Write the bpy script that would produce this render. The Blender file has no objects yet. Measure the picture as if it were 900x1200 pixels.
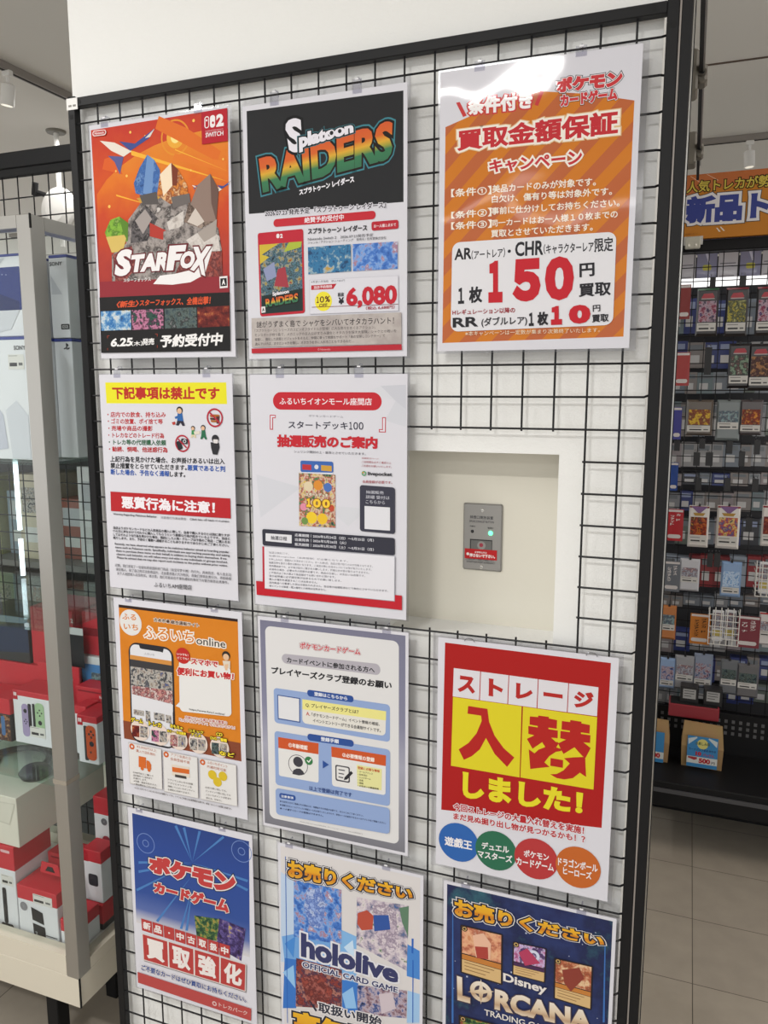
import bpy, math, random
from mathutils import Vector, Matrix
# ------------------------------------------------------------------ scene, camera, world, lights, exposure
SC = bpy.context.scene
C = SC.collection
VL = bpy.context.view_layer
random.seed(7)
SC.view_settings.view_transform = 'Standard'
SC.view_settings.look = 'None'
SC.view_settings.gamma = 1.0
SC.view_settings.use_curve_mapping = False
SC.view_settings.exposure = 0.0
SC.cycles.transparent_max_bounces = 32
cam_data = bpy.data.cameras.new('camera'); cam = bpy.data.objects.new('camera', cam_data); C.objects.link(cam)
cam_data.sensor_fit = 'VERTICAL'; cam_data.sensor_height = 24.0; cam_data.sensor_width = 18.0
cam_data.lens = 927.2128 / 1200 * 24.0
cam_data.clip_start = 0.02; cam_data.clip_end = 60
RX = Vector((0.933692, 0.358077, 0.000038)); RD = Vector((0.054484, -0.141962, -0.988371)); RF = Vector((-0.353907, 0.922837, -0.152058))
M = Matrix.Identity(4)
for i in range(3):
    M[i][0] = RX[i]; M[i][1] = -RD[i]; M[i][2] = -RF[i]
M[0][3], M[1][3], M[2][3] = 1.04911, -1.25816, 1.67021
cam.matrix_world = M
SC.camera = cam
world = bpy.data.worlds.new('shop_air'); SC.world = world; world.use_nodes = True
world.node_tree.nodes['Background'].inputs[0].default_value = (1.0, 0.995, 0.97, 1)
world.node_tree.nodes['Background'].inputs[1].default_value = 1.15
def area_light(name, loc, sx, sy, power, col=(1, 0.985, 0.955), rot=(0, 0, 0)):
    d = bpy.data.lights.new(name, 'AREA'); d.shape = 'RECTANGLE'; d.size = sx; d.size_y = sy; d.energy = power; d.color = col
    o = bpy.data.objects.new(name, d); o.location = loc; o.rotation_euler = rot; C.objects.link(o); return o
area_light('ceiling_lamp_row_front', (0.2, -2.3, 2.96), 0.48, 0.10, 40)
area_light('ceiling_lamp_row_left', (-1.1, -1.5, 2.96), 0.16, 1.3, 40)
area_light('ceiling_lamp_row_behind', (0.6, -4.6, 2.96), 2.4, 0.3, 40)
area_light('ceiling_lamp_row_aisle', (2.6, 1.0, 2.96), 0.2, 1.3, 22, (1, .9, .8))
area_light('ceiling_lamp_row_back', (-1.9, 2.6, 2.96), 0.2, 1.6, 22)
CEIL = 3.0

# ------------------------------------------------------------------ materials
def lin(h):
    h = h.lstrip('#'); v = [int(h[i:i+2], 16) / 255 for i in (0, 2, 4)]
    return [x / 12.92 if x <= 0.04045 else ((x + 0.055) / 1.055) ** 2.4 for x in v]
GAIN = 0.93
def colour(h, g=1.0): return [min(0.86, x * g) for x in lin(h)] + [1]
_mats = {}
def new_mat(name):
    m = bpy.data.materials.new(name); m.use_nodes = True
    nt = m.node_tree; return m, nt, nt.nodes, nt.links, nt.nodes['Principled BSDF']
def plain(name, h, rough=0.5, metal=0.0, spec=0.5, g=1.0, bump=0, bscale=200, coat=0, emit=0, vary=0):
    key = (name, h)
    if key in _mats: return _mats[key]
    m, nt, N, L, b = new_mat(name)
    b.inputs['Base Color'].default_value = colour(h, g); b.inputs['Roughness'].default_value = rough
    b.inputs['Metallic'].default_value = metal; b.inputs['Specular IOR Level'].default_value = spec
    if coat: b.inputs['Coat Weight'].default_value = coat; b.inputs['Coat Roughness'].default_value = 0.08
    if emit:
        b.inputs['Emission Color'].default_value = lin(h) + [1]; b.inputs['Emission Strength'].default_value = emit
    if bump or vary:
        tc = N.new('ShaderNodeTexCoord'); no = N.new('ShaderNodeTexNoise'); no.inputs['Scale'].default_value = bscale; no.inputs['Detail'].default_value = 4
        L.new(tc.outputs['Object'], no.inputs['Vector'])
        if bump:
            bp = N.new('ShaderNodeBump'); bp.inputs['Strength'].default_value = bump; bp.inputs['Distance'].default_value = 0.002
            L.new(no.outputs['Fac'], bp.inputs['Height']); L.new(bp.outputs['Normal'], b.inputs['Normal'])
        if vary:
            n2 = N.new('ShaderNodeTexNoise'); n2.inputs['Scale'].default_value = 9; L.new(tc.outputs['Object'], n2.inputs['Vector'])
            mx = N.new('ShaderNodeMixRGB'); mx.blend_type = 'MULTIPLY'; mx.inputs[0].default_value = vary
            mx.inputs[1].default_value = colour(h, g); L.new(n2.outputs['Color'], mx.inputs[2]); L.new(mx.outputs[0], b.inputs['Base Color'])
    _mats[key] = m; return m
# laminated print: every ink carries the same glossy film with faint waves
def laminate(N, L, b):
    b.inputs['Roughness'].default_value = 0.55; b.inputs['Specular IOR Level'].default_value = 0.1
    b.inputs['Coat Weight'].default_value = 0.3; b.inputs['Coat Roughness'].default_value = 0.05; b.inputs['Coat IOR'].default_value = 1.45
    tc = N.new('ShaderNodeTexCoord'); no = N.new('ShaderNodeTexNoise'); no.inputs['Scale'].default_value = 7; no.inputs['Detail'].default_value = 1
    bp = N.new('ShaderNodeBump'); bp.inputs['Strength'].default_value = 0.25; bp.inputs['Distance'].default_value = 0.012
    L.new(tc.outputs['Object'], no.inputs['Vector']); L.new(no.outputs['Fac'], bp.inputs['Height']); L.new(bp.outputs['Normal'], b.inputs['Coat Normal'])
    return tc
def ramp(N, stops, interp='LINEAR', g=GAIN):
    r = N.new('ShaderNodeValToRGB'); cr = r.color_ramp; cr.interpolation = interp
    while len(cr.elements) < len(stops): cr.elements.new(0.5)
    for e, (p, h) in zip(cr.elements, stops): e.position = p; e.color = colour(h, g)
    return r
UVRAMP = {'space': [(0, '#c03a2b'), (.3, '#cf5328'), (.6, '#a8352d'), (1, '#7d2530')], 'planet': [(0, '#e08a2e'), (.25, '#dd7428'), (.5, '#c74a2a'), (1, '#962c33')],
    'raid': [(0, '#cf5a30'), (.3, '#d2652f'), (.48, '#d9a83a'), (.6, '#9a9a40'), (.7, '#3d7a55'), (1, '#3a6f52')],
    'gold': [(0, '#e3b12e'), (.45, '#dfa22c'), (.6, '#c97a24'), (1, '#e0a93a')], 'cream': [(0, '#e6dccf'), (.5, '#d9c4a8'), (.75, '#b99a7c'), (1, '#dccbb4')],
    'blueburst': [(0, '#2c4382'), (.3, '#2f4a92'), (.7, '#344f94'), (.86, '#5a6ca6'), (.97, '#c6c4cc'), (1, '#cfcacb')], 'greyframe': [(0, '#77778c'), (.4, '#82829a'), (.6, '#a2a2b2'), (1, '#77777f')]}
ART = {'pic_jacket': (['#5a5554', '#a8a09c', '#8a827f', '#45403f', '#cfc8c4'], 38), 'pic_jacket2': (['#a89f9a', '#d6cfca', '#c4bcb6', '#8a817c'], 38), 'pic_azure': (['#2c4a80', '#4a74b4', '#3a5f9c', '#6f94c8', '#25365c'], 45), 'pic_azure2': (['#6f8ccc', '#9ab0e0', '#4a68b0', '#b8c6e6', '#5a6a9a'], 40), 'pic_amber': (['#b5622a', '#d98a3f', '#8a4426', '#e8c090', '#c9752f'], 45), 'pic_rock': (['#6a5850', '#8f7c70', '#4a3c36', '#a8978a', '#7a6860'], 45), 'pic_moss': (['#6a9a34', '#8ab844', '#4f7a2a', '#a8c468'], 40), 'pic_charcoal': (['#3a3739', '#6a6566', '#2a2729', '#8a8483'], 45), 'pic_rust': (['#7d3a38', '#9a4a40', '#5a2a2c', '#a86058', '#6a3434'], 40), 'pic_lilac': (['#a898a8', '#c9bcc8', '#8a7c90', '#ddd2d8', '#6f6480'], 40),
    'pic_sea': (['#35507a', '#2f6fae', '#4f84b8', '#8fb2cc', '#cfd6dc', '#a8976a'], 55), 'pic_coral': (['#1c2a30', '#2f5a4a', '#3a1d36', '#c884a4', '#8a4f68', '#1c2a30'], 60),
    'pic_dark': (['#24282a', '#3a4a52', '#5c6a66', '#1c1e22', '#7d7f80'], 60), 'pic_red': (['#2a1416', '#5a1c1c', '#6a2320', '#8a3a2a', '#c07a48'], 55),
    'pic_sea2': (['#2c3540', '#24507d', '#3a7aa6', '#2f6a96', '#9ab3bd', '#b8944a'], 45), 'pic_blue': (['#2a4688', '#3a68b5', '#4a78c5', '#7fa6dc', '#a5707c', '#c4d2ea'], 40),
    'pic_case': (['#1f2a2a', '#3a4a5e', '#5a7f8e', '#2c3a34', '#7a8a98', '#a3963a', '#8f3a44'], 70), 'pic_deck': (['#3a5a9a', '#d9b23a', '#c9c2b0', '#b5443a', '#4a8a5a', '#2f3240'], 75),
    'pic_packs': (['#6a6a72', '#2c2d33', '#b9b5b0', '#8a7a6a', '#4a5a8a'], 60), 'pic_packs2': (['#a8545a', '#d9c9c4', '#6a2f35', '#c98a8a', '#8a9a6a'], 60),
    'pic_green': (['#141c1a', '#24402f', '#2f4f38', '#5a7a44', '#a5924a', '#8a4438'], 60), 'pic_purple': (['#241f33', '#3a2a52', '#44386a', '#6a5a9a', '#b59f5a'], 55),
    'pic_pale': (['#45639a', '#77788c', '#a89db0', '#c9bec6', '#d9d0d2', '#5f7a5c'], 40), 'pic_red2': (['#5a2a30', '#8f4038', '#3a3048', '#b5786a', '#2a2630'], 40),
    'pic_dusk': (['#2a3a66', '#8a6a72', '#b5a8b5', '#44588f', '#25273a'], 45), 'pic_dusk2': (['#3a4a76', '#8f5a5f', '#a8a5b0', '#54688f', '#35374a'], 60),
    'pic_peach': (['#cf8a62', '#e0b08a', '#d99a78', '#a85a44', '#ead0b8'], 35), 'pic_peach2': (['#d0a070', '#e0c09a', '#b5684a', '#8a4a35', '#d9b58a'], 40),
    'pic_violet': (['#6a3a72', '#b0608a', '#c9b5dc', '#3a2a52', '#8a5aa0'], 40), 'galaxy': (['#1c2040', '#272c56', '#2c3866', '#242a4e', '#35606e', '#2a2d58'], 6),
    'parch': (['#b0a7a4', '#a89f9c', '#bab2ae', '#aca4a0'], 20), 'orange': (['#cd7a20', '#d27f25', '#ca761d'], 12),
    'pic_purple2': (['#5a3a6a', '#8a3a4a', '#b5a0b0', '#2a2236', '#7a5a9a'], 34), 'pic_yellowgreen': (['#6a7a3a', '#b5a84a', '#35403a', '#8a8a5a', '#d0c88a'], 34),
    'pic_green2': (['#4a6a55', '#8aa08a', '#35403c', '#6a4a4a', '#a8b5a8'], 34), 'pic_brown': (['#7a4a35', '#a87a52', '#3a2a28', '#5a3a3a', '#b5986a'], 34),
    'pic_yellow': (['#b58a2f', '#d9b83a', '#8a4a2a', '#6a3a2a', '#c9a85a'], 34), 'pic_teal': (['#5a7f88', '#8aa5a8', '#6a6a72', '#3f5a6a', '#a8b5b5'], 60),
    'pic_orange': (['#c06a2a', '#d9983a', '#8a3a24', '#5a2a24', '#b5844a'], 34), 'pic_fire': (['#1f1715', '#c06a24', '#8a2f1f', '#2a1a18', '#d99a3a'], 34),
    'pic_hero': (['#c9a03a', '#3a4a8a', '#b5482f', '#d9c27a', '#2a2a44'], 34), 'pic_mono': (['#4a4c5a', '#b5b5bf', '#7a7c8a', '#8f5a55', '#d0d0d5'], 60),
    'pic_blue3': (['#4a70b0', '#8ab0dc', '#c9d9ea', '#5a88c4', '#9ab5d0'], 50)}
def ink(key):
    if key in _mats: return _mats[key]
    m, nt, N, L, b = new_mat('ink_' + key.strip('@#'))
    tc = laminate(N, L, b)
    if key[0] == '#':
        b.inputs['Base Color'].default_value = colour(key, GAIN)
    elif key[1:] in UVRAMP:
        s = N.new('ShaderNodeSeparateXYZ'); L.new(tc.outputs['UV'], s.inputs[0]); r = ramp(N, UVRAMP[key[1:]]); L.new(s.outputs['Y'], r.inputs[0])
        if key in ('@space', '@planet'):
            no = N.new('ShaderNodeTexNoise'); no.inputs['Scale'].default_value = 30; L.new(tc.outputs['Object'], no.inputs['Vector'])
            ad = N.new('ShaderNodeMath'); ad.operation = 'MULTIPLY_ADD'; ad.inputs[1].default_value = 0.25; L.new(no.outputs['Fac'], ad.inputs[0])
            sb = N.new('ShaderNodeMath'); sb.operation = 'SUBTRACT'; sb.inputs[1].default_value = 0.125; L.new(s.outputs['Y'], sb.inputs[0])
            L.new(sb.outputs[0], ad.inputs[2]); L.new(ad.outputs[0], r.inputs[0])
        L.new(r.outputs[0], b.inputs['Base Color'])
    elif key == '@stripe':
        s = N.new('ShaderNodeSeparateXYZ'); L.new(tc.outputs['Object'], s.inputs[0])
        a = N.new('ShaderNodeMath'); a.operation = 'MULTIPLY_ADD'; a.inputs[1].default_value = -1.0; L.new(s.outputs['Z'], a.inputs[0]); L.new(s.outputs['X'], a.inputs[2])
        d = N.new('ShaderNodeMath'); d.operation = 'DIVIDE'; d.inputs[1].default_value = 0.052; L.new(a.outputs[0], d.inputs[0])
        f = N.new('ShaderNodeMath'); f.operation = 'FRACT'; L.new(d.outputs[0], f.inputs[0])
        r = ramp(N, [(0, '#cb7826'), (.5, '#b8633a')], 'CONSTANT'); L.new(f.outputs[0], r.inputs[0]); L.new(r.outputs[0], b.inputs['Base Color'])
    else:
        cols, sc = ART[key[1:]]
        vo = N.new('ShaderNodeTexVoronoi'); vo.inputs['Scale'].default_value = sc * 2.0; no = N.new('ShaderNodeTexNoise'); no.inputs['Scale'].default_value = sc * (1 if key in ('@galaxy', '@parch', '@orange') else 1.5); no.inputs['Detail'].default_value = 7; no.inputs['Roughness'].default_value = 0.62
        soft = key in ('@galaxy', '@parch', '@orange')
        off = N.new('ShaderNodeVectorMath'); off.inputs[1].default_value = (len(key) * .37, 0, len(_mats) * .21); L.new(tc.outputs['Object'], off.inputs[0])
        ds = N.new('ShaderNodeMixRGB'); ds.inputs[0].default_value = 0.012; L.new(off.outputs[0], no.inputs['Vector']); L.new(off.outputs[0], ds.inputs[1]); L.new(no.outputs['Color'], ds.inputs[2])
        L.new(ds.outputs[0], vo.inputs['Vector'])
        s = N.new('ShaderNodeSeparateXYZ'); L.new(vo.outputs['Color'], s.inputs[0])
        mx = N.new('ShaderNodeMath'); mx.operation = 'MULTIPLY_ADD'; mx.inputs[1].default_value = 0.0 if soft else 0.3
        m2 = N.new('ShaderNodeMath'); m2.operation = 'MULTIPLY_ADD'; m2.inputs[1].default_value = 2.2 if soft else 2.6; m2.inputs[2].default_value = -0.6 if soft else -0.95
        L.new(no.outputs['Fac'], m2.inputs[0]); L.new(s.outputs['X'], mx.inputs[0]); L.new(m2.outputs[0], mx.inputs[2])
        r = ramp(N, [(i / max(1, len(cols) - 1), c) for i, c in enumerate(cols)]); L.new(mx.outputs[0], r.inputs[0]); L.new(r.outputs[0], b.inputs['Base Color'])
    _mats[key] = m; return m
def glass(name, tint=(0.93, 0.96, 0.95), gloss=0.10):
    if name in _mats: return _mats[name]
    m, nt, N, L, b = new_mat(name); N.remove(b); out = N['Material Output']
    t = N.new('ShaderNodeBsdfTransparent'); t.inputs[0].default_value = (*tint, 1); g = N.new('ShaderNodeBsdfGlossy'); g.inputs['Roughness'].default_value = 0.12 if name == 'clear_film' else 0.03
    lw = N.new('ShaderNodeLayerWeight'); lw.inputs[0].default_value = 0.5; pw = N.new('ShaderNodeMath'); pw.operation = 'POWER'; pw.inputs[1].default_value = 5.0
    f = N.new('ShaderNodeMath'); f.operation = 'MULTIPLY_ADD'; f.inputs[1].default_value = 0.8; f.inputs[2].default_value = 0.035; L.new(lw.outputs['Facing'], pw.inputs[0]); L.new(pw.outputs[0], f.inputs[0]); mx = N.new('ShaderNodeMixShader')
    L.new(f.outputs[0], mx.inputs[0]); L.new(t.outputs[0], mx.inputs[1]); L.new(g.outputs[0], mx.inputs[2]); L.new(mx.outputs[0], out.inputs[0])
    _mats[name] = m; return m

# ------------------------------------------------------------------ mesh helpers
class MB:
    """collects shapes; build() links them as ONE mesh object"""
    def __init__(s): s.v = []; s.f = []; s.m = []; s.uv = []; s.mats = []
    def mi(s, mat):
        if mat not in s.mats: s.mats.append(mat)
        return s.mats.index(mat)
    def add(s, vs, fs, mat, uv=None):
        o = len(s.v); k = s.mi(mat); s.v += [tuple(v) for v in vs]; s.uv += uv if uv else [(0, 0)] * len(vs)
        for f in fs: s.f.append([i + o for i in f]); s.m.append(k)
    def box(s, x0, x1, y0, y1, z0, z1, mat):
        s.add([(x0, y0, z0), (x1, y0, z0), (x1, y1, z0), (x0, y1, z0), (x0, y0, z1), (x1, y0, z1), (x1, y1, z1), (x0, y1, z1)],
              [(0, 3, 2, 1), (4, 5, 6, 7), (0, 1, 5, 4), (1, 2, 6, 5), (2, 3, 7, 6), (3, 0, 4, 7)], mat)
    def bbox(s, x0, x1, y0, y1, z0, z1, mat, b=0.002):
        """box with chamfered vertical and horizontal edges"""
        X = [x0, x0 + b, x1 - b, x1]; Y = [y0, y0 + b, y1 - b, y1]
        ring = [(X[1], Y[0]), (X[2], Y[0]), (X[3], Y[1]), (X[3], Y[2]), (X[2], Y[3]), (X[1], Y[3]), (X[0], Y[2]), (X[0], Y[1])]
        cx, cy = (x0 + x1) / 2, (y0 + y1) / 2
        def ins(p): return (p[0] + (b if p[0] < cx else -b) * .8, p[1] + (b if p[1] < cy else -b) * .8)
        vs = [(*ins(p), z0) for p in ring] + [(*p, z0 + b) for p in ring] + [(*p, z1 - b) for p in ring] + [(*ins(p), z1) for p in ring]
        fs = [tuple(range(7, -1, -1)), tuple(range(24, 32))]
        for k in range(3):
            for i in range(8): fs.append((k * 8 + i, k * 8 + (i + 1) % 8, k * 8 + 8 + (i + 1) % 8, k * 8 + 8 + i))
        s.add(vs, fs, mat)
    def tube(s, a, b, r, mat, n=8, r2=None, caps=True):
        a, b = Vector(a), Vector(b); d = (b - a).normalized(); u = d.orthogonal().normalized(); w = d.cross(u); r2 = r if r2 is None else r2
        vs = [a + (u * math.cos(t) + w * math.sin(t)) * r for t in [2 * math.pi * i / n for i in range(n)]] + [b + (u * math.cos(t) + w * math.sin(t)) * r2 for t in [2 * math.pi * i / n for i in range(n)]]
        fs = [(i, (i + 1) % n, n + (i + 1) % n, n + i) for i in range(n)]
        if caps: fs += [tuple(range(n - 1, -1, -1)), tuple(range(n, 2 * n))]
        s.add(vs, fs, mat)
    def lathe(s, prof, c, mat, n=24, axis='Z'):
        vs = []; fs = []
        for r, z in prof:
            for i in range(n):
                t = 2 * math.pi * i / n; p = (r * math.cos(t), r * math.sin(t), z)
                if axis == 'Y': p = (p[0], p[2], p[1])
                vs.append((c[0] + p[0], c[1] + p[1], c[2] + p[2]))
        for k in range(len(prof) - 1):
            for i in range(n): fs.append((k * n + i, k * n + (i + 1) % n, k * n + n + (i + 1) % n, k * n + n + i))
        s.add(vs, fs, mat)
    def prism(s, pts, y0, y1, mat):
        """outline in x,z pushed from y0 to y1"""
        n = len(pts); vs = [(x, y0, z) for x, z in pts] + [(x, y1, z) for x, z in pts]
        s.add(vs, [tuple(range(n)), tuple(range(2 * n - 1, n - 1, -1))] + [(i, n + i, n + (i + 1) % n, (i + 1) % n) for i in range(n)], mat)
    def build(s, name, parent=None, loc=None, smooth=False):
        me = bpy.data.meshes.new(name); me.from_pydata(s.v, [], s.f)
        for m in s.mats: me.materials.append(m)
        me.polygons.foreach_set('material_index', s.m)
        if any(u != (0, 0) for u in s.uv):
            ul = me.uv_layers.new(name='UVMap'); li = [0] * len(me.loops); me.loops.foreach_get('vertex_index', li)
            ul.data.foreach_set('uv', [c for i in li for c in s.uv[i]])
        if smooth: me.polygons.foreach_set('use_smooth', [True] * len(me.polygons))
        me.update(); o = bpy.data.objects.new(name, me); C.objects.link(o)
        if parent: o.parent = parent
        if loc: o.location = loc
        return o
def tag(o, label=None, cat=None, group=None, kind=None):
    if label: o['label'] = label
    if cat: o['category'] = cat
    if group: o['group'] = group
    if kind: o['kind'] = kind
    return o
def empty(name, loc, label, cat, group=None):
    o = bpy.data.objects.new(name, None); o.empty_display_size = 0.05; C.objects.link(o); o.location = loc; return tag(o, label, cat, group)

# ------------------------------------------------------------------ lettering
_fc = bpy.data.curves.new('lettering', 'FONT'); _fo = bpy.data.objects.new('lettering', _fc); C.objects.link(_fo); _tx = {}
def glyphs(text, bold=0.0, shear=0.0, res=3):
    """flat outline of a line of lettering: (verts x,y,height), faces"""
    k = (text, bold, shear, res)
    if k in _tx: return _tx[k]
    _fc.body = text; _fc.size = 1; _fc.resolution_u = res; _fc.shear = shear; _fc.bevel_depth = bold; _fc.bevel_resolution = 0; _fc.fill_mode = 'FRONT' if not bold else 'BOTH'
    VL.update()
    me = bpy.data.meshes.new_from_object(_fo.evaluated_get(bpy.context.evaluated_depsgraph_get()))
    vs = [tuple(v.co) for v in me.vertices]
    fs = [tuple(p.vertices) for p in me.polygons if not bold or p.normal.z > 0.01]
    if bold:
        used = sorted({i for f in fs for i in f}); mp = {a: b for b, a in enumerate(used)}
        vs = [(vs[i][0], vs[i][1], vs[i][2] / bold) for i in used]; fs = [tuple(mp[i] for i in f) for f in fs]
    else: vs = [(x, y, 0) for x, y, z in vs]
    if bold and vs:                               # trim the sharp corners that a thick stroke throws out
        pv = glyphs(text, 0.0, shear, res)[0]; a, b = bold * 1.05, bold
        if pv:
            X = [v[0] for v in pv]; Y = [v[1] for v in pv]; lx, hx, ly, hy = min(X) - a, max(X) + a, min(Y) - a, max(Y) + a
            vs = [(min(hx, max(lx, x)), min(hy, max(ly, y)), z) for x, y, z in vs]
    bpy.data.meshes.remove(me); _tx[k] = (vs, fs); return vs, fs
def lay(q, s, t):
    a = [q[0][i] + (q[1][i] - q[0][i]) * s for i in (0, 1)]; b = [q[3][i] + (q[2][i] - q[3][i]) * s for i in (0, 1)]
    return (a[0] + (b[0] - a[0]) * t, a[1] + (b[1] - a[1]) * t)
def put_text(mb, text, q, col, bold, outline, shear, y, step=2e-5, S=0.001):
    """fit a line of lettering into the four-cornered field q (mm right, mm down) on a sheet facing -Y"""
    small = abs(q[3][1] - q[0][1]) < 6
    base = glyphs(text, bold, shear, 2 if small else 3)
    if not base[0]: return y
    x0 = min(v[0] for v in base[0]); x1 = max(v[0] for v in base[0]); y0 = min(v[1] for v in base[0]); y1 = max(v[1] for v in base[0])
    w, h = max(x1 - x0, 1e-5), max(y1 - y0, 1e-5)
    for off, c in sorted(outline or [], key=lambda e: -e[0]) + [(bold, col)]:
        vs, fs = glyphs(text, off, shear, 2 if small else 3); P = []; U = []
        for vx, vy, vz in vs:
            s, t = (vx - x0) / w, (y1 - vy) / h; p = lay(q, s, t); P.append((p[0] * S, y - vz * step * .7, -p[1] * S)); U.append((min(1, max(0.001, s)), min(1, max(0.001, t))))
        mb.add(P, fs, ink(c), U); y -= step * 1.5
    return y
SEPARATE = {'card_picture', 'screenshot', 'category_disc', 'category_bubble', 'small_tile', 'title_tile', 'big_tile', 'service_panel', 'step_panel', 'process_panel', 'bracket_mark', 'screw_mark'}
def print_on(parent, elements, y, S=0.001):
    """lay printed matter on a sheet; every named part becomes one mesh child"""
    parts = {}; step = 2e-5; fields = {}
    def field(e):
        P = e[3] if e[0] == 't' else e[2]
        if e[0] == 'c': P = [(P[0] - e[3], P[1] - e[3]), (P[0] + e[3], P[1] + e[3])]
        return min(p[0] for p in P), min(p[1] for p in P), max(p[0] for p in P), max(p[1] for p in P)
    for e in elements:
        key = e[1]
        if key in SEPARATE:                      # each picture, disc or tile is a part of its own
            f = field(e); cx, cy = (f[0] + f[2]) / 2, (f[1] + f[3]) / 2; L_ = fields.setdefault(key, []); n = -1
            for i, g in enumerate(L_):
                if g[0] <= cx <= g[2] and g[1] <= cy <= g[3]: n = i
            if n < 0: n = len(L_); L_.append(f)
            key = (key, n)
        mb = parts.setdefault(key, MB()); k = e[0]; y -= step
        if k == 't': y = put_text(mb, e[2], e[3], e[4], e[5], e[6], e[7], y, step, S)
        elif k == 'r':
            q, col, r = e[2], e[3], e[4]; st = [(0, 0), (1, 0), (1, 1), (0, 1)]
            if r:
                W = max(1e-3, abs(q[1][0] - q[0][0])); H = max(1e-3, abs(q[3][1] - q[0][1])); rr = r * min(W, H) if r > .2 else r * max(W, H); rr = min(rr, .499 * min(W, H)); a, b_ = rr / W, rr / H; st = []
                for cx, cy, t0 in ((1 - a, b_, -90), (1 - a, 1 - b_, 0), (a, 1 - b_, 90), (a, b_, 180)):
                    for i in range(7): t = math.radians(t0 + 15 * i); st.append((cx + a * math.cos(t), cy + b_ * math.sin(t)))
            P = [lay(q, *p) for p in st]; mb.add([(p[0] * S, y, -p[1] * S) for p in P], [tuple(range(len(P)))], ink(col), [(max(.001, a), max(.001, b)) for a, b in st])
        elif k == 'p':
            P = e[2]; u0 = min(p[0] for p in P); u1 = max(p[0] for p in P); v0 = min(p[1] for p in P); v1 = max(p[1] for p in P)
            mb.add([(p[0] * S, y, -p[1] * S) for p in P], [tuple(range(len(P)))], ink(e[3]), [(max(.001, (p[0] - u0) / max(1e-3, u1 - u0)), max(.001, (p[1] - v0) / max(1e-3, v1 - v0))) for p in P])
        elif k == 'c':
            (cx, cy), r, col, r2 = e[2], e[3], e[4], e[5]; n = 32; A = [2 * math.pi * i / n for i in range(n)]
            o = [((cx + r * math.cos(t)) * S, y, -(cy + r * math.sin(t)) * S) for t in A]; U = [(.5 + .5 * math.cos(t), .5 + .499 * math.sin(t)) for t in A]
            if r2: mb.add(o + [((cx + r2 * math.cos(t)) * S, y, -(cy + r2 * math.sin(t)) * S) for t in A], [(i, (i + 1) % n, n + (i + 1) % n, n + i) for i in range(n)], ink(col), U + U)
            else: mb.add(o, [tuple(range(n))], ink(col), U)
    for nm, mb in parts.items():
        if mb.f: mb.build(nm if isinstance(nm, str) else nm[0], parent)
    return y
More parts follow.
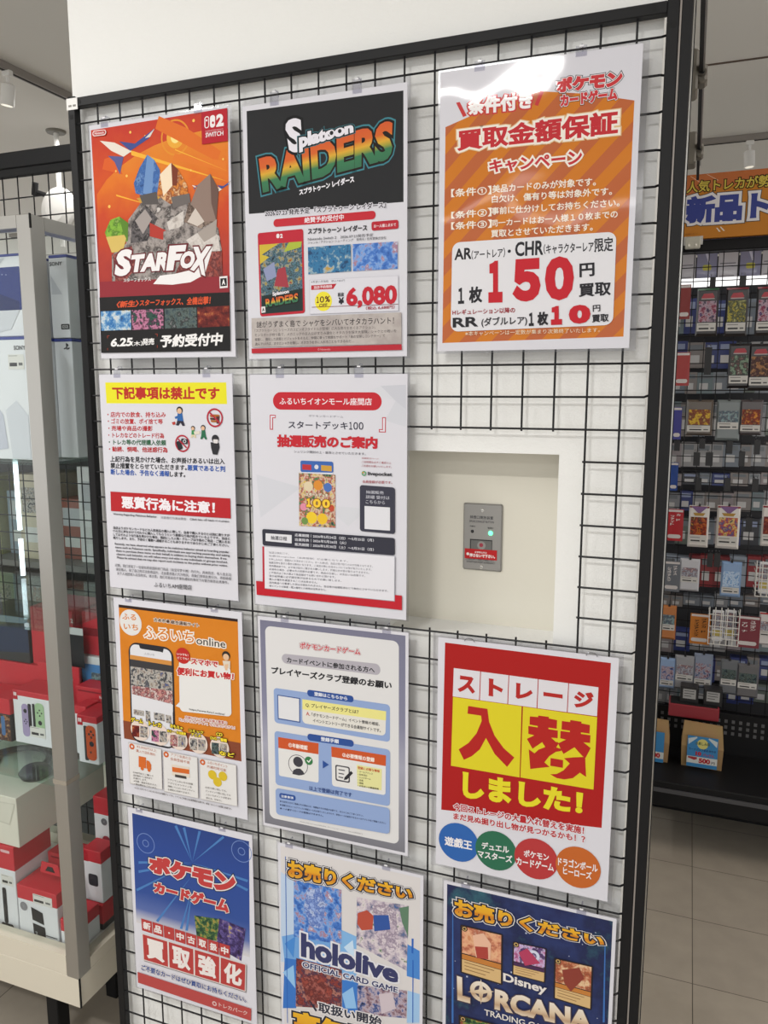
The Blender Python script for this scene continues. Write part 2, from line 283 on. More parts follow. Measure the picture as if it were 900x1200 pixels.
POSTER_PRINT = {
1: [
('r','artwork',[(3.6,8.2),(293.3,2.7),(288.1,311.1),(4.7,307.9)],'@space',0),
('p','artwork',[(10.0,120.8),(34.3,96.5),(65.7,76.9),(101.4,60.6),(141.3,48.1),(185.3,39.2),(240.1,34.0),(293.9,35.7),(288.3,306.4),(4.9,304.6)],'@planet'),
('c','artwork',(186.2,39.2),30.1,'#e0902f',27.1),
('c','artwork',(186.2,39.2),18.1,'#e8a83c',0.0),
('c','artwork',(186.2,39.2),9.5,'#fbe08a',0.0),
('p','artwork',[(153.3,0.1),(209.7,25.8),(278.3,71.0),(270.7,87.5),(145.1,20.6)],'#dc6f2a'),
('p','artwork',[(31.2,60.6),(54.2,57.1),(70.0,90.9),(25.2,78.0)],'#d9602a'),
('p','artwork',[(184.1,65.9),(289.2,88.8),(288.6,105.8),(178.9,75.2)],'#e07a2c'),
('p','artwork',[(89.5,51.1),(292.6,122.4),(91.5,59.9)],'#f2b33d'),
('p','artwork',[(53.1,124.3),(141.3,153.2),(54.0,127.5)],'#f2b33d'),
('p','artwork',[(184.4,58.3),(293.7,106.1),(185.3,60.6)],'#f2b33d'),
('c','artwork',(91.0,20.8),2.3,'#f6c560',0.0),
('c','artwork',(55.3,84.0),1.8,'#f6c560',0.0),
('c','artwork',(122.6,30.4),1.8,'#f6c560',0.0),
('c','artwork',(225.3,15.7),2.6,'#f6c560',0.0),
('c','artwork',(78.8,94.3),2.3,'#f6c560',0.0),
('c','artwork',(36.8,144.4),2.8,'#f6c560',0.0),
('c','artwork',(282.4,84.5),1.8,'#f6c560',0.0),
('c','artwork',(216.2,97.0),1.8,'#f6c560',0.0),
('p','artwork',[(22.8,28.3),(55.4,34.8),(91.9,53.3),(74.0,60.9),(47.1,47.9)],'#e6ddd2'),
('p','artwork',[(65.5,33.6),(99.9,41.0),(144.1,19.7),(129.7,35.6),(89.4,52.3)],'#41508f'),
('p','artwork',[(122.4,34.2),(144.1,19.7),(133.3,33.1)],'#ddd6cf'),
('p','artwork',[(39.1,56.0),(74.0,60.9),(64.0,90.5),(53.6,68.1)],'#5a5c92'),
('p','artwork',[(75.6,176.4),(86.3,178.3),(98.4,184.2),(92.5,186.9),(83.6,182.7)],'#e6ddd2'),
('p','artwork',[(89.6,177.8),(101.1,180.0),(115.8,172.4),(111.0,177.9),(97.6,183.9)],'#41508f'),
('p','artwork',[(108.6,177.5),(115.8,172.4),(112.2,177.0)],'#ddd6cf'),
('p','artwork',[(81.0,185.5),(92.5,186.9),(89.2,196.8),(85.7,189.4)],'#5a5c92'),
('p','artwork',[(252.9,124.4),(265.0,126.7),(278.8,133.6),(272.1,136.7),(262.0,131.8)],'#e6ddd2'),
('p','artwork',[(268.8,126.2),(281.7,128.8),(298.3,120.2),(292.9,126.5),(277.8,133.3)],'#41508f'),
('p','artwork',[(290.2,126.0),(298.3,120.2),(294.3,125.5)],'#ddd6cf'),
('p','artwork',[(259.1,135.0),(272.1,136.7),(268.5,148.3),(264.5,139.6)],'#5a5c92'),
('p','artwork',[(217.6,122.1),(221.9,122.9),(226.7,125.4),(224.4,126.5),(220.8,124.7)],'#e6ddd2'),
('p','artwork',[(223.2,122.7),(227.8,123.7),(233.8,120.6),(231.8,122.9),(226.4,125.3)],'#41508f'),
('p','artwork',[(230.8,122.7),(233.8,120.6),(232.3,122.5)],'#ddd6cf'),
('p','artwork',[(219.7,125.9),(224.4,126.5),(223.1,130.5),(221.7,127.5)],'#5a5c92'),
('p','artwork',[(37.3,230.7),(71.3,212.1),(78.4,170.6),(112.4,138.9),(137.6,128.7),(181.0,135.3),(209.1,152.5),(241.7,169.8),(268.9,198.2),(274.9,237.0),(274.4,302.9),(33.8,295.3)],'@pic_jacket'),
('p','artwork',[(97.2,126.2),(94.1,108.3),(107.7,83.7),(126.0,62.4),(140.2,72.4),(151.5,90.7),(153.2,129.7),(127.4,135.9)],'@pic_azure'),
('p','artwork',[(126.0,62.4),(140.2,72.4),(132.5,132.3),(113.0,127.2)],'#6f92c4'),
('p','artwork',[(98.7,135.0),(127.6,132.0),(152.9,135.9),(136.8,144.3),(107.3,143.3)],'#c99b45'),
('p','artwork',[(143.2,133.0),(151.2,98.4),(176.2,80.8),(190.1,93.3),(208.0,121.5),(209.5,144.7),(170.7,150.2)],'@pic_amber'),
('p','artwork',[(151.2,98.4),(176.2,80.8),(176.9,119.5),(156.8,135.7)],'#f0dcc0'),
('p','artwork',[(176.2,80.8),(190.1,93.3),(186.5,120.1),(176.9,119.5)],'#7a3b28'),
('p','artwork',[(198.3,182.9),(209.1,152.5),(233.3,144.2),(256.3,159.1),(259.9,186.2),(233.6,196.4)],'@pic_rock'),
('p','artwork',[(213.9,152.7),(229.4,122.9),(256.0,106.2),(272.3,133.2),(265.6,186.4),(241.1,185.2)],'#8f7a70'),
('p','artwork',[(256.0,106.2),(272.3,133.2),(265.6,186.4),(256.4,155.2)],'#6b534b'),
('p','artwork',[(205.4,183.3),(223.1,161.0),(241.1,185.2),(226.6,192.1)],'#cfc4bb'),
('p','artwork',[(24.2,189.8),(38.1,168.4),(58.6,163.6),(78.1,176.5),(75.0,208.3),(33.1,214.3)],'@pic_moss'),
('p','artwork',[(26.3,197.9),(74.6,196.3),(63.0,225.7),(37.5,226.6)],'#d3b765'),
('p','artwork',[(58.6,163.6),(78.1,176.5),(75.0,208.3),(64.8,191.8)],'#5c8430'),
('p','artwork',[(105.4,130.6),(142.5,127.1),(146.4,148.8),(112.0,146.8)],'#5a5554'),
('p','artwork',[(85.6,176.9),(117.0,147.1),(142.9,172.1),(118.9,210.3),(81.3,212.6)],'@pic_charcoal'),
('p','artwork',[(93.3,173.4),(116.6,154.9),(130.5,173.4),(109.5,198.0)],'#a39a97'),
('p','artwork',[(125.3,179.0),(163.8,196.7),(158.2,212.2),(124.2,202.7)],'#b13d34'),
('p','artwork',[(162.0,181.0),(199.1,163.5),(198.1,186.8),(168.4,200.9)],'@pic_jacket2'),
('p','artwork',[(154.0,196.3),(197.9,190.7),(201.1,229.9),(152.4,231.6)],'@pic_jacket'),
('p','artwork',[(173.6,138.7),(212.2,135.3),(214.0,150.8),(177.6,158.4)],'#6e6765'),
('p','artwork',[(201.7,214.3),(240.7,196.7),(268.4,209.7),(272.1,236.9),(220.1,234.6)],'@pic_jacket2'),
('p','artwork',[(226.1,203.7),(267.1,182.7),(263.8,209.5),(239.7,219.9)],'#a69c95'),
('p','artwork',[(39.8,230.8),(83.6,216.7),(91.7,257.0),(44.1,295.6)],'@pic_rust'),
('p','artwork',[(195.9,237.5),(274.9,237.0),(274.3,303.7),(159.0,302.4)],'@pic_rust'),
('p','artwork',[(4.7,307.9),(6.4,278.1),(289.3,280.1),(288.1,311.1)],'#8f2c35'),
('p','title',[(127.6,287.1),(143.1,272.9),(175.1,271.3),(218.8,265.0),(257.3,229.2),(238.5,275.1),(208.3,287.4),(169.4,290.1)],'#ece9ea'),
('t', 'title', 'S', [(50.9,223.2),(86.4,221.6),(76.9,269.3),(40.3,270.4)], '#ece9ea', 0.06, [(0.11,'#6d2a30')], 0.0),
('t', 'title', 'TAR', [(82.8,233.4),(168.1,231.5),(160.7,264.4),(75.2,264.4)], '#ece9ea', 0.06, [(0.11,'#6d2a30')], 0.0),
('t', 'title', 'F', [(166.5,222.0),(202.4,222.1),(190.9,264.8),(156.8,265.0)], '#ece9ea', 0.06, [(0.11,'#6d2a30')], 0.0),
('t', 'title', 'O', [(192.2,233.4),(222.1,233.1),(216.1,262.6),(185.1,263.7)], '#ece9ea', 0.06, [(0.11,'#6d2a30')], 0.0),
('t', 'title', 'X', [(216.6,226.6),(254.6,227.6),(239.8,278.3),(208.3,265.4)], '#ece9ea', 0.06, [(0.11,'#6d2a30')], 0.0),
('t', 'title', 'スターフォックス', [(62.0,274.4),(123.2,274.9),(122.9,281.7),(61.6,281.2)], '#e8e2e2', 0.02, None, 0),
('r','console_badge',[(242.2,4.3),(294.2,3.5),(293.6,56.3),(241.5,56.9)],'#b3202f',0),
('r','console_badge',[(248.4,12.4),(257.8,12.0),(257.0,31.2),(247.7,31.6)],'#eee8ea',0.45),
('r','console_badge',[(250.2,14.0),(256.3,13.8),(255.7,29.6),(249.6,30.2)],'#b3202f',0.4),
('r','console_badge',[(259.6,11.8),(269.9,11.6),(269.1,31.4),(258.9,31.7)],'#eee8ea',0.45),
('c','console_badge',(252.8,18.8),1.7,'#eee8ea',0.0),
('c','console_badge',(265.2,24.0),2.1,'#b3202f',0.0),
('t', 'console_badge', '2', [(272.2,11.4),(287.0,11.1),(286.3,31.3),(271.4,31.6)], '#eee8ea', 0.06, None, 0),
('t', 'console_badge', 'NINTENDO', [(249.9,35.2),(285.2,35.0),(285.1,37.6),(249.8,37.8)], '#d99aa0', 0.02, None, 0),
('t', 'console_badge', 'SWITCH', [(249.7,38.9),(285.5,38.8),(285.2,46.3),(249.4,46.5)], '#eee8ea', 0.02, None, 0),
('r','maker_mark',[(8.6,10.2),(39.5,10.8),(39.0,20.6),(8.0,20.1)],'#ead4d2',0.5),
('r','maker_mark',[(10.5,12.0),(37.4,12.2),(37.1,18.8),(10.1,18.6)],'#b83a38',0.5),
('t', 'maker_mark', 'Nintendo', [(13.0,13.3),(34.8,13.5),(34.6,17.5),(12.8,17.3)], '#ead4d2', 0.03, None, 0),
('r','rating_mark',[(269.1,280.5),(285.5,280.0),(285.7,300.1),(269.3,300.8)],'#e6e2e2',0),
('r','rating_mark',[(270.8,283.7),(284.0,283.4),(284.0,297.0),(270.8,297.3)],'#1c1a1c',0),
('t', 'rating_mark', 'A', [(274.1,285.8),(281.1,285.6),(280.8,294.9),(273.7,295.1)], '#f0eeee', 0.04, None, 0),
('r','lower_band',[(4.8,306.7),(288.7,308.0),(287.4,409.7),(2.2,409.6)],'#1c1a1b',0),
('t', 'tagline', '〈新生〉', [(44.0,315.1),(94.8,314.6),(94.2,326.6),(43.4,327.3)], '#d9532c', 0.04, None, 0.15),
('t', 'tagline', 'スターフォックス、全機出撃！', [(96.4,314.2),(250.3,313.1),(249.8,327.6),(95.8,325.5)], '#d9532c', 0.03, None, 0.15),
('r','screenshot',[(6.0,332.5),(75.3,332.2),(74.5,368.0),(5.5,368.3)],'@pic_sea',0),
('r','screenshot',[(77.8,332.3),(147.8,332.0),(147.2,367.7),(77.0,368.4)],'@pic_coral',0),
('r','screenshot',[(150.8,332.1),(219.5,331.5),(219.0,367.5),(150.1,367.8)],'@pic_dark',0),
('r','screenshot',[(221.4,331.6),(287.9,331.3),(288.0,366.5),(220.9,367.5)],'@pic_red',0),
('t', 'release_note', '6.25', [(26.5,382.7),(76.8,382.3),(76.0,397.8),(25.7,398.7)], '#eceaea', 0.04, None, 0.15),
('t', 'release_note', '（木）', [(73.9,389.1),(99.2,388.7),(98.8,397.7),(73.4,398.1)], '#eceaea', 0.02, None, 0),
('t', 'release_note', '発売', [(98.9,384.6),(126.1,383.9),(125.5,396.4),(98.3,397.2)], '#eceaea', 0.03, None, 0.1),
('t', 'release_note', '予約受付中', [(139.2,378.8),(273.5,377.2),(272.7,400.0),(138.2,401.8)], '#eceaea', 0.04, None, 0.12),
('r','release_note',[(19.1,377.6),(24.2,377.7),(24.2,378.5),(19.0,378.4)],'#a8402c',0),
('r','release_note',[(19.1,377.6),(20.1,377.6),(19.8,382.6),(18.8,382.6)],'#a8402c',0),
('r','release_note',[(128.4,376.6),(133.4,376.7),(133.3,377.5),(128.4,377.4)],'#a8402c',0),
('r','release_note',[(132.4,376.7),(133.4,376.7),(133.1,381.6),(132.1,381.5)],'#a8402c',0),
('r','release_note',[(17.8,400.7),(18.8,400.7),(18.6,404.8),(17.6,404.8)],'#a8402c',0),
('r','release_note',[(131.4,397.3),(132.4,397.3),(132.2,402.2),(131.2,402.1)],'#a8402c',0),
],
2: [
('r','title_panel',[(8.4,8.1),(290.3,11.5),(290.7,178.0),(7.4,174.4)],'#26272a',0),
('t', 'title', 'RAIDERS', [(29.3,85.7),(274.2,52.0),(271.0,110.9),(36.0,142.8)], '@raid', 0.05, [(0.1,'#221b18'),(0.135,'#3f7f8c')], 0),
('t', 'title', 'S', [(78.9,30.4),(112.0,29.5),(114.3,83.1),(88.4,84.1)], '#e4e1ea', 0.05, [(0.12,'#17181b')], 0),
('t', 'title', 'platoon', [(106.2,54.3),(204.2,47.1),(205.3,68.7),(106.6,84.9)], '#e4e1ea', 0.06, [(0.13,'#17181b'),(0.17,'#3c6f7a')], 0),
('c','title',(165.9,60.4),5.3,'#e4e1ea',0.0),
('c','title',(180.6,59.2),5.2,'#e4e1ea',0.0),
('c','title',(165.9,60.4),3.3,'#26272a',0.0),
('c','title',(180.6,59.2),3.2,'#26272a',0.0),
('t', 'title', 'スプラトゥーン レイダース', [(104.8,142.6),(205.0,129.8),(205.8,140.4),(105.5,152.4)], '#e8e6ee', 0.05, None, 0),
('t', 'headline', '2026.07.23 発売予定 『スプラトゥーン レイダース』', [(39.1,172.1),(261.1,175.1),(261.1,184.8),(38.9,181.2)], '#1f1f25', 0.025, [(0.12,'#dddbe4')], 0),
('r','banner',[(55.3,186.9),(242.8,187.4),(242.8,200.6),(55.1,199.6)],'#c02c38',0.48),
('t', 'banner', '絶賛予約受付中', [(114.0,188.2),(186.5,188.3),(186.4,197.9),(113.9,197.5)], '#eae4ea', 0.02, None, 0),
('r','game_case',[(23.9,207.4),(111.5,206.4),(112.1,344.6),(24.9,347.4)],'#ba2536',0.03),
('r','game_case',[(26.8,227.0),(108.4,226.6),(108.5,340.5),(27.9,343.4)],'@pic_case',0),
('p','game_case',[(26.8,227.0),(64.8,227.0),(31.2,243.4),(45.5,248.3),(27.0,259.4)],'#c9b13a'),
('p','game_case',[(83.5,226.6),(108.4,226.6),(106.5,235.9),(73.9,241.9)],'#a8b53f'),
('p','game_case',[(53.9,297.2),(61.6,269.3),(75.8,266.0),(82.2,300.5)],'#a03a45'),
('p','game_case',[(33.1,267.8),(54.8,256.9),(59.0,281.3),(39.8,288.5)],'#8b93b5'),
('p','game_case',[(28.7,312.6),(108.6,303.6),(108.5,340.5),(27.9,343.4)],'#20302f'),
('r','game_case',[(60.5,211.1),(66.1,211.1),(66.0,218.3),(60.3,218.3)],'#e8dfe2',0.4),
('t', 'game_case', '2', [(67.5,211.6),(72.6,211.6),(72.5,218.3),(67.4,218.4)], '#e8dfe2', 0.05, None, 0),
('t', 'game_case', 'Splatoon', [(49.9,307.2),(82.1,303.7),(82.9,311.8),(50.7,315.4)], '#dedbe0', 0.05, [(0.14,'#17181b')], 0),
('t', 'game_case', 'RAIDERS', [(35.8,318.1),(99.7,310.4),(99.5,325.3),(36.9,332.5)], '@raid', 0.04, [(0.13,'#221b18')], 0),
('r','game_case',[(27.3,331.0),(35.5,330.4),(35.7,340.7),(27.5,341.3)],'#dcdada',0),
('t', 'game_case', 'A', [(29.1,333.1),(34.0,332.9),(33.9,338.6),(29.0,338.9)], '#222222', 0.04, None, 0),
('t', 'subtitle', 'スプラトゥーン レイダース', [(120.6,206.2),(228.0,208.1),(227.9,217.6),(120.4,216.0)], '#1f1f25', 0.035, None, 0),
('r','limit_badge',[(235.6,204.5),(282.2,204.6),(282.6,218.4),(236.0,218.5)],'#b52735',0.25),
('t', 'limit_badge', 'お一人様１点まで', [(239.8,209.0),(278.1,209.2),(278.1,214.4),(239.8,214.3)], '#e6d8dc', 0.02, None, 0),
('t', 'small_print', 'Nintendo Switch 2\u30002026.07.23発売予定', [(120.4,221.1),(238.5,222.5),(238.5,227.4),(120.3,226.6)], '#3a3a42', 0, None, 0),
('t', 'small_print', 'ジャンル / アクション シューティング\u3000発売元 / 任天堂株式会社', [(120.3,227.7),(261.5,228.6),(261.5,233.1),(120.2,232.1)], '#3a3a42', 0, None, 0),
('r','screenshot',[(120.1,236.8),(198.7,237.0),(198.8,280.2),(120.0,281.0)],'@pic_sea2',0),
('r','screenshot',[(202.1,237.2),(281.0,238.1),(281.0,280.5),(202.3,280.3)],'@pic_blue',0),
('r','price_frame',[(121.6,290.2),(282.3,291.1),(282.8,347.3),(121.3,346.9)],'#c3c1cb',0),
('r','price_frame',[(122.5,291.0),(281.5,291.8),(282.0,346.5),(122.2,346.1)],'#d8d7df',0),
('t', 'small_print', '※希望小売価格\u3000税込7480円', [(124.8,291.9),(187.4,292.4),(187.4,296.3),(124.8,295.9)], '#55555e', 0, None, 0),
('p','ribbon',[(125.2,299.5),(172.4,298.8),(166.1,307.1),(125.1,307.0)],'#b52735'),
('t', 'ribbon', '当店予約価格', [(130.2,300.5),(164.3,300.0),(164.3,305.1),(130.1,305.7)], '#e6d8dc', 0.02, None, 0),
('c','discount_burst',(147.5,326.6),16.0,'#e9dc3a',0.0),
('t', 'discount_burst', '１', [(134.9,318.6),(139.2,318.4),(139.1,328.8),(134.8,328.9)], '#5a2b22', 0.03, None, 0),
('t', 'discount_burst', '０', [(141.0,318.4),(149.1,318.2),(149.0,328.5),(140.9,328.7)], '#5a2b22', 0.03, None, 0),
('t', 'discount_burst', '%', [(150.6,318.2),(160.1,317.9),(160.0,328.2),(150.5,328.5)], '#5a2b22', 0.03, None, 0),
('t', 'discount_burst', 'OFF', [(139.8,330.3),(155.1,330.0),(155.0,335.5),(139.7,335.8)], '#5a2b22', 0.02, None, 0),
('t', 'price', '税抜', [(174.4,313.7),(185.9,313.4),(185.9,320.1),(174.4,320.4)], '#222228', 0.03, None, 0),
('t', 'price', '¥', [(175.7,321.6),(185.8,321.2),(185.8,332.6),(175.6,333.0)], '#222228', 0.05, None, 0),
('t', 'price', '6,080', [(189.9,306.2),(280.2,305.8),(280.3,340.3),(189.7,340.2)], '#bf2433', 0.045, None, 0),
('t', 'price', '（税込 6,688円）', [(225.3,337.8),(276.1,337.5),(276.1,343.6),(225.3,344.0)], '#a33440', 0.02, None, 0),
('r','price_frame',[(125.6,335.0),(282.4,336.2),(282.4,337.0),(125.6,335.8)],'#77202b',0),
('r','story_panel',[(7.8,349.9),(287.8,349.7),(288.3,399.9),(7.0,399.9)],'@parch',0),
('t', 'story_panel', '謎がうずまく島で シャケをシバいてオタカラハント！', [(17.9,355.5),(274.9,356.2),(274.9,368.1),(17.6,366.7)], '#3a3538', 0.01, None, 0),
('t', 'body_text', '『スプラトゥーン』シリーズのスピンオフタイトルが登場！広大な島々をめぐるアクション。', [(13.7,368.7),(242.4,369.3),(242.4,374.4),(13.5,374.1)], '#4a4548', 0, None, 0),
('t', 'body_text', 'モンスターが待つ島で、メカニックの主人公がすりみ連合とオタカラを探す大冒険。シャケとの戦いを', [(13.8,376.4),(279.5,376.5),(279.5,381.5),(13.7,381.8)], '#4a4548', 0, None, 0),
('t', 'body_text', '経験し、強化した武器とガジェットをそろえ、仲間に乗って戦闘をサポート「島の宝探しコンテナー」で', [(13.9,384.0),(259.3,383.6),(259.3,388.6),(13.8,389.4)], '#4a4548', 0, None, 0),
('t', 'body_text', '進んでいけば、次々とシャケを倒し、オタカラを手に入れることもできるのだ…', [(14.1,391.7),(203.4,390.9),(203.3,396.0),(13.9,397.1)], '#4a4548', 0, None, 0),
('r','footer_bar',[(6.4,402.0),(288.3,400.7),(288.7,409.9),(6.7,410.4)],'#b52735',0),
('t', 'footer_bar', '© Nintendo', [(136.1,404.3),(159.7,404.2),(159.7,407.8),(136.0,408.0)], '#dca4aa', 0, None, 0),
],
3: [
('p','background',[(9.3,79.8),(82.2,58.3),(155.0,45.9),(223.4,57.7),(288.5,74.5),(288.2,403.2),(8.0,407.0)],'@stripe'),
('t', 'headline', '条件付き', [(44.2,43.1),(142.7,44.4),(143.5,68.3),(44.6,67.0)], '#f0ecec', 0.05, [(0.14,'#c23a3c')], 0),
('p','headline',[(25.7,46.5),(31.5,45.9),(42.9,66.8),(37.2,68.5)],'#c23a3c'),
('p','headline',[(154.2,45.0),(159.5,46.8),(151.6,65.8),(146.2,63.7)],'#c23a3c'),
('t', 'logo', 'ポケモン', [(176.7,31.0),(271.9,30.7),(270.1,53.5),(177.5,51.2)], '#c53a3f', 0.075, [(0.12,'#e4dfe2'),(0.16,'#2b2a2e')], 0),
('t', 'logo', 'カードゲーム', [(183.6,54.1),(264.4,53.5),(265.3,71.0),(184.3,71.4)], '#c53a3f', 0.07, [(0.12,'#e4dfe2'),(0.16,'#2b2a2e')], 0),
('t', 'title', '買取金額保証', [(28.2,86.5),(267.1,84.4),(267.7,117.5),(28.7,117.2)], '#bf3038', 0.04, [(0.13,'#efe6dc'),(0.17,'#ddb98a')], 0),
('t', 'subtitle', 'キャンペーン', [(79.3,135.0),(218.1,133.1),(219.0,155.1),(79.8,154.4)], '#bf3038', 0.04, [(0.15,'#efe6dc')], 0),
('t', 'conditions', '【条件①】', [(19.7,172.1),(83.7,172.3),(84.1,185.1),(19.9,184.4)], '#f3e9dc', 0.02, None, 0),
('t', 'conditions', '美品カードのみが対象です。', [(85.0,171.6),(239.3,173.9),(239.8,185.7),(85.3,183.2)], '#f3e9dc', 0.02, None, 0),
('t', 'conditions', '白欠け、傷有り等は対象外です。', [(84.5,186.7),(262.8,189.4),(263.3,200.8),(84.8,198.0)], '#f3e9dc', 0.02, None, 0),
('t', 'conditions', '【条件②】', [(20.3,206.1),(84.5,204.4),(84.9,217.3),(20.4,216.4)], '#f3e9dc', 0.02, None, 0),
('t', 'conditions', '事前に仕分けしてお持ちください。', [(84.5,204.4),(274.1,206.2),(274.7,217.6),(84.8,215.3)], '#f3e9dc', 0.02, None, 0),
('t', 'conditions', '【条件③】', [(20.5,221.8),(85.0,221.8),(85.3,234.4),(20.7,233.0)], '#f3e9dc', 0.02, None, 0),
('t', 'conditions', '同一カードはお一人様１０枚までの', [(84.1,222.6),(272.2,222.3),(272.8,233.4),(84.4,233.1)], '#f3e9dc', 0.02, None, 0),
('t', 'conditions', '買取とさせていただきます。', [(84.5,238.0),(237.5,238.1),(238.0,249.0),(84.8,249.0)], '#f3e9dc', 0.02, None, 0),
('r','price_box',[(22.8,252.6),(271.8,252.5),(272.5,385.8),(21.8,389.7)],'#dedde2',0.05),
('t', 'price_box', 'AR', [(26.2,262.4),(54.8,261.4),(54.2,279.1),(26.5,279.5)], '#26252a', 0.03, None, 0),
('t', 'price_box', '（アートレア）', [(54.0,266.3),(107.1,264.9),(107.5,279.6),(54.3,280.4)], '#26252a', 0.02, None, 0),
('c','price_box',(113.8,270.9),2.5,'#26252a',0.0),
('t', 'price_box', 'CHR', [(122.5,258.0),(165.9,257.5),(165.8,279.5),(123.1,279.5)], '#26252a', 0.03, None, 0),
('t', 'price_box', '（キャラクターレア）', [(166.1,263.9),(243.1,263.7),(243.8,279.7),(166.6,278.3)], '#26252a', 0.02, None, 0),
('t', 'price_box', '限定', [(241.3,259.7),(267.4,259.2),(268.1,279.7),(242.2,280.0)], '#26252a', 0.02, None, 0),
('t', 'price_box', '１', [(33.2,322.3),(43.0,321.9),(43.5,346.7),(33.6,347.0)], '#26252a', 0.04, None, 0),
('t', 'price_box', '枚', [(50.9,321.6),(72.2,320.7),(72.8,345.9),(51.4,346.5)], '#26252a', 0.04, None, 0),
('t', 'price', '１', [(81.2,284.1),(103.5,283.8),(105.1,347.1),(82.7,347.0)], '#c01f2c', 0.075, None, 0),
('t', 'price', '５', [(118.9,283.6),(162.3,283.1),(164.0,347.4),(120.5,347.2)], '#c01f2c', 0.075, None, 0),
('t', 'price', '０', [(168.7,283.0),(212.0,282.5),(213.9,347.6),(170.5,347.4)], '#c01f2c', 0.075, None, 0),
('t', 'price_box', '円', [(220.3,295.1),(242.1,294.5),(243.0,313.9),(221.1,315.0)], '#26252a', 0.03, None, 0),
('t', 'price_box', '買取', [(220.3,324.6),(267.4,323.0),(267.6,342.7),(221.1,343.8)], '#26252a', 0.03, None, 0),
('t', 'price_box', 'Hレギュレーション以降の', [(24.5,355.7),(125.0,354.8),(125.2,363.5),(24.6,363.9)], '#9c2530', 0.02, None, 0),
('t', 'price_box', 'RR', [(25.2,368.2),(66.5,367.3),(66.8,382.6),(25.4,383.3)], '#26252a', 0.03, None, 0),
('t', 'price_box', '(ダブルレア)', [(72.0,369.1),(144.1,368.5),(144.6,383.4),(72.3,384.4)], '#26252a', 0.02, None, 0),
('t', 'price_box', '１', [(146.5,364.4),(154.3,364.0),(154.9,384.1),(147.2,384.3)], '#26252a', 0.05, None, 0),
('t', 'price_box', '枚', [(159.6,363.7),(176.0,362.9),(176.8,383.5),(160.3,383.9)], '#26252a', 0.05, None, 0),
('t', 'price', '１', [(180.0,355.7),(196.7,355.4),(197.8,383.3),(181.0,383.6)], '#c01f2c', 0.1, None, 0),
('t', 'price', '０', [(206.7,355.2),(238.8,354.7),(240.0,382.5),(207.9,383.1)], '#c01f2c', 0.1, None, 0),
('t', 'price_box', '円', [(242.1,356.4),(253.0,355.9),(253.5,365.5),(242.6,366.0)], '#26252a', 0.02, None, 0),
('t', 'price_box', '買取', [(241.5,370.4),(265.7,369.3),(266.3,380.9),(242.0,381.7)], '#26252a', 0.03, None, 0),
('t', 'footnote', '※本キャンペーンは一定数が集まり次第終了いたします。', [(46.4,389.6),(253.8,389.5),(254.1,396.0),(46.5,396.9)], '#eadcc4', 0, None, 0),
],
4: [
('r','banner',[(14.0,14.9),(284.2,15.0),(284.7,53.7),(14.3,54.7)],'#e3dc28',0),
('t', 'banner', '下記事項は禁止です', [(29.3,22.8),(269.9,22.6),(269.1,46.3),(29.5,47.0)], '#b52c22', 0.04, None, 0),
('t', 'rule_list', '・店内での飲食、持ち込み', [(15.4,70.7),(151.2,69.5),(150.7,80.0),(14.8,81.5)], '#b3262c', 0.025, None, 0),
('t', 'rule_list', '・ゴミの放置、ポイ捨て等', [(15.6,83.5),(143.6,82.5),(143.1,92.6),(15.0,94.3)], '#b3262c', 0.025, None, 0),
('t', 'rule_list', '・売場や商品の撮影', [(15.9,97.5),(119.9,95.9),(119.4,106.1),(15.3,107.5)], '#b3262c', 0.025, None, 0),
('t', 'rule_list', '・トレカなどのトレード行為', [(15.1,110.7),(145.2,109.0),(144.8,119.2),(14.6,120.8)], '#b3262c', 0.025, None, 0),
('t', 'rule_list', '・トレカ等の代理購入依頼', [(15.4,124.0),(149.3,121.8),(148.8,132.8),(14.8,134.5)], '#1f5a38', 0.025, None, 0),
('t', 'rule_list', '・勧誘、恫喝、他迷惑行為', [(15.1,137.7),(152.0,135.4),(151.5,146.0),(14.5,147.8)], '#b3262c', 0.025, None, 0),
('t', 'warning_text', '上記行為を見かけた場合、お声掛けあるいは出入', [(17.1,156.3),(276.6,152.5),(276.2,163.6),(16.4,168.0)], '#1c1c20', 0.025, None, 0),
('t', 'warning_text', '禁止措置をとらせていただきます。', [(16.8,169.2),(193.4,167.2),(192.9,177.8),(16.2,180.6)], '#1c1c20', 0.025, None, 0),
('t', 'warning_text', '悪質であると判', [(194.8,167.2),(277.0,166.3),(276.7,177.4),(194.3,178.1)], '#2a55a8', 0.025, None, 0),
('t', 'warning_text', '断した場合、予告なく通報', [(16.6,181.8),(153.8,180.2),(153.3,191.3),(16.0,193.2)], '#2a55a8', 0.025, None, 0),
('t', 'warning_text', 'します。', [(154.7,181.3),(189.6,181.1),(189.2,190.9),(154.3,191.2)], '#1c1c20', 0.025, None, 0),
('p','illustration',[(177.5,71.4),(187.6,71.2),(189.8,85.8),(176.0,85.3)],'#2f62a4'),
('p','illustration',[(176.0,85.3),(189.8,85.8),(193.1,94.2),(187.6,95.1),(183.2,89.0),(178.4,94.6),(172.9,93.9)],'#2e2a3a'),
('c','illustration',(182.3,65.9),6.8,'#2a2424',0.0),
('c','illustration',(181.8,67.4),5.1,'#dcb595',0.0),
('p','illustration',[(163.8,88.7),(171.3,87.0),(172.0,92.4),(166.4,93.3)],'#b5382f'),
('p','illustration',[(170.7,78.5),(177.8,76.0),(179.0,79.8),(172.4,82.3)],'#2f62a4'),
('p','illustration',[(207.3,101.9),(213.5,101.7),(214.9,110.8),(206.4,110.5)],'#3d8a52'),
('p','illustration',[(206.4,110.5),(214.9,110.8),(216.9,116.0),(213.5,116.5),(210.8,112.8),(207.9,116.2),(204.5,115.8)],'#d8c9a8'),
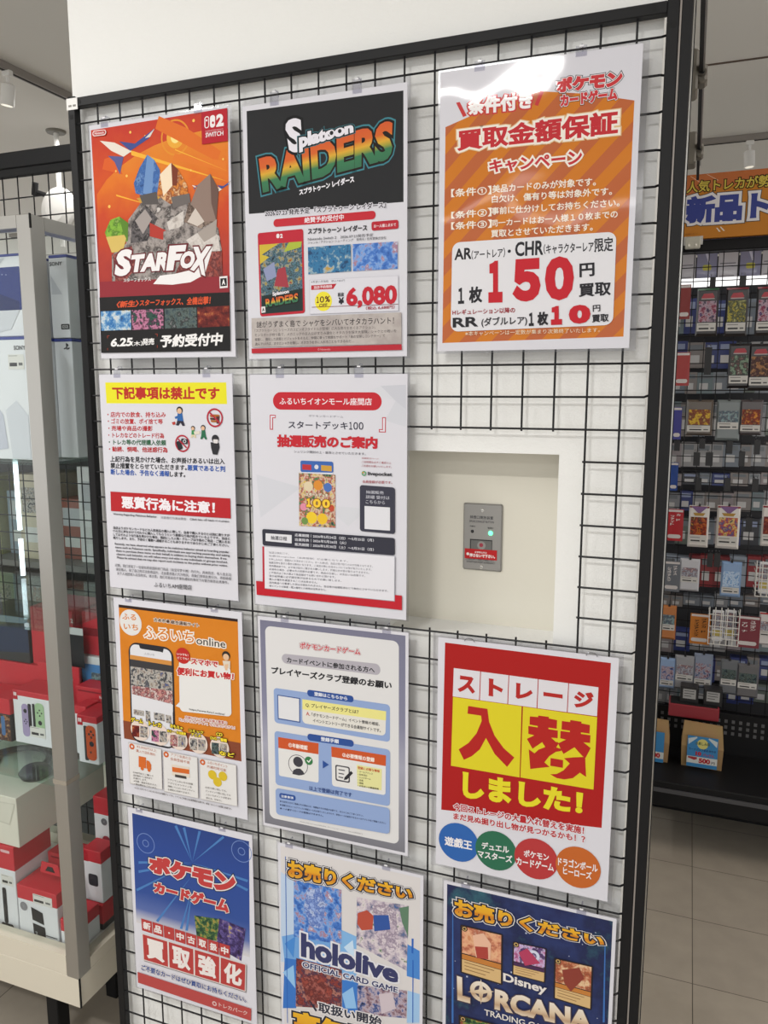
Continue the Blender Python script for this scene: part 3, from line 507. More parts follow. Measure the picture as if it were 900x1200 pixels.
('c','illustration',(210.3,98.5),4.2,'#33281f',0.0),
('c','illustration',(210.0,99.4),3.1,'#dcb595',0.0),
('p','illustration',[(229.0,101.3),(236.4,101.1),(238.0,112.0),(227.9,111.7)],'#2b6a4c'),
('p','illustration',[(227.9,111.7),(238.0,112.0),(240.5,118.2),(236.4,118.9),(233.2,114.4),(229.7,118.5),(225.6,118.1)],'#2b6a4c'),
('c','illustration',(232.5,97.2),5.0,'#2a2424',0.0),
('c','illustration',(232.1,98.3),3.8,'#dcb595',0.0),
('p','illustration',[(211.9,104.6),(225.5,103.5),(225.3,108.8),(213.4,110.7)],'#dad3c5'),
('c','illustration',(258.3,78.7),17.3,'#b0263a',14.2),
('c','illustration',(185.8,127.4),16.1,'#b0263a',13.2),
('r','illustration',[(248.2,72.4),(268.7,72.8),(268.5,78.1),(248.0,77.7)],'#a8642c',0.4),
('r','illustration',[(248.0,78.9),(267.6,79.2),(265.7,82.7),(248.8,82.3)],'#4a2a20',0),
('r','illustration',[(248.7,83.0),(268.3,83.4),(267.3,87.2),(250.4,86.8)],'#a8642c',0.3),
('r','illustration',[(261.5,75.9),(268.5,76.2),(267.2,89.5),(261.9,89.2)],'#5a2a2a',0),
('r','illustration',[(171.5,125.1),(181.9,121.6),(186.8,137.0),(176.5,140.5)],'#25252b',0.15),
('r','illustration',[(183.9,117.7),(199.4,119.6),(197.2,128.9),(182.5,127.4)],'#2b2b33',0.15),
('c','illustration',(191.0,123.3),3.4,'#dcdce2',0.0),
('c','illustration',(191.0,123.3),2.2,'#2b2b33',0.0),
('p','illustration',[(247.0,70.4),(249.3,68.7),(269.5,86.6),(267.2,88.6)],'#b0263a'),
('p','illustration',[(175.4,119.9),(177.6,118.4),(196.1,134.5),(193.9,136.3)],'#b0263a'),
('p','illustration',[(247.7,123.6),(265.6,123.8),(266.6,132.9),(261.7,146.1),(251.9,145.7),(248.7,134.3)],'#2c2b30'),
('c','illustration',(258.2,117.1),7.5,'#2c2b30',0.0),
('r','illustration',[(253.3,118.0),(264.4,118.1),(263.3,125.4),(254.0,124.9)],'#d9d4d4',0.3),
('r','alert_banner',[(13.7,226.3),(286.2,225.9),(286.3,263.4),(12.6,265.0)],'#b32128',0),
('t', 'alert_banner', '悪質行為に注意！', [(39.1,233.2),(253.3,233.8),(252.5,256.5),(39.3,258.5)], '#e9e4ea', 0.04, None, 0),
('t', 'alert_caption', 'Warning Regarding Malicious Behavior', [(17.4,268.8),(121.0,267.9),(120.7,273.6),(17.1,273.3)], '#303036', 0.015, None, 0),
('t', 'alert_caption', '对恶意行为发出警告', [(130.5,268.2),(188.4,267.8),(188.2,272.6),(130.3,273.4)], '#6a6a72', 0, None, 0),
('t', 'alert_caption', 'Cảnh báo về hành vi vi phạm', [(196.3,267.0),(282.7,266.4),(282.5,271.8),(196.1,272.9)], '#303036', 0.015, None, 0),
('t', 'body_text', '当店よりポケモンカードなどの人気商品の購入に際して、自身で購入するのとは別に通りすが', [(15.9,295.3),(283.2,292.6),(283.0,298.0),(15.6,301.1)], '#2c2c32', 0.02, None, 0),
('t', 'body_text', 'りの方に声をかけて代わりに購入してもらうという悪質な行為が起きているようです。当店と', [(15.7,302.0),(283.4,298.9),(283.2,304.4),(15.4,307.8)], '#2c2c32', 0.02, None, 0),
('t', 'body_text', 'してはそのような行為を見かけた場合、個別にした人物・グループは今後のご来店・ご購入をお', [(15.5,308.8),(283.6,305.3),(283.5,310.8),(15.2,314.6)], '#2c2c32', 0.02, None, 0),
('t', 'body_text', '断りします。また、予告なく警察へ通報することもありますのであらかじめご了承ください。', [(15.3,315.6),(280.3,311.8),(280.1,317.3),(15.0,321.4)], '#2c2c32', 0.02, None, 0),
('t', 'body_text', 'Recently, we have observed what appears to be malicious behavior aimed at hoarding popular', [(18.1,328.2),(280.8,325.1),(280.6,330.2),(17.8,333.6)], '#26262c', 0.02, None, 0),
('t', 'body_text', 'items such as Pokemon cards. Specifically, individuals are approaching passersby and asking', [(19.0,335.1),(281.9,331.6),(281.7,336.7),(18.7,340.5)], '#26262c', 0.02, None, 0),
('t', 'body_text', 'them to purchase these items on their behalf, in addition to buying them themselves. If we', [(19.9,342.0),(275.0,338.2),(274.8,343.3),(19.6,347.4)], '#26262c', 0.02, None, 0),
('t', 'body_text', 'observe such behavior, we will refuse entry and sales to any individuals or groups involved.', [(20.8,348.9),(277.0,344.7),(276.8,349.9),(20.5,354.3)], '#26262c', 0.02, None, 0),
('t', 'body_text', 'Please be advised that we may also report such incidents to the police without prior notice.', [(21.7,355.8),(276.8,351.3),(276.6,356.4),(21.4,361.2)], '#26262c', 0.02, None, 0),
('t', 'body_text', '近期，我们发现了一些疑似恶意囤积热门商品（如宝可梦卡牌）的行为。具体而言，有人会主动', [(15.8,370.8),(283.9,367.0),(283.7,373.0),(15.5,377.1)], '#3c3c44', 0, None, 0),
('t', 'body_text', '接近路人，除了自己购买这些商品外，还会要求路人代为购买。若我们发现此类行为，将拒绝相', [(17.9,379.0),(283.7,374.8),(283.5,380.7),(17.6,385.3)], '#3c3c44', 0, None, 0),
('t', 'body_text', '关个人或团体入店及购买。请注意，我们可能会在不事先通知的情况下向警方报告此类事件。', [(20.0,387.2),(278.0,382.7),(277.8,388.6),(19.6,393.5)], '#3c3c44', 0, None, 0),
('t', 'shop_name', 'ふるいちAM座間店', [(108.2,399.9),(195.8,398.2),(195.4,408.0),(107.7,410.2)], '#303036', 0.005, None, 0),
],
5: [
('p','background',[(249.5,19.6),(294.5,17.6),(294.8,58.4),(276.4,44.3)],'#c6c7d0'),
('p','background',[(226.2,30.5),(249.5,19.6),(276.4,44.3)],'#d2d3da'),
('p','background',[(276.4,44.3),(294.8,58.4),(294.2,87.0),(257.3,76.9)],'#cdced6'),
('p','background',[(8.5,178.0),(98.5,197.5),(15.1,256.6)],'#cdced6'),
('p','background',[(140.0,226.2),(225.7,229.3),(189.1,261.8)],'#d0d1d8'),
('r','banner',[(45.8,30.3),(251.1,30.3),(251.9,60.4),(45.5,61.1)],'#bf2531',0.5),
('t', 'banner', 'ふるいちイオンモール座間店', [(58.7,39.9),(233.6,39.8),(233.6,52.0),(58.4,52.3)], '#ece4e8', 0.015, None, 0),
('r','bracket_mark',[(38.8,70.3),(50.8,70.5),(50.6,76.1),(38.7,76.0)],'#bb3a48',0),
('r','bracket_mark',[(38.8,70.3),(45.2,70.2),(44.6,96.7),(38.1,96.5)],'#bb3a48',0),
('r','bracket_mark',[(252.3,71.6),(259.2,71.4),(258.9,97.1),(252.3,96.9)],'#bb3a48',0),
('r','bracket_mark',[(246.4,91.6),(258.9,91.7),(258.9,97.1),(246.4,97.0)],'#bb3a48',0),
('r','bracket_mark',[(40.5,71.8),(49.4,72.0),(49.4,74.6),(40.4,74.4)],'#dddce4',0),
('r','bracket_mark',[(40.5,71.8),(43.5,71.7),(42.9,94.9),(39.9,94.9)],'#dddce4',0),
('r','bracket_mark',[(253.8,73.0),(257.7,72.9),(257.3,95.7),(253.8,95.4)],'#dddce4',0),
('r','bracket_mark',[(248.0,93.0),(257.3,93.2),(257.3,95.7),(248.0,95.5)],'#dddce4',0),
('t', 'caption', 'ポケモンカードゲーム', [(115.4,69.1),(181.3,69.8),(181.2,73.9),(115.3,72.8)], '#80808a', 0, None, 0),
('t', 'title', 'スタートデッキ', [(75.5,80.2),(189.6,80.3),(189.5,93.6),(75.2,93.8)], '#26263a', 0.015, None, 0),
('t', 'title', '１', [(192.0,80.6),(197.8,80.6),(197.7,93.5),(191.9,93.5)], '#26263a', 0.015, None, 0),
('t', 'title', '０', [(199.9,80.6),(208.3,80.6),(208.2,93.4),(199.8,93.4)], '#26263a', 0.015, None, 0),
('t', 'title', '０', [(209.9,80.6),(218.2,80.5),(218.2,93.3),(209.8,93.4)], '#26263a', 0.015, None, 0),
('t', 'headline', '抽選販売のご案内', [(52.5,104.5),(244.5,104.4),(243.7,125.2),(51.9,127.1)], '#bf2531', 0.055, None, 0),
('t', 'caption', 'シュリンク開封の上・販売とさせていただきます。', [(85.8,131.8),(222.4,132.1),(222.4,136.5),(85.7,136.3)], '#44444e', 0, None, 0),
('r','deck_box',[(98.1,149.6),(161.5,149.7),(161.7,168.9),(98.2,169.9)],'#3b64ae',0.05),
('c','deck_box',(129.3,159.9),4.0,'#d5d6de',0.0),
('r','deck_box',[(101.8,156.0),(119.4,156.5),(119.2,166.0),(101.6,165.5)],'#b8323a',0),
('r','deck_box',[(138.4,156.2),(158.6,157.0),(158.5,166.8),(138.3,166.0)],'#c99a3e',0),
('r','deck_box',[(98.2,169.9),(161.7,168.9),(161.7,171.9),(98.1,172.9)],'#d5d6de',0),
('r','deck_box',[(94.8,171.5),(165.4,172.5),(164.8,266.0),(93.8,266.9)],'@pic_deck',0),
('c','deck_box',(113.3,194.9),8.9,'#d9c8a8',0.0),
('c','deck_box',(132.1,192.2),8.8,'#d78b34',0.0),
('c','deck_box',(150.7,195.1),8.0,'#4c6fb5',0.0),
('c','deck_box',(103.0,232.1),6.9,'#d98aa0',0.0),
('c','deck_box',(118.7,250.6),10.6,'#e8c52e',0.0),
('c','deck_box',(139.7,251.3),9.7,'#e6bb2c',0.0),
('c','deck_box',(157.4,231.1),5.6,'#bd4a34',0.0),
('c','deck_box',(105.1,257.2),6.6,'#6d8f4c',0.0),
('t', 'deck_box', 'スタートデッキ', [(107.6,205.9),(151.0,205.8),(151.0,212.7),(107.5,212.9)], '#efe6d0', 0.04, [(0.12,'#6a4520')], 0),
('t', 'deck_box', '１', [(109.2,216.3),(118.4,216.3),(118.2,231.7),(108.9,231.7)], '#f0c53a', 0.08, [(0.15,'#7a4a18')], 0),
('t', 'deck_box', '０', [(122.1,216.3),(137.3,216.3),(137.1,231.7),(121.9,231.7)], '#f0c53a', 0.08, [(0.15,'#7a4a18')], 0),
('t', 'deck_box', '０', [(140.0,216.3),(155.0,216.3),(154.9,231.6),(139.8,231.7)], '#f0c53a', 0.08, [(0.15,'#7a4a18')], 0),
('t', 'notes', '抽選受付ページ', [(215.2,140.1),(246.4,140.5),(246.4,143.1),(215.2,142.7)], '#a5404a', 0, None, 0),
('t', 'notes', 'ご説明欄を必ずご確認の上', [(215.2,146.0),(269.1,146.4),(269.1,150.0),(215.2,149.7)], '#a5404a', 0, None, 0),
('t', 'notes', 'ご応募をお願いいたします。', [(215.2,152.7),(269.9,152.9),(269.9,156.6),(215.1,156.4)], '#a5404a', 0, None, 0),
('c','notes',(219.5,167.8),4.3,'#5a9a6a',2.3),
('c','notes',(217.9,166.3),1.5,'#cf9a3a',0.0),
('t', 'notes', 'livepocket', [(226.7,164.5),(270.7,164.3),(270.7,172.4),(226.6,172.3)], '#2a2a32', 0.03, None, 0),
('t', 'notes', '会員登録が必要です。', [(216.7,179.4),(271.1,179.0),(271.1,183.8),(216.6,184.3)], '#a5404a', 0.01, None, 0),
('r','entry_panel',[(211.8,187.9),(276.2,189.5),(276.5,269.7),(211.5,268.5)],'#3a3a48',0.06),
('t', 'entry_panel', '抽選販売', [(223.0,196.7),(255.5,196.7),(255.5,202.3),(223.0,202.0)], '#d2d2dc', 0, None, 0),
('t', 'entry_panel', '詳細 受付は', [(223.0,205.0),(266.5,204.7),(266.5,210.7),(223.0,211.0)], '#d2d2dc', 0, None, 0),
('t', 'entry_panel', 'こちらから', [(222.9,213.3),(257.9,213.4),(257.9,219.0),(222.9,219.3)], '#d2d2dc', 0, None, 0),
('r','entry_panel',[(220.5,223.9),(267.3,224.1),(267.4,264.2),(220.4,264.1)],'#dcdce2',0),
('r','schedule_table',[(18.9,277.1),(276.1,276.5),(276.3,306.8),(19.0,307.5)],'#33333f',0.015),
('r','schedule_table',[(25.8,284.6),(78.9,284.4),(78.6,299.8),(25.4,299.0)],'#dcdce2',0),
('t', 'schedule_table', '抽選日程', [(36.2,288.3),(69.4,288.1),(69.2,295.7),(36.0,295.9)], '#2c2c36', 0.02, None, 0),
('t', 'schedule_table', '応募期間｜2026年5月24日（日）～5月25日（月）', [(85.4,280.8),(237.6,280.2),(237.6,285.9),(85.3,286.7)], '#d8d8e0', 0.015, None, 0),
('t', 'schedule_table', '当選発表｜2026年5月26日（火）', [(85.3,289.1),(185.7,288.6),(185.6,294.4),(85.2,295.0)], '#d8d8e0', 0.015, None, 0),
('t', 'schedule_table', '販売期間｜2026年5月30日（土）～5月31日（日）', [(85.1,297.8),(237.6,296.6),(237.6,302.3),(85.0,303.7)], '#d8d8e0', 0.015, None, 0),
('r','frame_band',[(3.6,375.6),(289.6,376.5),(289.8,402.1),(4.2,401.9)],'#bd2431',0),
('r','frame_band',[(18.5,309.5),(22.9,309.6),(22.4,376.9),(17.5,377.3)],'#b52a3c',0),
('r','notice_box',[(22.5,309.7),(277.1,308.6),(276.6,388.2),(21.6,388.8)],'#9a9aa4',0),
('r','notice_box',[(22.5,309.7),(275.9,308.7),(275.4,387.1),(21.7,387.6)],'#dfdee5',0),
('t', 'notice_text', '抽選は無料です。', [(32.0,317.8),(72.6,317.4),(72.5,321.3),(31.9,321.9)], '#5c5c66', 0, None, 0),
('t', 'notice_text', '当選はLivepocket（会員登録）が必要となります。', [(31.9,324.0),(188.7,322.0),(188.7,325.9),(31.8,328.1)], '#5c5c66', 0, None, 0),
('t', 'notice_text', 'お申し込みは、期間内にお済ませください。お一人様1回、当店の受け取りのみが対象となります。', [(31.8,330.2),(235.6,327.3),(235.6,331.2),(31.7,334.3)], '#5c5c66', 0, None, 0),
('t', 'notice_text', '抽選日時を過ぎた場合は無効となります。ご来店の際にお店のレジにてお受け取りいたします。', [(31.7,336.4),(233.5,333.3),(233.5,337.2),(31.6,340.5)], '#5c5c66', 0, None, 0),
('t', 'notice_text', '発売開始後でも、必ず身分証のご提示をお願いします。代理の方の受け取りはできません。', [(31.7,342.7),(229.5,339.3),(229.5,343.2),(31.6,346.7)], '#5c5c66', 0, None, 0),
('t', 'notice_text', '未成年の場合、必要な方の同意が必要です。商品の引渡し、お支払いは店頭です。', [(31.6,348.9),(221.3,345.4),(221.3,349.3),(31.5,353.0)], '#5c5c66', 0, None, 0),
('t', 'notice_text', 'ご不明点はご本人様より各店舗までお問い合わせ頂けます。', [(31.5,355.2),(164.4,352.5),(164.4,356.5),(31.4,359.2)], '#5c5c66', 0, None, 0),
('t', 'notice_text', '身分証明書に必ず顔写真が出来るものでお願い致します。', [(31.4,361.4),(176.0,358.4),(176.0,362.3),(31.3,365.5)], '#5c5c66', 0, None, 0),
('t', 'notice_text', '購入の権利を譲渡することは出来ません。', [(31.4,367.7),(129.7,365.5),(129.6,369.4),(31.3,371.7)], '#5c5c66', 0, None, 0),
('t', 'notice_text', '店内商品への重複した申込は認められません。担当者の抽選取消などで無効とさせていただきます。', [(31.3,373.9),(264.5,368.4),(264.5,372.3),(31.2,378.0)], '#5c5c66', 0, None, 0),
('t', 'notice_text', '他イベントの抽選・購入権利との併用は出来ません。', [(31.2,380.2),(146.5,377.3),(146.4,381.3),(31.1,384.3)], '#5c5c66', 0, None, 0),
],
6: [
('r','background',[(12.0,13.6),(288.0,14.0),(286.9,262.1),(8.2,262.0)],'@orange',0),
('r','background',[(12.0,13.6),(288.0,14.0),(287.9,19.6),(11.7,19.6)],'#2f2220',0),
('r','background',[(7.8,259.8),(286.4,262.1),(287.1,299.7),(8.1,299.2)],'#83452f',0),
('p','background',[(21.4,54.8),(25.9,56.4),(24.8,58.3),(20.2,56.6)],'#b5601f'),
('p','background',[(86.2,144.5),(90.6,146.1),(89.6,147.9),(85.1,146.4)],'#b5601f'),
('p','background',[(157.5,54.3),(161.8,55.9),(160.8,57.7),(156.5,56.1)],'#b5601f'),
('p','background',[(220.0,141.2),(224.2,142.7),(223.2,144.6),(219.0,143.0)],'#b5601f'),
('p','background',[(25.4,56.5),(29.9,58.1),(28.8,59.9),(24.2,58.3)],'#b5601f'),
('p','background',[(90.1,146.1),(94.6,147.7),(93.5,149.5),(89.0,148.0)],'#b5601f'),
('p','background',[(161.3,56.0),(165.6,57.6),(164.6,59.3),(160.3,57.7)],'#b5601f'),
('p','background',[(223.7,142.8),(227.9,144.3),(226.9,146.1),(222.7,144.6)],'#b5601f'),
('p','background',[(29.4,58.2),(33.9,59.8),(32.7,61.6),(28.2,60.0)],'#b5601f'),
('p','background',[(94.1,147.7),(98.5,149.3),(97.4,151.1),(93.0,149.6)],'#b5601f'),
('p','background',[(165.1,57.6),(169.4,59.2),(168.3,60.9),(164.1,59.4)],'#b5601f'),
('p','background',[(227.4,144.4),(231.6,145.9),(230.6,147.7),(226.4,146.2)],'#b5601f'),
('p','background',[(33.4,59.8),(37.9,61.5),(36.7,63.3),(32.2,61.7)],'#b5601f'),
('p','background',[(98.0,149.3),(102.5,150.9),(101.4,152.7),(96.9,151.2)],'#b5601f'),
('p','background',[(168.9,59.2),(173.1,60.8),(172.1,62.6),(167.9,61.0)],'#b5601f'),
('p','background',[(231.1,145.9),(235.3,147.4),(234.3,149.2),(230.1,147.7)],'#b5601f'),
('c','shop_mark',(39.6,48.1),26.8,'#dcdad8',0.0),
('t', 'shop_mark', 'ふる', [(20.2,31.0),(54.3,30.0),(53.6,42.3),(19.5,43.4)], '#cf7b22', 0.02, None, 0),
('t', 'shop_mark', 'いち', [(22.6,50.7),(57.7,50.3),(57.1,62.7),(21.9,63.6)], '#cf7b22', 0.02, None, 0),
('t', 'caption', '古本市場 総合通販サイト', [(96.6,31.9),(201.6,32.2),(201.4,40.0),(96.2,39.4)], '#4a2a1c', 0.03, [(0.13,'#e2d6c8')], 0),
('t', 'title', 'ふるいち', [(72.2,51.3),(189.2,49.9),(188.4,73.5),(71.0,76.0)], '#d0781f', 0.01, [(0.1,'#e8e0d6')], 0),
('t', 'title', 'online', [(194.6,58.7),(259.8,58.9),(259.5,74.4),(194.1,74.1)], '#3f3a38', 0.01, [(0.1,'#e8e0d6')], 0),
('r','phone_picture',[(31.8,88.2),(139.7,88.9),(135.0,302.3),(27.1,301.1)],'#2b2b31',0.1),
('r','phone_picture',[(35.6,92.1),(135.1,93.3),(130.1,298.7),(30.5,295.9)],'#d9d9de',0.07),
('p','phone_picture',[(57.6,91.2),(117.5,92.0),(114.6,101.3),(108.7,100.3),(64.7,99.7),(59.7,98.6)],'#2b2b31'),
('r','phone_picture',[(34.3,115.5),(134.7,116.1),(134.3,125.5),(33.8,124.7)],'#c98a45',0),
('r','phone_picture',[(34.3,124.6),(134.8,125.4),(134.2,139.5),(34.0,139.8)],'#3b3a3d',0),
('r','phone_picture',[(34.0,139.8),(134.7,139.5),(134.1,178.1),(33.3,180.2)],'@pic_packs',0),
('r','phone_picture',[(34.8,180.0),(133.6,178.2),(132.9,205.9),(34.3,198.6)],'@pic_packs2',0),
('r','phone_picture',[(36.2,230.7),(62.5,230.7),(62.5,242.2),(36.2,242.2)],'@pic_packs',0),
('r','phone_picture',[(65.7,229.3),(77.4,229.3),(77.4,253.2),(65.7,253.2)],'@pic_packs',0),
('r','phone_picture',[(86.2,229.7),(112.3,229.7),(112.3,245.4),(86.2,245.4)],'@pic_packs',0),
('r','phone_picture',[(114.9,230.5),(128.2,230.5),(128.2,247.3),(114.9,247.3)],'@pic_packs',0),
('r','phone_picture',[(34.7,202.1),(133.4,207.2),(132.7,222.5),(33.9,224.4)],'#d9d9de',0),
('t', 'phone_picture', 'ふるいち', [(69.5,106.0),(94.5,106.3),(94.3,110.6),(69.2,110.3)], '#8a8a90', 0, None, 0),
('r','speech_bubble',[(152.0,110.5),(269.2,110.0),(268.4,210.8),(149.3,217.8)],'#dfdedd',0.08),
('p','speech_bubble',[(152.6,195.6),(152.0,210.8),(139.8,208.4)],'#dfdedd'),
('c','round_tag',(162.0,101.7),16.4,'#b92c28',0.0),
('t', 'round_tag', 'いつでも！', [(148.1,97.1),(174.2,96.8),(174.1,101.4),(148.0,101.8)], '#efe3dc', 0.02, None, 0),
('t', 'round_tag', 'どこでも！', [(148.8,104.6),(174.9,104.3),(174.8,108.9),(148.6,109.3)], '#efe3dc', 0.02, None, 0),
('t', 'slogan', 'スマホで', [(180.2,103.6),(242.1,103.2),(241.8,114.8),(179.8,116.6)], '#ba2a2e', 0.05, [(0.14,'#e9e2de')], 0),
('t', 'slogan', '便利にお買い物！', [(147.0,125.9),(276.8,121.7),(275.6,135.5),(146.3,143.0)], '#ba2a2e', 0.05, [(0.14,'#e9e2de')], 0),
('t', 'web_address', 'https://www.furu1.online/', [(172.2,207.8),(253.6,205.9),(253.4,211.5),(172.0,213.0)], '#303036', 0.01, None, 0),
('p','illustration',[(252.4,99.8),(269.5,98.5),(268.7,113.3),(255.3,114.3)],'#d8cdbd'),
('c','illustration',(260.5,88.6),8.7,'#2f2a28',0.0),
('c','illustration',(260.4,91.8),6.6,'#ddb694',0.0),
('p','illustration',[(256.8,106.7),(265.2,104.8),(262.1,118.3),(257.5,118.1)],'#ddb694'),
('t', 'slogan_small', '店頭にない在庫も品揃え豊富な', [(161.3,225.4),(258.3,221.7),(258.2,227.7),(161.1,231.5)], '#b0453a', 0.02, [(0.15,'#e9e2de')], 0),
('t', 'slogan_small', '「ふるいちオンライン」なら見つかるかも！', [(147.7,232.3),(275.5,229.1),(275.3,235.5),(147.5,238.9)], '#b0453a', 0.02, [(0.15,'#e9e2de')], 0),
('c','category_bubble',(50.6,273.2),23.0,'#e0cfc4',0.0),
('r','category_bubble',[(31.2,265.5),(49.5,264.4),(48.1,289.3),(29.8,290.2)],'@pic_red',0),
('r','category_bubble',[(51.6,264.0),(69.7,263.8),(68.5,287.3),(50.3,288.5)],'@pic_packs',0),
('c','category_bubble',(98.3,275.6),22.7,'#e0cfc4',0.0),
('r','category_bubble',[(79.2,268.0),(97.1,266.9),(96.0,291.6),(78.0,292.4)],'@pic_coral',0),
('r','category_bubble',[(99.2,266.5),(116.9,266.3),(115.9,289.5),(98.1,290.8)],'@pic_packs',0),
('c','category_bubble',(143.0,277.9),22.3,'#e0cfc4',0.0),
('r','category_bubble',[(124.3,270.4),(141.8,269.2),(140.8,293.7),(123.2,294.5)],'@pic_packs2',0),
('r','category_bubble',[(143.8,268.9),(161.2,268.6),(160.3,291.7),(142.9,292.9)],'@pic_packs',0),
('c','category_bubble',(189.8,277.8),22.0,'#e0cfc4',0.0),
('r','category_bubble',[(171.5,270.4),(188.6,269.3),(187.8,293.5),(170.6,294.3)],'@pic_packs',0),
('r','category_bubble',[(190.6,268.9),(207.6,268.7),(206.9,291.5),(189.8,292.7)],'@pic_packs',0),
('c','category_bubble',(239.5,278.0),21.5,'#e0cfc4',0.0),
('r','category_bubble',[(221.5,270.7),(238.3,269.5),(237.6,293.5),(220.8,294.2)],'@pic_dark',0),
('r','category_bubble',[(240.2,269.2),(256.8,268.9),(256.3,291.5),(239.6,292.7)],'@pic_packs',0),
('t', 'category_name', 'ゲーム', [(29.5,248.3),(59.6,248.0),(59.1,258.4),(28.9,258.7)], '#f0d83a', 0.04, [(0.16,'#3a2416')], 0),
('t', 'category_name', 'トレカ', [(74.0,249.3),(104.5,249.7),(104.1,259.5),(73.5,259.2)], '#f0d83a', 0.04, [(0.16,'#3a2416')], 0),
('t', 'category_name', 'おもちゃ', [(125.7,247.7),(155.5,248.6),(155.2,256.0),(125.4,255.6)], '#f0d83a', 0.04, [(0.16,'#3a2416')], 0),
('t', 'category_name', 'ホビー・生活雑貨', [(117.7,260.0),(162.5,260.1),(162.3,266.3),(117.4,266.7)], '#f0d83a', 0.04, [(0.16,'#3a2416')], 0),
('t', 'category_name', 'コミック', [(169.2,250.7),(203.8,250.2),(203.6,256.8),(169.0,257.3)], '#f0d83a', 0.04, [(0.16,'#3a2416')], 0),
('t', 'category_name', 'アニメ', [(174.8,258.0),(197.7,258.2),(197.5,265.2),(174.6,265.1)], '#f0d83a', 0.04, [(0.16,'#3a2416')], 0),
('t', 'category_name', 'CD', [(233.1,247.6),(247.4,247.4),(247.2,254.2),(232.9,254.9)], '#f0d83a', 0.04, [(0.16,'#3a2416')], 0),
('t', 'category_name', 'DVD・書籍', [(219.5,257.1),(257.0,257.3),(256.9,264.6),(219.3,265.0)], '#f0d83a', 0.04, [(0.16,'#3a2416')], 0),
('t', 'category_name', 'など', [(238.4,284.6),(273.4,284.5),(273.2,293.2),(238.1,293.4)], '#f0d83a', 0.04, [(0.16,'#3a2416')], 0),
('r','service_panel',[(20.1,304.1),(102.0,304.9),(100.1,393.7),(18.6,395.6)],'#b9b4b2',0),
('r','service_panel',[(21.0,305.3),(100.9,306.0),(99.1,393.0),(19.8,394.0)],'#dcdad9',0),
('r','service_panel',[(105.5,307.4),(187.9,307.5),(186.5,395.7),(104.1,396.6)],'#b9b4b2',0),
('r','service_panel',[(106.4,308.6),(186.8,308.6),(185.5,395.0),(105.2,395.0)],'#dcdad9',0),
('r','service_panel',[(192.7,308.0),(276.7,307.7),(276.3,394.4),(191.4,396.0)],'#b9b4b2',0),
('r','service_panel',[(193.7,309.2),(275.7,308.7),(275.4,393.7),(192.4,394.5)],'#dcdad9',0),
('c','service_panel',(29.1,312.1),6.5,'#c9602e',2.6),
('t', 'service_panel', '¥2,000円以上', [(41.0,306.4),(90.6,307.8),(90.3,314.1),(40.6,312.8)], '#b5664a', 0, None, 0),
('t', 'service_panel', '購入で送料無料', [(39.4,315.8),(87.1,316.9),(86.8,323.3),(39.1,322.2)], '#b5664a', 0, None, 0),
('c','service_panel',(113.3,314.6),6.3,'#c9602e',2.5),
('t', 'service_panel', 'アプリ会員の方', [(124.7,309.0),(172.5,310.3),(172.3,316.5),(124.4,315.3)], '#b5664a', 0, None, 0),
('t', 'service_panel', '会員登録不要', [(123.3,318.2),(169.2,319.3),(169.0,325.6),(123.0,324.5)], '#b5664a', 0, None, 0),
('c','service_panel',(199.8,315.5),6.1,'#c9602e',2.5),
('t', 'service_panel', 'ふるいちポイント', [(210.7,310.1),(256.7,311.3),(256.6,317.4),(210.5,316.2)], '#b5664a', 0, None, 0),
('t', 'service_panel', '共通利用可能', [(209.5,319.1),(253.7,320.2),(253.5,326.3),(209.3,325.3)], '#b5664a', 0, None, 0),
('p','service_panel',[(45.0,329.8),(63.2,329.8),(62.0,354.2),(43.7,353.9)],'#cf682c'),
('p','service_panel',[(64.0,335.6),(70.7,336.2),(75.5,343.5),(75.0,354.5),(63.1,354.0)],'#cf682c'),
('c','service_panel',(52.5,355.9),4.0,'#cf682c',0.0),
('c','service_panel',(69.2,356.1),3.9,'#cf682c',0.0),
('p','service_panel',[(125.7,333.5),(167.8,332.0),(168.0,354.3),(125.7,356.9)],'#dccfc0'),
('p','service_panel',[(126.5,338.7),(167.6,336.9),(167.3,346.8),(127.0,349.0)],'#cf682c'),
('r','service_panel',[(132.9,353.3),(160.1,352.7),(159.9,358.5),(132.7,359.2)],'#45403e',0),
('c','service_panel',(221.5,338.0),9.8,'#d3b62e',0.0),
('c','service_panel',(245.7,336.5),9.7,'#d3b62e',0.0),
('c','service_panel',(232.8,350.9),9.8,'#d3b62e',0.0),
('t', 'service_text', '2,000円以上ご購入で', [(28.8,365.9),(79.7,365.3),(79.5,369.4),(28.6,370.1)], '#5a5552', 0, None, 0),
('t', 'service_text', '送料無料でご自宅まで', [(29.0,372.2),(76.8,371.6),(76.6,375.7),(28.7,376.4)], '#5a5552', 0, None, 0),
('t', 'service_text', 'お届けします。', [(29.2,378.5),(63.4,378.0),(63.2,382.2),(28.9,382.7)], '#5a5552', 0, None, 0),
('t', 'service_text', '※沖縄・離島を除きます。', [(29.3,384.9),(87.6,383.9),(87.4,388.1),(29.1,389.1)], '#5a5552', 0, None, 0),
('t', 'service_text', '一部対象外もございます。', [(29.5,391.2),(87.3,390.2),(87.1,394.4),(29.3,395.4)], '#5a5552', 0, None, 0),
('t', 'service_text', 'アプリでふるいちの店舗', [(114.1,365.9),(174.6,364.6),(174.5,368.7),(113.9,370.0)], '#5a5552', 0, None, 0),
('t', 'service_text', 'アプリとオンラインを', [(114.2,373.0),(172.4,371.7),(172.2,375.8),(114.0,377.1)], '#5a5552', 0, None, 0),
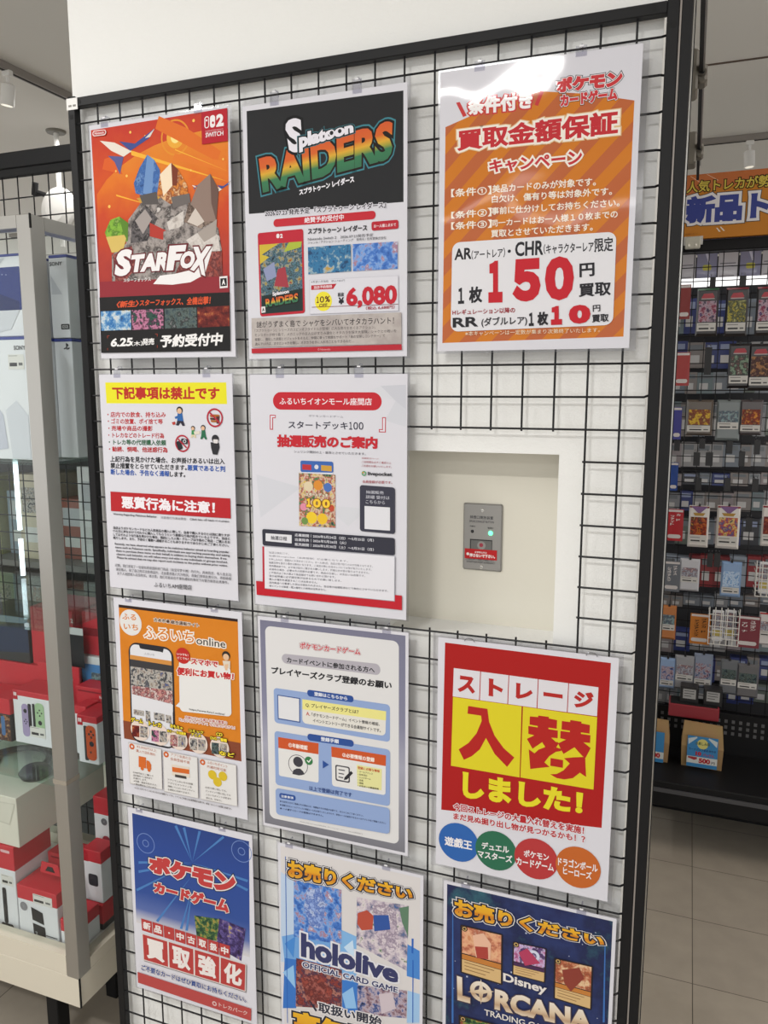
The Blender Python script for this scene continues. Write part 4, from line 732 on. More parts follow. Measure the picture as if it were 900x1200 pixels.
('t', 'service_text', '連携してふるいちオンライン', [(114.2,380.1),(179.1,378.6),(179.0,382.7),(114.0,384.3)], '#5a5552', 0, None, 0),
('t', 'service_text', 'を便利に利用できます。', [(114.2,387.3),(167.9,385.9),(167.7,390.0),(114.1,391.4)], '#5a5552', 0, None, 0),
('t', 'service_text', 'お店で買い物しても、', [(204.2,365.3),(254.1,364.2),(254.0,368.2),(204.1,369.3)], '#5a5552', 0, None, 0),
('t', 'service_text', 'オンラインで買い物しても', [(204.4,372.7),(262.1,371.3),(262.0,375.3),(204.3,376.7)], '#5a5552', 0, None, 0),
('t', 'service_text', 'ふるいちポイントが貯まり', [(204.7,380.1),(263.3,378.6),(263.2,382.6),(204.6,384.1)], '#5a5552', 0, None, 0),
('t', 'service_text', '使える。貯まる。', [(205.0,387.5),(241.5,386.5),(241.4,390.6),(204.9,391.5)], '#5a5552', 0, None, 0),
('t', 'footnote', '※ふるいちオンラインはふるいちの公式通販サイトです。アプリのご利用には会員登録が必要です。商品・ポイントは店舗と共通です。', [(31.2,399.3),(264.3,399.6),(264.2,403.6),(31.0,403.5)], '#4c4744', 0.02, None, 0),
],
7: [
('r','border_frame',[(4.4,7.0),(291.4,5.6),(291.6,414.2),(3.4,414.8)],'@greyframe',0),
('r','border_frame',[(15.1,17.4),(279.2,17.4),(279.5,400.5),(14.6,401.5)],'#d9d8d9',0.03),
('t', 'logo', 'ポケモンカードゲーム', [(86.3,40.8),(207.2,39.8),(206.4,51.0),(87.0,53.0)], '#c23440', 0.03, [(0.11,'#d9d4d6'),(0.15,'#8a4a52')], 0),
('r','pill',[(48.5,67.0),(244.2,63.0),(245.1,83.9),(49.1,85.6)],'#aeaab3',0.5),
('t', 'pill', 'カードイベントに参加される方へ', [(59.2,72.3),(234.0,70.3),(234.0,81.0),(59.0,83.5)], '#232328', 0.03, None, 0),
('t', 'headline', 'プレイヤーズクラブ登録のお願い', [(26.3,94.7),(266.7,92.5),(265.9,106.9),(26.0,109.4)], '#232328', 0.04, None, 0),
('r','step_panel',[(30.0,136.1),(262.8,135.9),(262.6,206.2),(30.1,205.2)],'#8ea4cf',0.03),
('r','step_panel',[(99.7,130.0),(192.8,129.4),(192.7,142.0),(100.4,142.7)],'#2e4f94',0.45),
('t', 'step_panel', '登録はこちらから', [(114.1,132.5),(180.5,132.3),(180.5,139.7),(114.1,140.0)], '#dfe2ea', 0.03, None, 0),
('r','step_panel',[(37.5,148.6),(85.3,148.6),(84.6,197.2),(37.6,197.2)],'#3a5590',0),
('r','step_panel',[(39.3,150.4),(83.0,150.6),(82.4,195.1),(39.4,194.8)],'#dbdbdf',0),
('r','step_panel',[(89.7,150.1),(255.5,149.0),(254.0,195.9),(89.0,197.0)],'#dddad3',0.05),
('r','step_panel',[(89.7,150.1),(255.5,149.0),(255.1,166.3),(89.4,169.7)],'#e4dd8c',0),
('t', 'step_panel', 'Q. プレイヤーズクラブとは？', [(96.3,155.8),(202.4,154.4),(202.4,162.5),(96.1,164.5)], '#2d2d32', 0.02, None, 0),
('t', 'step_panel', 'A.', [(96.9,173.2),(105.3,173.2),(105.2,180.3),(96.8,180.7)], '#b5413c', 0.02, None, 0),
('t', 'step_panel', '「ポケモンカードゲーム」イベント情報の確認、', [(108.4,173.6),(243.2,172.1),(243.2,178.6),(108.3,181.1)], '#2d2d32', 0.015, None, 0),
('t', 'step_panel', 'イベントエントリーができる会員制サイトです。', [(110.9,184.4),(245.3,183.5),(245.3,190.4),(110.8,192.0)], '#2d2d32', 0.015, None, 0),
('r','process_panel',[(29.8,221.4),(263.1,220.3),(262.6,329.4),(29.5,330.4)],'#8ea4cf',0.03),
('r','process_panel',[(99.0,215.6),(192.5,213.9),(192.5,227.1),(99.3,229.0)],'#2e4f94',0.45),
('t', 'process_panel', '登録手順', [(126.4,217.5),(163.0,217.1),(162.9,225.4),(126.3,225.9)], '#dfe2ea', 0.03, None, 0),
('r','process_panel',[(37.4,232.6),(121.9,231.3),(120.6,309.7),(37.3,310.7)],'#dddcdb',0.05),
('r','process_panel',[(37.4,232.6),(121.9,231.3),(121.2,253.2),(37.4,254.5)],'#c6552c',0),
('t', 'process_panel', '①年齢確認', [(59.1,239.8),(99.2,239.6),(99.1,248.9),(59.0,249.2)], '#efe4dc', 0.03, None, 0),
('c','process_panel',(78.4,281.8),20.5,'#5a5860',19.2),
('c','process_panel',(78.5,275.4),10.2,'#403f47',0.0),
('p','process_panel',[(65.9,302.1),(68.3,293.9),(75.2,289.3),(82.9,288.3),(89.1,292.8),(91.7,298.3),(79.5,302.6)],'#403f47'),
('c','process_panel',(101.1,269.4),8.3,'#3a7a4a',0.0),
('p','process_panel',[(96.6,269.7),(98.4,268.1),(100.6,270.7),(105.1,264.4),(106.9,265.8),(101.0,273.6)],'#e3e6e0'),
('p','process_panel',[(129.9,263.6),(142.6,269.8),(129.8,279.6)],'#2e4f94'),
('r','process_panel',[(147.7,233.3),(255.3,232.2),(254.3,309.1),(148.4,310.5)],'#dddcdb',0.05),
('r','process_panel',[(147.7,233.3),(255.3,232.2),(254.9,252.7),(148.0,253.3)],'#c6552c',0),
('t', 'process_panel', '②必要情報の登録', [(169.7,241.3),(233.3,240.4),(233.3,249.5),(169.7,249.6)], '#efe4dc', 0.03, None, 0),
('r','process_panel',[(155.3,267.2),(184.6,267.0),(184.5,298.4),(155.5,298.7)],'#4a4850',0.12),
('r','process_panel',[(157.9,269.6),(182.0,269.6),(181.9,295.9),(158.1,295.7)],'#dddcdb',0.1),
('r','process_panel',[(161.7,274.8),(174.7,274.6),(174.7,276.7),(161.7,276.9)],'#4a4850',0),
('r','process_panel',[(161.7,282.0),(172.9,282.1),(172.9,284.2),(161.7,284.1)],'#4a4850',0),
('r','process_panel',[(161.6,289.1),(171.2,289.5),(171.2,291.6),(161.6,291.2)],'#4a4850',0),
('p','process_panel',[(173.8,289.0),(186.7,274.2),(191.0,277.6),(178.9,292.3),(172.4,294.7)],'#2d2c32'),
('r','process_panel',[(198.3,259.7),(247.5,259.7),(246.8,301.0),(199.1,301.2)],'#dedb9c',0),
('t', 'process_panel', '登録に必要な情報', [(200.0,262.3),(243.4,262.1),(243.4,267.4),(200.0,268.1)], '#b5562c', 0.03, None, 0),
('t', 'process_text', '・メールアドレス', [(200.4,270.5),(230.0,270.2),(230.0,273.9),(200.4,274.2)], '#4a4434', 0.02, None, 0),
('t', 'process_text', '・生年月日', [(200.4,276.0),(218.6,275.8),(218.6,279.5),(200.4,279.7)], '#4a4434', 0.02, None, 0),
('t', 'process_text', '・ニックネーム', [(200.4,281.5),(225.8,281.1),(225.8,284.9),(200.4,285.2)], '#4a4434', 0.02, None, 0),
('t', 'process_text', '・氏名', [(200.4,287.0),(211.0,286.8),(211.0,290.6),(200.4,290.7)], '#4a4434', 0.02, None, 0),
('t', 'process_text', '・性別', [(200.4,292.5),(211.0,292.3),(211.0,296.1),(200.4,296.2)], '#4a4434', 0.02, None, 0),
('t', 'process_text', '・お住まいの都道府県', [(200.4,298.0),(241.7,297.3),(241.7,301.0),(200.3,301.8)], '#4a4434', 0.02, None, 0),
('t', 'process_panel', '以上で登録は完了です', [(101.3,318.8),(188.3,316.6),(188.3,325.4),(101.2,327.9)], '#27427f', 0.015, None, 0),
('r','notes_panel',[(29.4,336.9),(262.7,332.3),(262.4,383.2),(29.8,390.9)],'#8ea4cf',0.03),
('r','notes_panel',[(37.6,345.0),(72.5,344.1),(72.4,355.4),(37.4,356.0)],'#2e4f94',0.4),
('t', 'notes_panel', '注意事項', [(41.2,348.3),(67.5,347.6),(67.4,352.9),(41.2,353.5)], '#dfe2ea', 0.02, None, 0),
('t', 'notes_text', '● 未成年の方がご登録される場合には、保護者の方の同意が必要です。あらかじめご了承ください。', [(38.7,360.1),(210.9,355.4),(210.9,359.2),(38.6,364.1)], '#33405f', 0.02, None, 0),
('t', 'notes_text', '● 登録されたメールアドレスに確認メールをお送りいたしますので、受信メールを設定できるメールアドレスをご登録ください。', [(38.6,367.4),(255.2,361.1),(255.3,364.9),(38.5,371.3)], '#33405f', 0.02, None, 0),
('t', 'notes_text', '● 一人様ずつカードの登録はできません。', [(38.5,374.6),(130.2,371.8),(130.2,375.7),(38.4,378.6)], '#33405f', 0.02, None, 0),
('t', 'footnote', '©Pokémon ©Nintendo/Creatures/GAME FREAK\u3000ポケットモンスター・ポケモン・Pokémonは登録商標です。', [(80.5,393.8),(210.8,392.8),(210.8,395.3),(80.4,396.5)], '#8a8a90', 0, None, 0),
],
8: [
('r','background',[(12.2,8.5),(285.1,9.5),(282.5,291.2),(9.2,315.1)],'#a81c1c',0),
('r','title_tile',[(28.3,51.7),(74.3,51.7),(73.4,102.3),(27.2,102.6)],'#d9d6dc',0),
('r','title_tile',[(75.8,51.8),(122.5,51.8),(121.7,102.0),(74.9,102.3)],'#d9d6dc',0),
('r','title_tile',[(123.9,51.8),(171.2,51.9),(170.6,101.7),(123.2,102.0)],'#d9d6dc',0),
('r','title_tile',[(172.6,51.9),(220.2,52.0),(219.7,101.3),(172.0,101.7)],'#d9d6dc',0),
('r','title_tile',[(221.5,52.0),(267.7,52.1),(267.4,101.0),(221.1,101.3)],'#d9d6dc',0),
('t', 'title_tile', 'ス', [(36.8,62.9),(65.8,63.3),(66.2,92.7),(35.6,93.1)], '#b02a28', 0.055, None, 0),
('t', 'title_tile', 'ト', [(89.3,61.6),(114.0,61.7),(113.9,92.4),(89.4,92.5)], '#b02a28', 0.055, None, 0),
('t', 'title_tile', 'レ', [(135.5,63.0),(163.5,63.0),(163.4,90.2),(135.4,90.4)], '#b02a28', 0.055, None, 0),
('t', 'title_tile', 'ー', [(180.9,72.2),(212.0,72.3),(212.2,79.3),(181.1,79.3)], '#b02a28', 0.055, None, 0),
('t', 'title_tile', 'ジ', [(230.3,62.7),(260.9,62.0),(261.2,90.1),(230.2,91.0)], '#b02a28', 0.055, None, 0),
('r','title_tile',[(27.7,103.3),(145.9,102.4),(145.9,228.5),(25.8,229.3)],'#d9cb28',0),
('r','title_tile',[(148.2,102.4),(267.8,102.2),(267.0,226.9),(147.4,228.2)],'#d9cb28',0),
('p','title_tile',[(54.7,115.5),(88.3,115.7),(91.8,138.6),(101.7,161.4),(117.7,181.2),(136.2,194.6),(124.2,213.6),(102.3,194.1),(86.8,168.0),(78.8,138.7),(77.5,129.5),(53.7,129.6)],'#b02420'),
('p','title_tile',[(78.8,138.7),(86.8,168.0),(76.5,190.3),(62.7,205.2),(48.8,214.3),(39.2,196.8),(56.4,182.2),(70.1,162.6)],'#b02420'),
('p','title_tile',[(160.0,117.8),(173.6,116.8),(173.9,114.1),(191.3,113.8),(191.1,116.5),(204.7,117.3),(204.6,132.4),(191.2,132.5),(191.3,134.9),(206.5,135.1),(206.6,148.3),(196.1,149.1),(204.8,155.9),(205.1,165.8),(190.4,168.3),(187.2,167.2),(181.5,159.5),(166.1,173.8),(156.2,157.8),(168.2,149.7),(158.4,148.7),(158.0,134.7),(173.5,134.9),(173.4,132.6),(159.9,132.1)],'#b02420'),
('p','title_tile',[(212.4,117.4),(225.6,117.2),(225.8,113.6),(243.7,113.7),(243.5,116.6),(257.1,117.3),(257.0,132.0),(243.4,132.1),(243.5,134.6),(258.6,134.5),(258.5,147.7),(248.2,148.5),(259.8,156.3),(252.5,174.3),(247.6,172.6),(234.1,159.4),(217.0,174.0),(212.1,166.2),(209.4,155.1),(220.0,148.7),(210.7,147.6),(210.8,135.0),(225.8,134.5),(225.8,132.2),(212.3,132.2)],'#b02420'),
('p','title_tile',[(159.8,175.6),(169.7,181.1),(176.4,173.2),(187.2,166.9),(201.2,166.4),(213.7,169.2),(204.5,172.5),(193.9,181.9),(186.4,194.1),(195.2,200.6),(177.3,205.8),(163.4,210.1)],'#b02420'),
('p','title_tile',[(196.3,184.6),(216.7,184.7),(216.8,198.3),(196.3,198.4)],'#b02420'),
('p','title_tile',[(218.0,181.1),(232.4,177.2),(251.8,172.8),(253.0,188.8),(254.6,207.3),(244.3,201.6),(233.6,213.1),(219.9,218.1),(207.5,218.0),(196.4,213.3),(207.2,210.8),(217.9,202.6),(227.6,188.7)],'#b02420'),
('p','title_tile',[(204.8,155.0),(211.7,153.9),(216.6,163.8),(212.2,169.5),(202.8,167.8),(201.1,161.5)],'#b02420'),
('p','title_tile',[(208.1,157.9),(211.8,165.6),(204.9,164.5)],'#d9cb28'),
('p','title_tile',[(196.4,149.0),(208.2,150.0),(220.1,148.3),(208.7,156.2)],'#d9cb28'),
('t', 'headline', 'しました！', [(47.0,235.1),(251.5,233.9),(251.1,274.3),(47.7,284.4)], '#e0d32c', 0.055, None, 0),
('t', 'subtitle', '今回ストレージの大量入れ替えを実施！', [(31.4,297.4),(255.1,294.5),(254.9,308.4),(31.6,311.0)], '#b02a30', 0.035, [(0.12,'#e0dce2')], 0),
('t', 'subtitle', 'まだ見ぬ掘り出し物が見つかるかも！？', [(31.6,315.3),(257.2,310.4),(257.6,323.4),(31.8,328.1)], '#b02a30', 0.035, [(0.12,'#e0dce2')], 0),
('c','category_disc',(41.7,370.0),36.2,'#2f62ab',0.0),
('c','category_disc',(108.4,370.8),36.2,'#2e6a50',0.0),
('c','category_disc',(177.7,370.1),36.9,'#b2393b',0.0),
('c','category_disc',(247.7,369.2),36.8,'#bf642c',0.0),
('t', 'category_disc', '遊戯王', [(16.3,362.9),(66.3,361.7),(66.5,379.7),(16.5,380.7)], '#e8e4e6', 0.03, None, 0),
('t', 'category_disc', 'デュエル', [(83.3,359.3),(131.2,356.9),(131.5,370.8),(83.5,372.5)], '#e8e4e6', 0.03, None, 0),
('t', 'category_disc', 'マスターズ', [(76.6,375.7),(137.5,373.3),(137.8,387.2),(76.9,389.9)], '#e8e4e6', 0.03, None, 0),
('t', 'category_disc', 'ポケモン', [(156.7,357.1),(199.2,355.7),(199.6,369.0),(157.1,370.2)], '#e8e4e6', 0.03, None, 0),
('t', 'category_disc', 'カードゲーム', [(144.6,373.4),(208.1,371.6),(208.5,386.2),(144.9,388.2)], '#e8e4e6', 0.03, None, 0),
('t', 'category_disc', 'ドラゴンボール', [(214.5,357.7),(279.1,356.2),(279.7,370.5),(215.0,372.6)], '#e8e4e6', 0.03, None, 0),
('t', 'category_disc', 'ヒーローズ', [(223.4,373.1),(270.1,372.3),(270.6,385.8),(223.8,386.8)], '#e8e4e6', 0.03, None, 0),
],
9: [
('r','background',[(10.6,11.8),(289.8,14.6),(284.4,269.4),(6.8,264.3)],'@blueburst',0),
('c','background',(41.3,73.5),22.6,'#6c84bd',21.0),
('c','background',(41.3,73.5),8.2,'#6c84bd',6.5),
('c','background',(271.9,40.2),23.3,'#6c84bd',21.7),
('c','background',(271.9,40.2),8.4,'#6c84bd',6.7),
('p','background',[(155.1,90.8),(121.2,15.6),(115.3,19.2)],'#4a7ab8'),
('p','background',[(155.1,90.8),(141.5,15.9),(135.3,18.5)],'#4a7ab8'),
('p','background',[(155.1,90.8),(178.9,17.3),(172.9,17.3)],'#4a7ab8'),
('p','background',[(155.1,90.8),(19.1,140.3),(19.9,146.0)],'#4a7ab8'),
('p','background',[(155.1,90.8),(20.9,118.7),(20.6,124.7)],'#4a7ab8'),
('p','background',[(155.1,90.8),(283.3,103.8),(285.3,98.0)],'#4a7ab8'),
('p','background',[(155.1,90.8),(282.3,123.9),(285.1,118.2)],'#4a7ab8'),
('p','background',[(152.6,149.0),(117.9,249.3),(124.0,249.2)],'#4a7ab8'),
('p','background',[(152.6,149.0),(131.4,250.3),(137.8,249.4)],'#4a7ab8'),
('p','background',[(155.1,90.8),(233.9,19.0),(230.2,15.5)],'#4a7ab8'),
('p','background',[(153.8,119.8),(58.3,246.9),(63.4,249.2)],'#4a7ab8'),
('p','background',[(155.1,90.8),(10.8,185.2),(13.5,189.9)],'#4a7ab8'),
('t', 'logo', 'ポケモン', [(47.9,96.6),(258.5,89.1),(255.2,139.4),(45.7,137.0)], '#bb4040', 0.085, [(0.135,'#ddd8d8'),(0.17,'#2a3142')], 0),
('t', 'logo', 'カードゲーム', [(58.7,155.0),(243.2,152.5),(238.2,184.4),(55.0,182.1)], '#bb4040', 0.08, [(0.135,'#ddd8d8'),(0.175,'#2a3142')], 0),
('r','card_picture',[(155.3,209.5),(215.0,201.9),(220.1,251.9),(159.5,258.8)],'@pic_green',0),
('r','card_picture',[(215.9,200.0),(276.9,207.8),(264.3,282.9),(205.5,266.4)],'@pic_purple',0),
('r','small_tile',[(20.4,251.1),(47.3,251.6),(47.8,279.7),(21.2,279.0)],'#b3413f',0),
('t', 'small_tile', '新', [(25.2,256.5),(44.2,256.7),(43.2,274.2),(24.2,274.1)], '#e6dfdc', 0.04, None, 0),
('r','small_tile',[(49.1,251.7),(75.6,252.2),(75.9,280.4),(49.6,279.7)],'#b3413f',0),
('t', 'small_tile', '品', [(53.7,257.2),(72.4,257.4),(71.5,274.8),(52.7,274.6)], '#e6dfdc', 0.04, None, 0),
('r','small_tile',[(77.4,252.3),(103.6,252.8),(103.7,281.0),(77.7,280.4)],'#b3413f',0),
('t', 'small_tile', '・', [(88.4,264.4),(93.1,264.5),(92.8,268.8),(88.2,268.8)], '#e6dfdc', 0.04, None, 0),
('r','small_tile',[(105.4,252.9),(131.3,253.4),(131.1,281.7),(105.5,281.1)],'#b3413f',0),
('t', 'small_tile', '中', [(109.6,258.5),(127.9,258.7),(127.1,276.0),(108.8,275.8)], '#e6dfdc', 0.04, None, 0),
('r','small_tile',[(133.0,253.5),(158.6,254.0),(158.3,282.4),(132.9,281.7)],'#b3413f',0),
('t', 'small_tile', '古', [(137.1,259.2),(155.1,259.4),(154.4,276.5),(136.3,276.4)], '#e6dfdc', 0.04, None, 0),
('r','small_tile',[(160.4,254.1),(185.7,254.6),(185.1,283.0),(160.0,282.4)],'#b3413f',0),
('t', 'small_tile', '取', [(164.2,259.9),(182.1,260.1),(181.4,277.1),(163.5,277.0)], '#e6dfdc', 0.04, None, 0),
('r','small_tile',[(187.4,254.6),(212.4,255.2),(211.6,283.7),(186.8,283.1)],'#b3413f',0),
('t', 'small_tile', '扱', [(191.0,260.5),(208.7,260.7),(208.1,277.6),(190.4,277.5)], '#e6dfdc', 0.04, None, 0),
('r','small_tile',[(214.1,255.2),(238.8,255.7),(237.8,284.3),(213.3,283.7)],'#b3413f',0),
('t', 'small_tile', '中', [(217.6,261.2),(235.0,261.4),(234.5,278.2),(217.0,278.1)], '#e6dfdc', 0.04, None, 0),
('r','big_tile',[(22.7,287.5),(277.4,288.3),(274.2,351.8),(23.0,351.3)],'#8a8280',0),
('r','big_tile',[(20.9,285.4),(275.7,286.3),(272.5,349.8),(21.2,349.2)],'#dcd5d2',0),
('r','big_tile',[(22.8,287.3),(85.4,287.5),(84.8,347.4),(23.0,347.3)],'#b3413f',0),
('t', 'big_tile', '買', [(31.0,293.3),(77.3,293.4),(76.9,341.4),(31.1,341.2)], '#e6dfdc', 0.05, None, 0),
('r','big_tile',[(89.1,287.5),(150.0,287.7),(148.5,347.6),(88.4,347.4)],'#b3413f',0),
('t', 'big_tile', '取', [(97.0,293.5),(142.0,293.7),(140.9,341.5),(96.4,341.4)], '#e6dfdc', 0.05, None, 0),
('r','big_tile',[(153.6,287.7),(212.8,287.9),(210.5,347.7),(152.0,347.6)],'#b3413f',0),
('t', 'big_tile', '強', [(161.2,293.7),(205.0,293.9),(203.2,341.7),(159.9,341.6)], '#e6dfdc', 0.05, None, 0),
('r','big_tile',[(216.3,288.0),(274.0,288.2),(270.9,347.9),(214.0,347.7)],'#b3413f',0),
('t', 'big_tile', '化', [(223.6,293.9),(266.3,294.1),(263.9,341.8),(221.7,341.7)], '#e6dfdc', 0.05, None, 0),
('t', 'tagline', 'ご不要なカードはぜひ買取にお持ちください。', [(15.2,360.6),(274.3,361.9),(273.9,374.6),(14.4,374.9)], '#2f4a8a', 0.03, [(0.1,'#d8d2d2')], 0),
('r','footer_bar',[(4.3,382.3),(285.3,384.6),(283.6,413.0),(4.3,408.1)],'#b34a48',0),
('t', 'footer_bar', 'トレカパーク', [(208.3,393.4),(275.5,393.5),(275.2,403.8),(208.0,403.4)], '#d8b8b4', 0.02, None, 0),
('c','footer_bar',(197.4,399.8),5.4,'#d8b8b4',2.7),
],
10: [
('r','background',[(6,6),(291,6),(291,414),(6,414)],'#d4d0d0',0),
('p','background',[(5.6,60.7),(1.2,255.9),(64.6,253.5),(30.7,177.3),(36.6,76.2)],'#b9cbe2'),
('p','background',[(4.4,199.9),(46.3,180.9),(127.0,182.0),(126.4,243.4),(9.3,253.6)],'#6fa0d8'),
('p','background',[(9.4,245.6),(37.4,241.7),(33.3,349.8),(2.9,359.3)],'#3c74c2'),
('p','background',[(131.0,150.6),(164.5,156.7),(163.7,286.2),(130.2,242.3)],'#7fb0e0'),
('p','background',[(133.8,256.6),(167.6,254.3),(167.3,323.8),(133.2,326.7)],'#3d78c6'),
('p','background',[(265.4,144.1),(290.6,151.8),(291.0,210.4),(265.7,210.4)],'#4a84cc'),
('p','background',[(267.6,239.7),(291.2,240.0),(290.9,300.0),(266.1,307.9)],'#9cc0e4'),
('p','background',[(10.1,214.0),(34.4,191.8),(29.5,240.0)],'#4a88d0'),
('p','background',[(45.6,219.8),(81.1,194.6),(103.8,219.1),(57.0,240.0)],'#93bfe8'),
('p','background',[(138.2,186.5),(157.0,166.3),(162.3,210.2)],'#c2daf0'),
('p','background',[(4.7,278.7),(29.2,255.8),(32.2,306.3)],'#8fbde6'),
('p','background',[(133.5,287.6),(156.4,265.4),(163.6,309.4),(140.9,316.5)],'#8ebce8'),
('r','background',[(15.7,26.2),(17.3,25.8),(13.6,389.0),(12.0,389.6)],'#2d62b8',0),
('r','background',[(275.1,130.5),(278.9,130.2),(278.4,160.7),(274.9,159.8)],'#2d62b8',0),
('r','background',[(276.8,174.0),(278.9,174.1),(278.9,303.8),(277.2,304.4)],'#2d62b8',0),
('r','card_picture',[(33.6,71.2),(134.8,67.4),(133.7,182.1),(31.2,192.7)],'@pic_blue',0),
('r','card_picture',[(166.0,74.5),(269.2,66.1),(265.6,199.3),(164.4,173.7)],'@pic_pale',0),
('r','card_picture',[(35.4,238.3),(134.0,235.4),(132.5,321.0),(32.2,346.2)],'@pic_red2',0),
('r','card_picture',[(165.7,258.7),(266.5,240.0),(265.4,298.6),(165.4,320.5)],'@pic_dusk',0),
('p','card_picture',[(61.6,85.2),(90.4,74.4),(101.4,105.5),(93.0,160.7),(66.1,160.2),(55.1,124.8)],'@pic_azure2'),
('p','card_picture',[(197.6,84.9),(219.2,72.2),(244.0,84.1),(251.3,155.3),(222.8,185.5),(201.1,132.0)],'@pic_lilac'),
('p','card_picture',[(199.4,102.9),(229.9,95.0),(233.5,123.4),(201.1,135.7)],'#34559c'),
('p','card_picture',[(167.7,107.3),(186.7,95.8),(199.8,104.6),(197.5,132.9),(175.6,140.6),(166.8,129.9)],'#b5503f'),
('p','card_picture',[(251.0,75.0),(269.2,66.8),(268.1,128.8),(256.4,102.7)],'#5f7f68'),
('p','card_picture',[(44.6,278.9),(84.0,259.6),(114.5,285.6),(102.5,324.4),(59.5,329.8)],'@pic_rust'),
('p','card_picture',[(210.0,264.5),(237.2,252.6),(244.5,284.3),(215.5,304.8)],'#c9bcc4'),
('t', 'headline', 'お売りください', [(21.1,29.9),(278.0,28.8),(276.1,55.0),(21.1,69.2)], '@gold', 0.05, [(0.13,'#2a2d3a'),(0.17,'#e0dcdc'),(0.2,'#3a3f4c')], 0),
('t', 'logo', 'hololive', [(47.1,179.1),(250.3,192.6),(248.7,231.1),(46.2,232.2)], '#3a3d66', 0.05, [(0.11,'#dcdce4')], 0),
('t', 'logo', 'OFFICIAL CARD GAME', [(49.2,241.1),(248.7,238.6),(248.0,250.4),(49.0,254.1)], '#3a3d66', 0.03, [(0.12,'#dcdce4')], 0),
('t', 'subtitle', '取扱い開始', [(82.4,319.6),(216.2,310.7),(216.2,332.2),(82.1,342.6)], '#2f3140', 0.03, [(0.13,'#dcd8da')], 0),
('p','subtitle',[(62.0,323.5),(65.9,323.1),(79.8,340.2),(75.8,343.0)],'#2f3140'),
('t', 'buy_offer', '高価買取', [(26.4,354.0),(266.3,338.2),(266.5,391.8),(25.3,410.8)], '@gold', 0.06, [(0.13,'#2a2d3a'),(0.17,'#e0dcdc')], 0),
],
11: [
('r','background',[(6,6),(291,6),(291,414),(6,414)],'@galaxy',0),
('c','background',(15.4,40.2),1.7,'#aeb6cc',0.0),
('c','background',(93.9,65.1),0.9,'#aeb6cc',0.0),
('c','background',(169.7,89.2),0.9,'#aeb6cc',0.0),
('c','background',(243.1,112.5),0.9,'#aeb6cc',0.0),
('c','background',(45.0,178.7),1.7,'#aeb6cc',0.0),
('c','background',(123.5,201.5),0.9,'#aeb6cc',0.0),
('c','background',(199.4,223.4),0.9,'#aeb6cc',0.0),
('c','background',(264.4,33.5),0.9,'#aeb6cc',0.0),
('c','background',(70.6,94.1),1.6,'#aeb6cc',0.0),
('c','background',(147.5,117.9),0.9,'#aeb6cc',0.0),
('c','background',(221.9,140.9),0.9,'#aeb6cc',0.0),
('c','background',(20.6,209.5),0.9,'#aeb6cc',0.0),
('c','background',(100.3,231.9),1.6,'#aeb6cc',0.0),
('c','background',(170.8,36.8),0.9,'#aeb6cc',0.0),
('c','background',(243.7,60.8),0.9,'#aeb6cc',0.0),
('c','background',(46.9,123.5),0.9,'#aeb6cc',0.0),
('c','background',(124.9,147.1),1.6,'#aeb6cc',0.0),
('c','background',(200.3,169.8),0.9,'#aeb6cc',0.0),
('c','background',(273.2,191.8),0.9,'#aeb6cc',0.0),
('c','background',(72.3,40.2),1.0,'#aeb6cc',0.0),
('c','background',(148.7,64.8),1.6,'#aeb6cc',0.0),
('c','background',(222.6,88.6),0.9,'#aeb6cc',0.0),
('c','background',(22.7,153.6),0.9,'#aeb6cc',0.0),
('c','background',(101.8,176.8),0.9,'#aeb6cc',0.0),
('c','background',(178.3,199.2),1.6,'#aeb6cc',0.0),
('c','background',(252.2,220.9),0.9,'#aeb6cc',0.0),
('r','background',[(16.4,52.1),(18.0,52.2),(21.2,279.8),(17.5,281.0)],'#3f6fb5',0),
('r','background',[(279.7,52.9),(281.4,52.8),(285.5,195.6),(282.4,196.6)],'#3f6fb5',0),
('r','card_picture',[(31.3,78.2),(108.5,77.2),(109.7,177.2),(32.7,173.7)],'#2c2426',0.03),
('r','card_picture',[(34.5,81.0),(105.5,80.2),(106.1,134.8),(35.3,133.5)],'@pic_peach',0),
('r','card_picture',[(35.3,135.4),(106.2,136.8),(106.3,146.9),(35.4,145.0)],'#c07c3c',0),
('r','card_picture',[(35.4,145.9),(106.3,147.9),(106.6,174.0),(35.8,171.0)],'#d2b07c',0),
('r','card_picture',[(40.2,149.9),(94.2,151.5),(94.2,153.0),(40.2,151.4)],'#8a6a44',0),
('r','card_picture',[(40.3,156.7),(86.7,158.2),(86.7,159.7),(40.3,158.1)],'#8a6a44',0),
('r','card_picture',[(40.4,163.4),(79.1,164.9),(79.1,166.4),(40.4,164.9)],'#8a6a44',0),
('c','card_picture',(39.2,84.8),5.4,'#3a2c2a',0.0),
('c','card_picture',(39.2,84.8),3.8,'#c9a86a',2.3),
('r','card_picture',[(126.1,86.7),(184.9,83.9),(184.0,150.9),(126.1,150.9)],'#2c2426',0.03),
('r','card_picture',[(128.5,88.5),(182.5,86.0),(182.1,122.7),(128.5,123.8)],'@pic_violet',0),
('r','card_picture',[(128.5,125.1),(182.0,124.0),(182.0,130.7),(128.5,131.5)],'#4a2f52',0),
('r','card_picture',[(128.5,132.2),(181.9,131.4),(181.7,148.8),(128.5,149.0)],'#d2b07c',0),
('r','card_picture',[(132.0,134.7),(172.7,134.2),(172.7,135.2),(132.0,135.7)],'#8a6a44',0),
('r','card_picture',[(132.0,139.2),(166.9,138.9),(166.9,139.9),(132.0,140.2)],'#8a6a44',0),
('r','card_picture',[(132.0,143.8),(161.1,143.6),(161.1,144.6),(132.0,144.8)],'#8a6a44',0),
('c','card_picture',(132.0,90.9),5.3,'#3a2c2a',0.0),
('c','card_picture',(132.0,90.9),3.7,'#c9a86a',2.2),
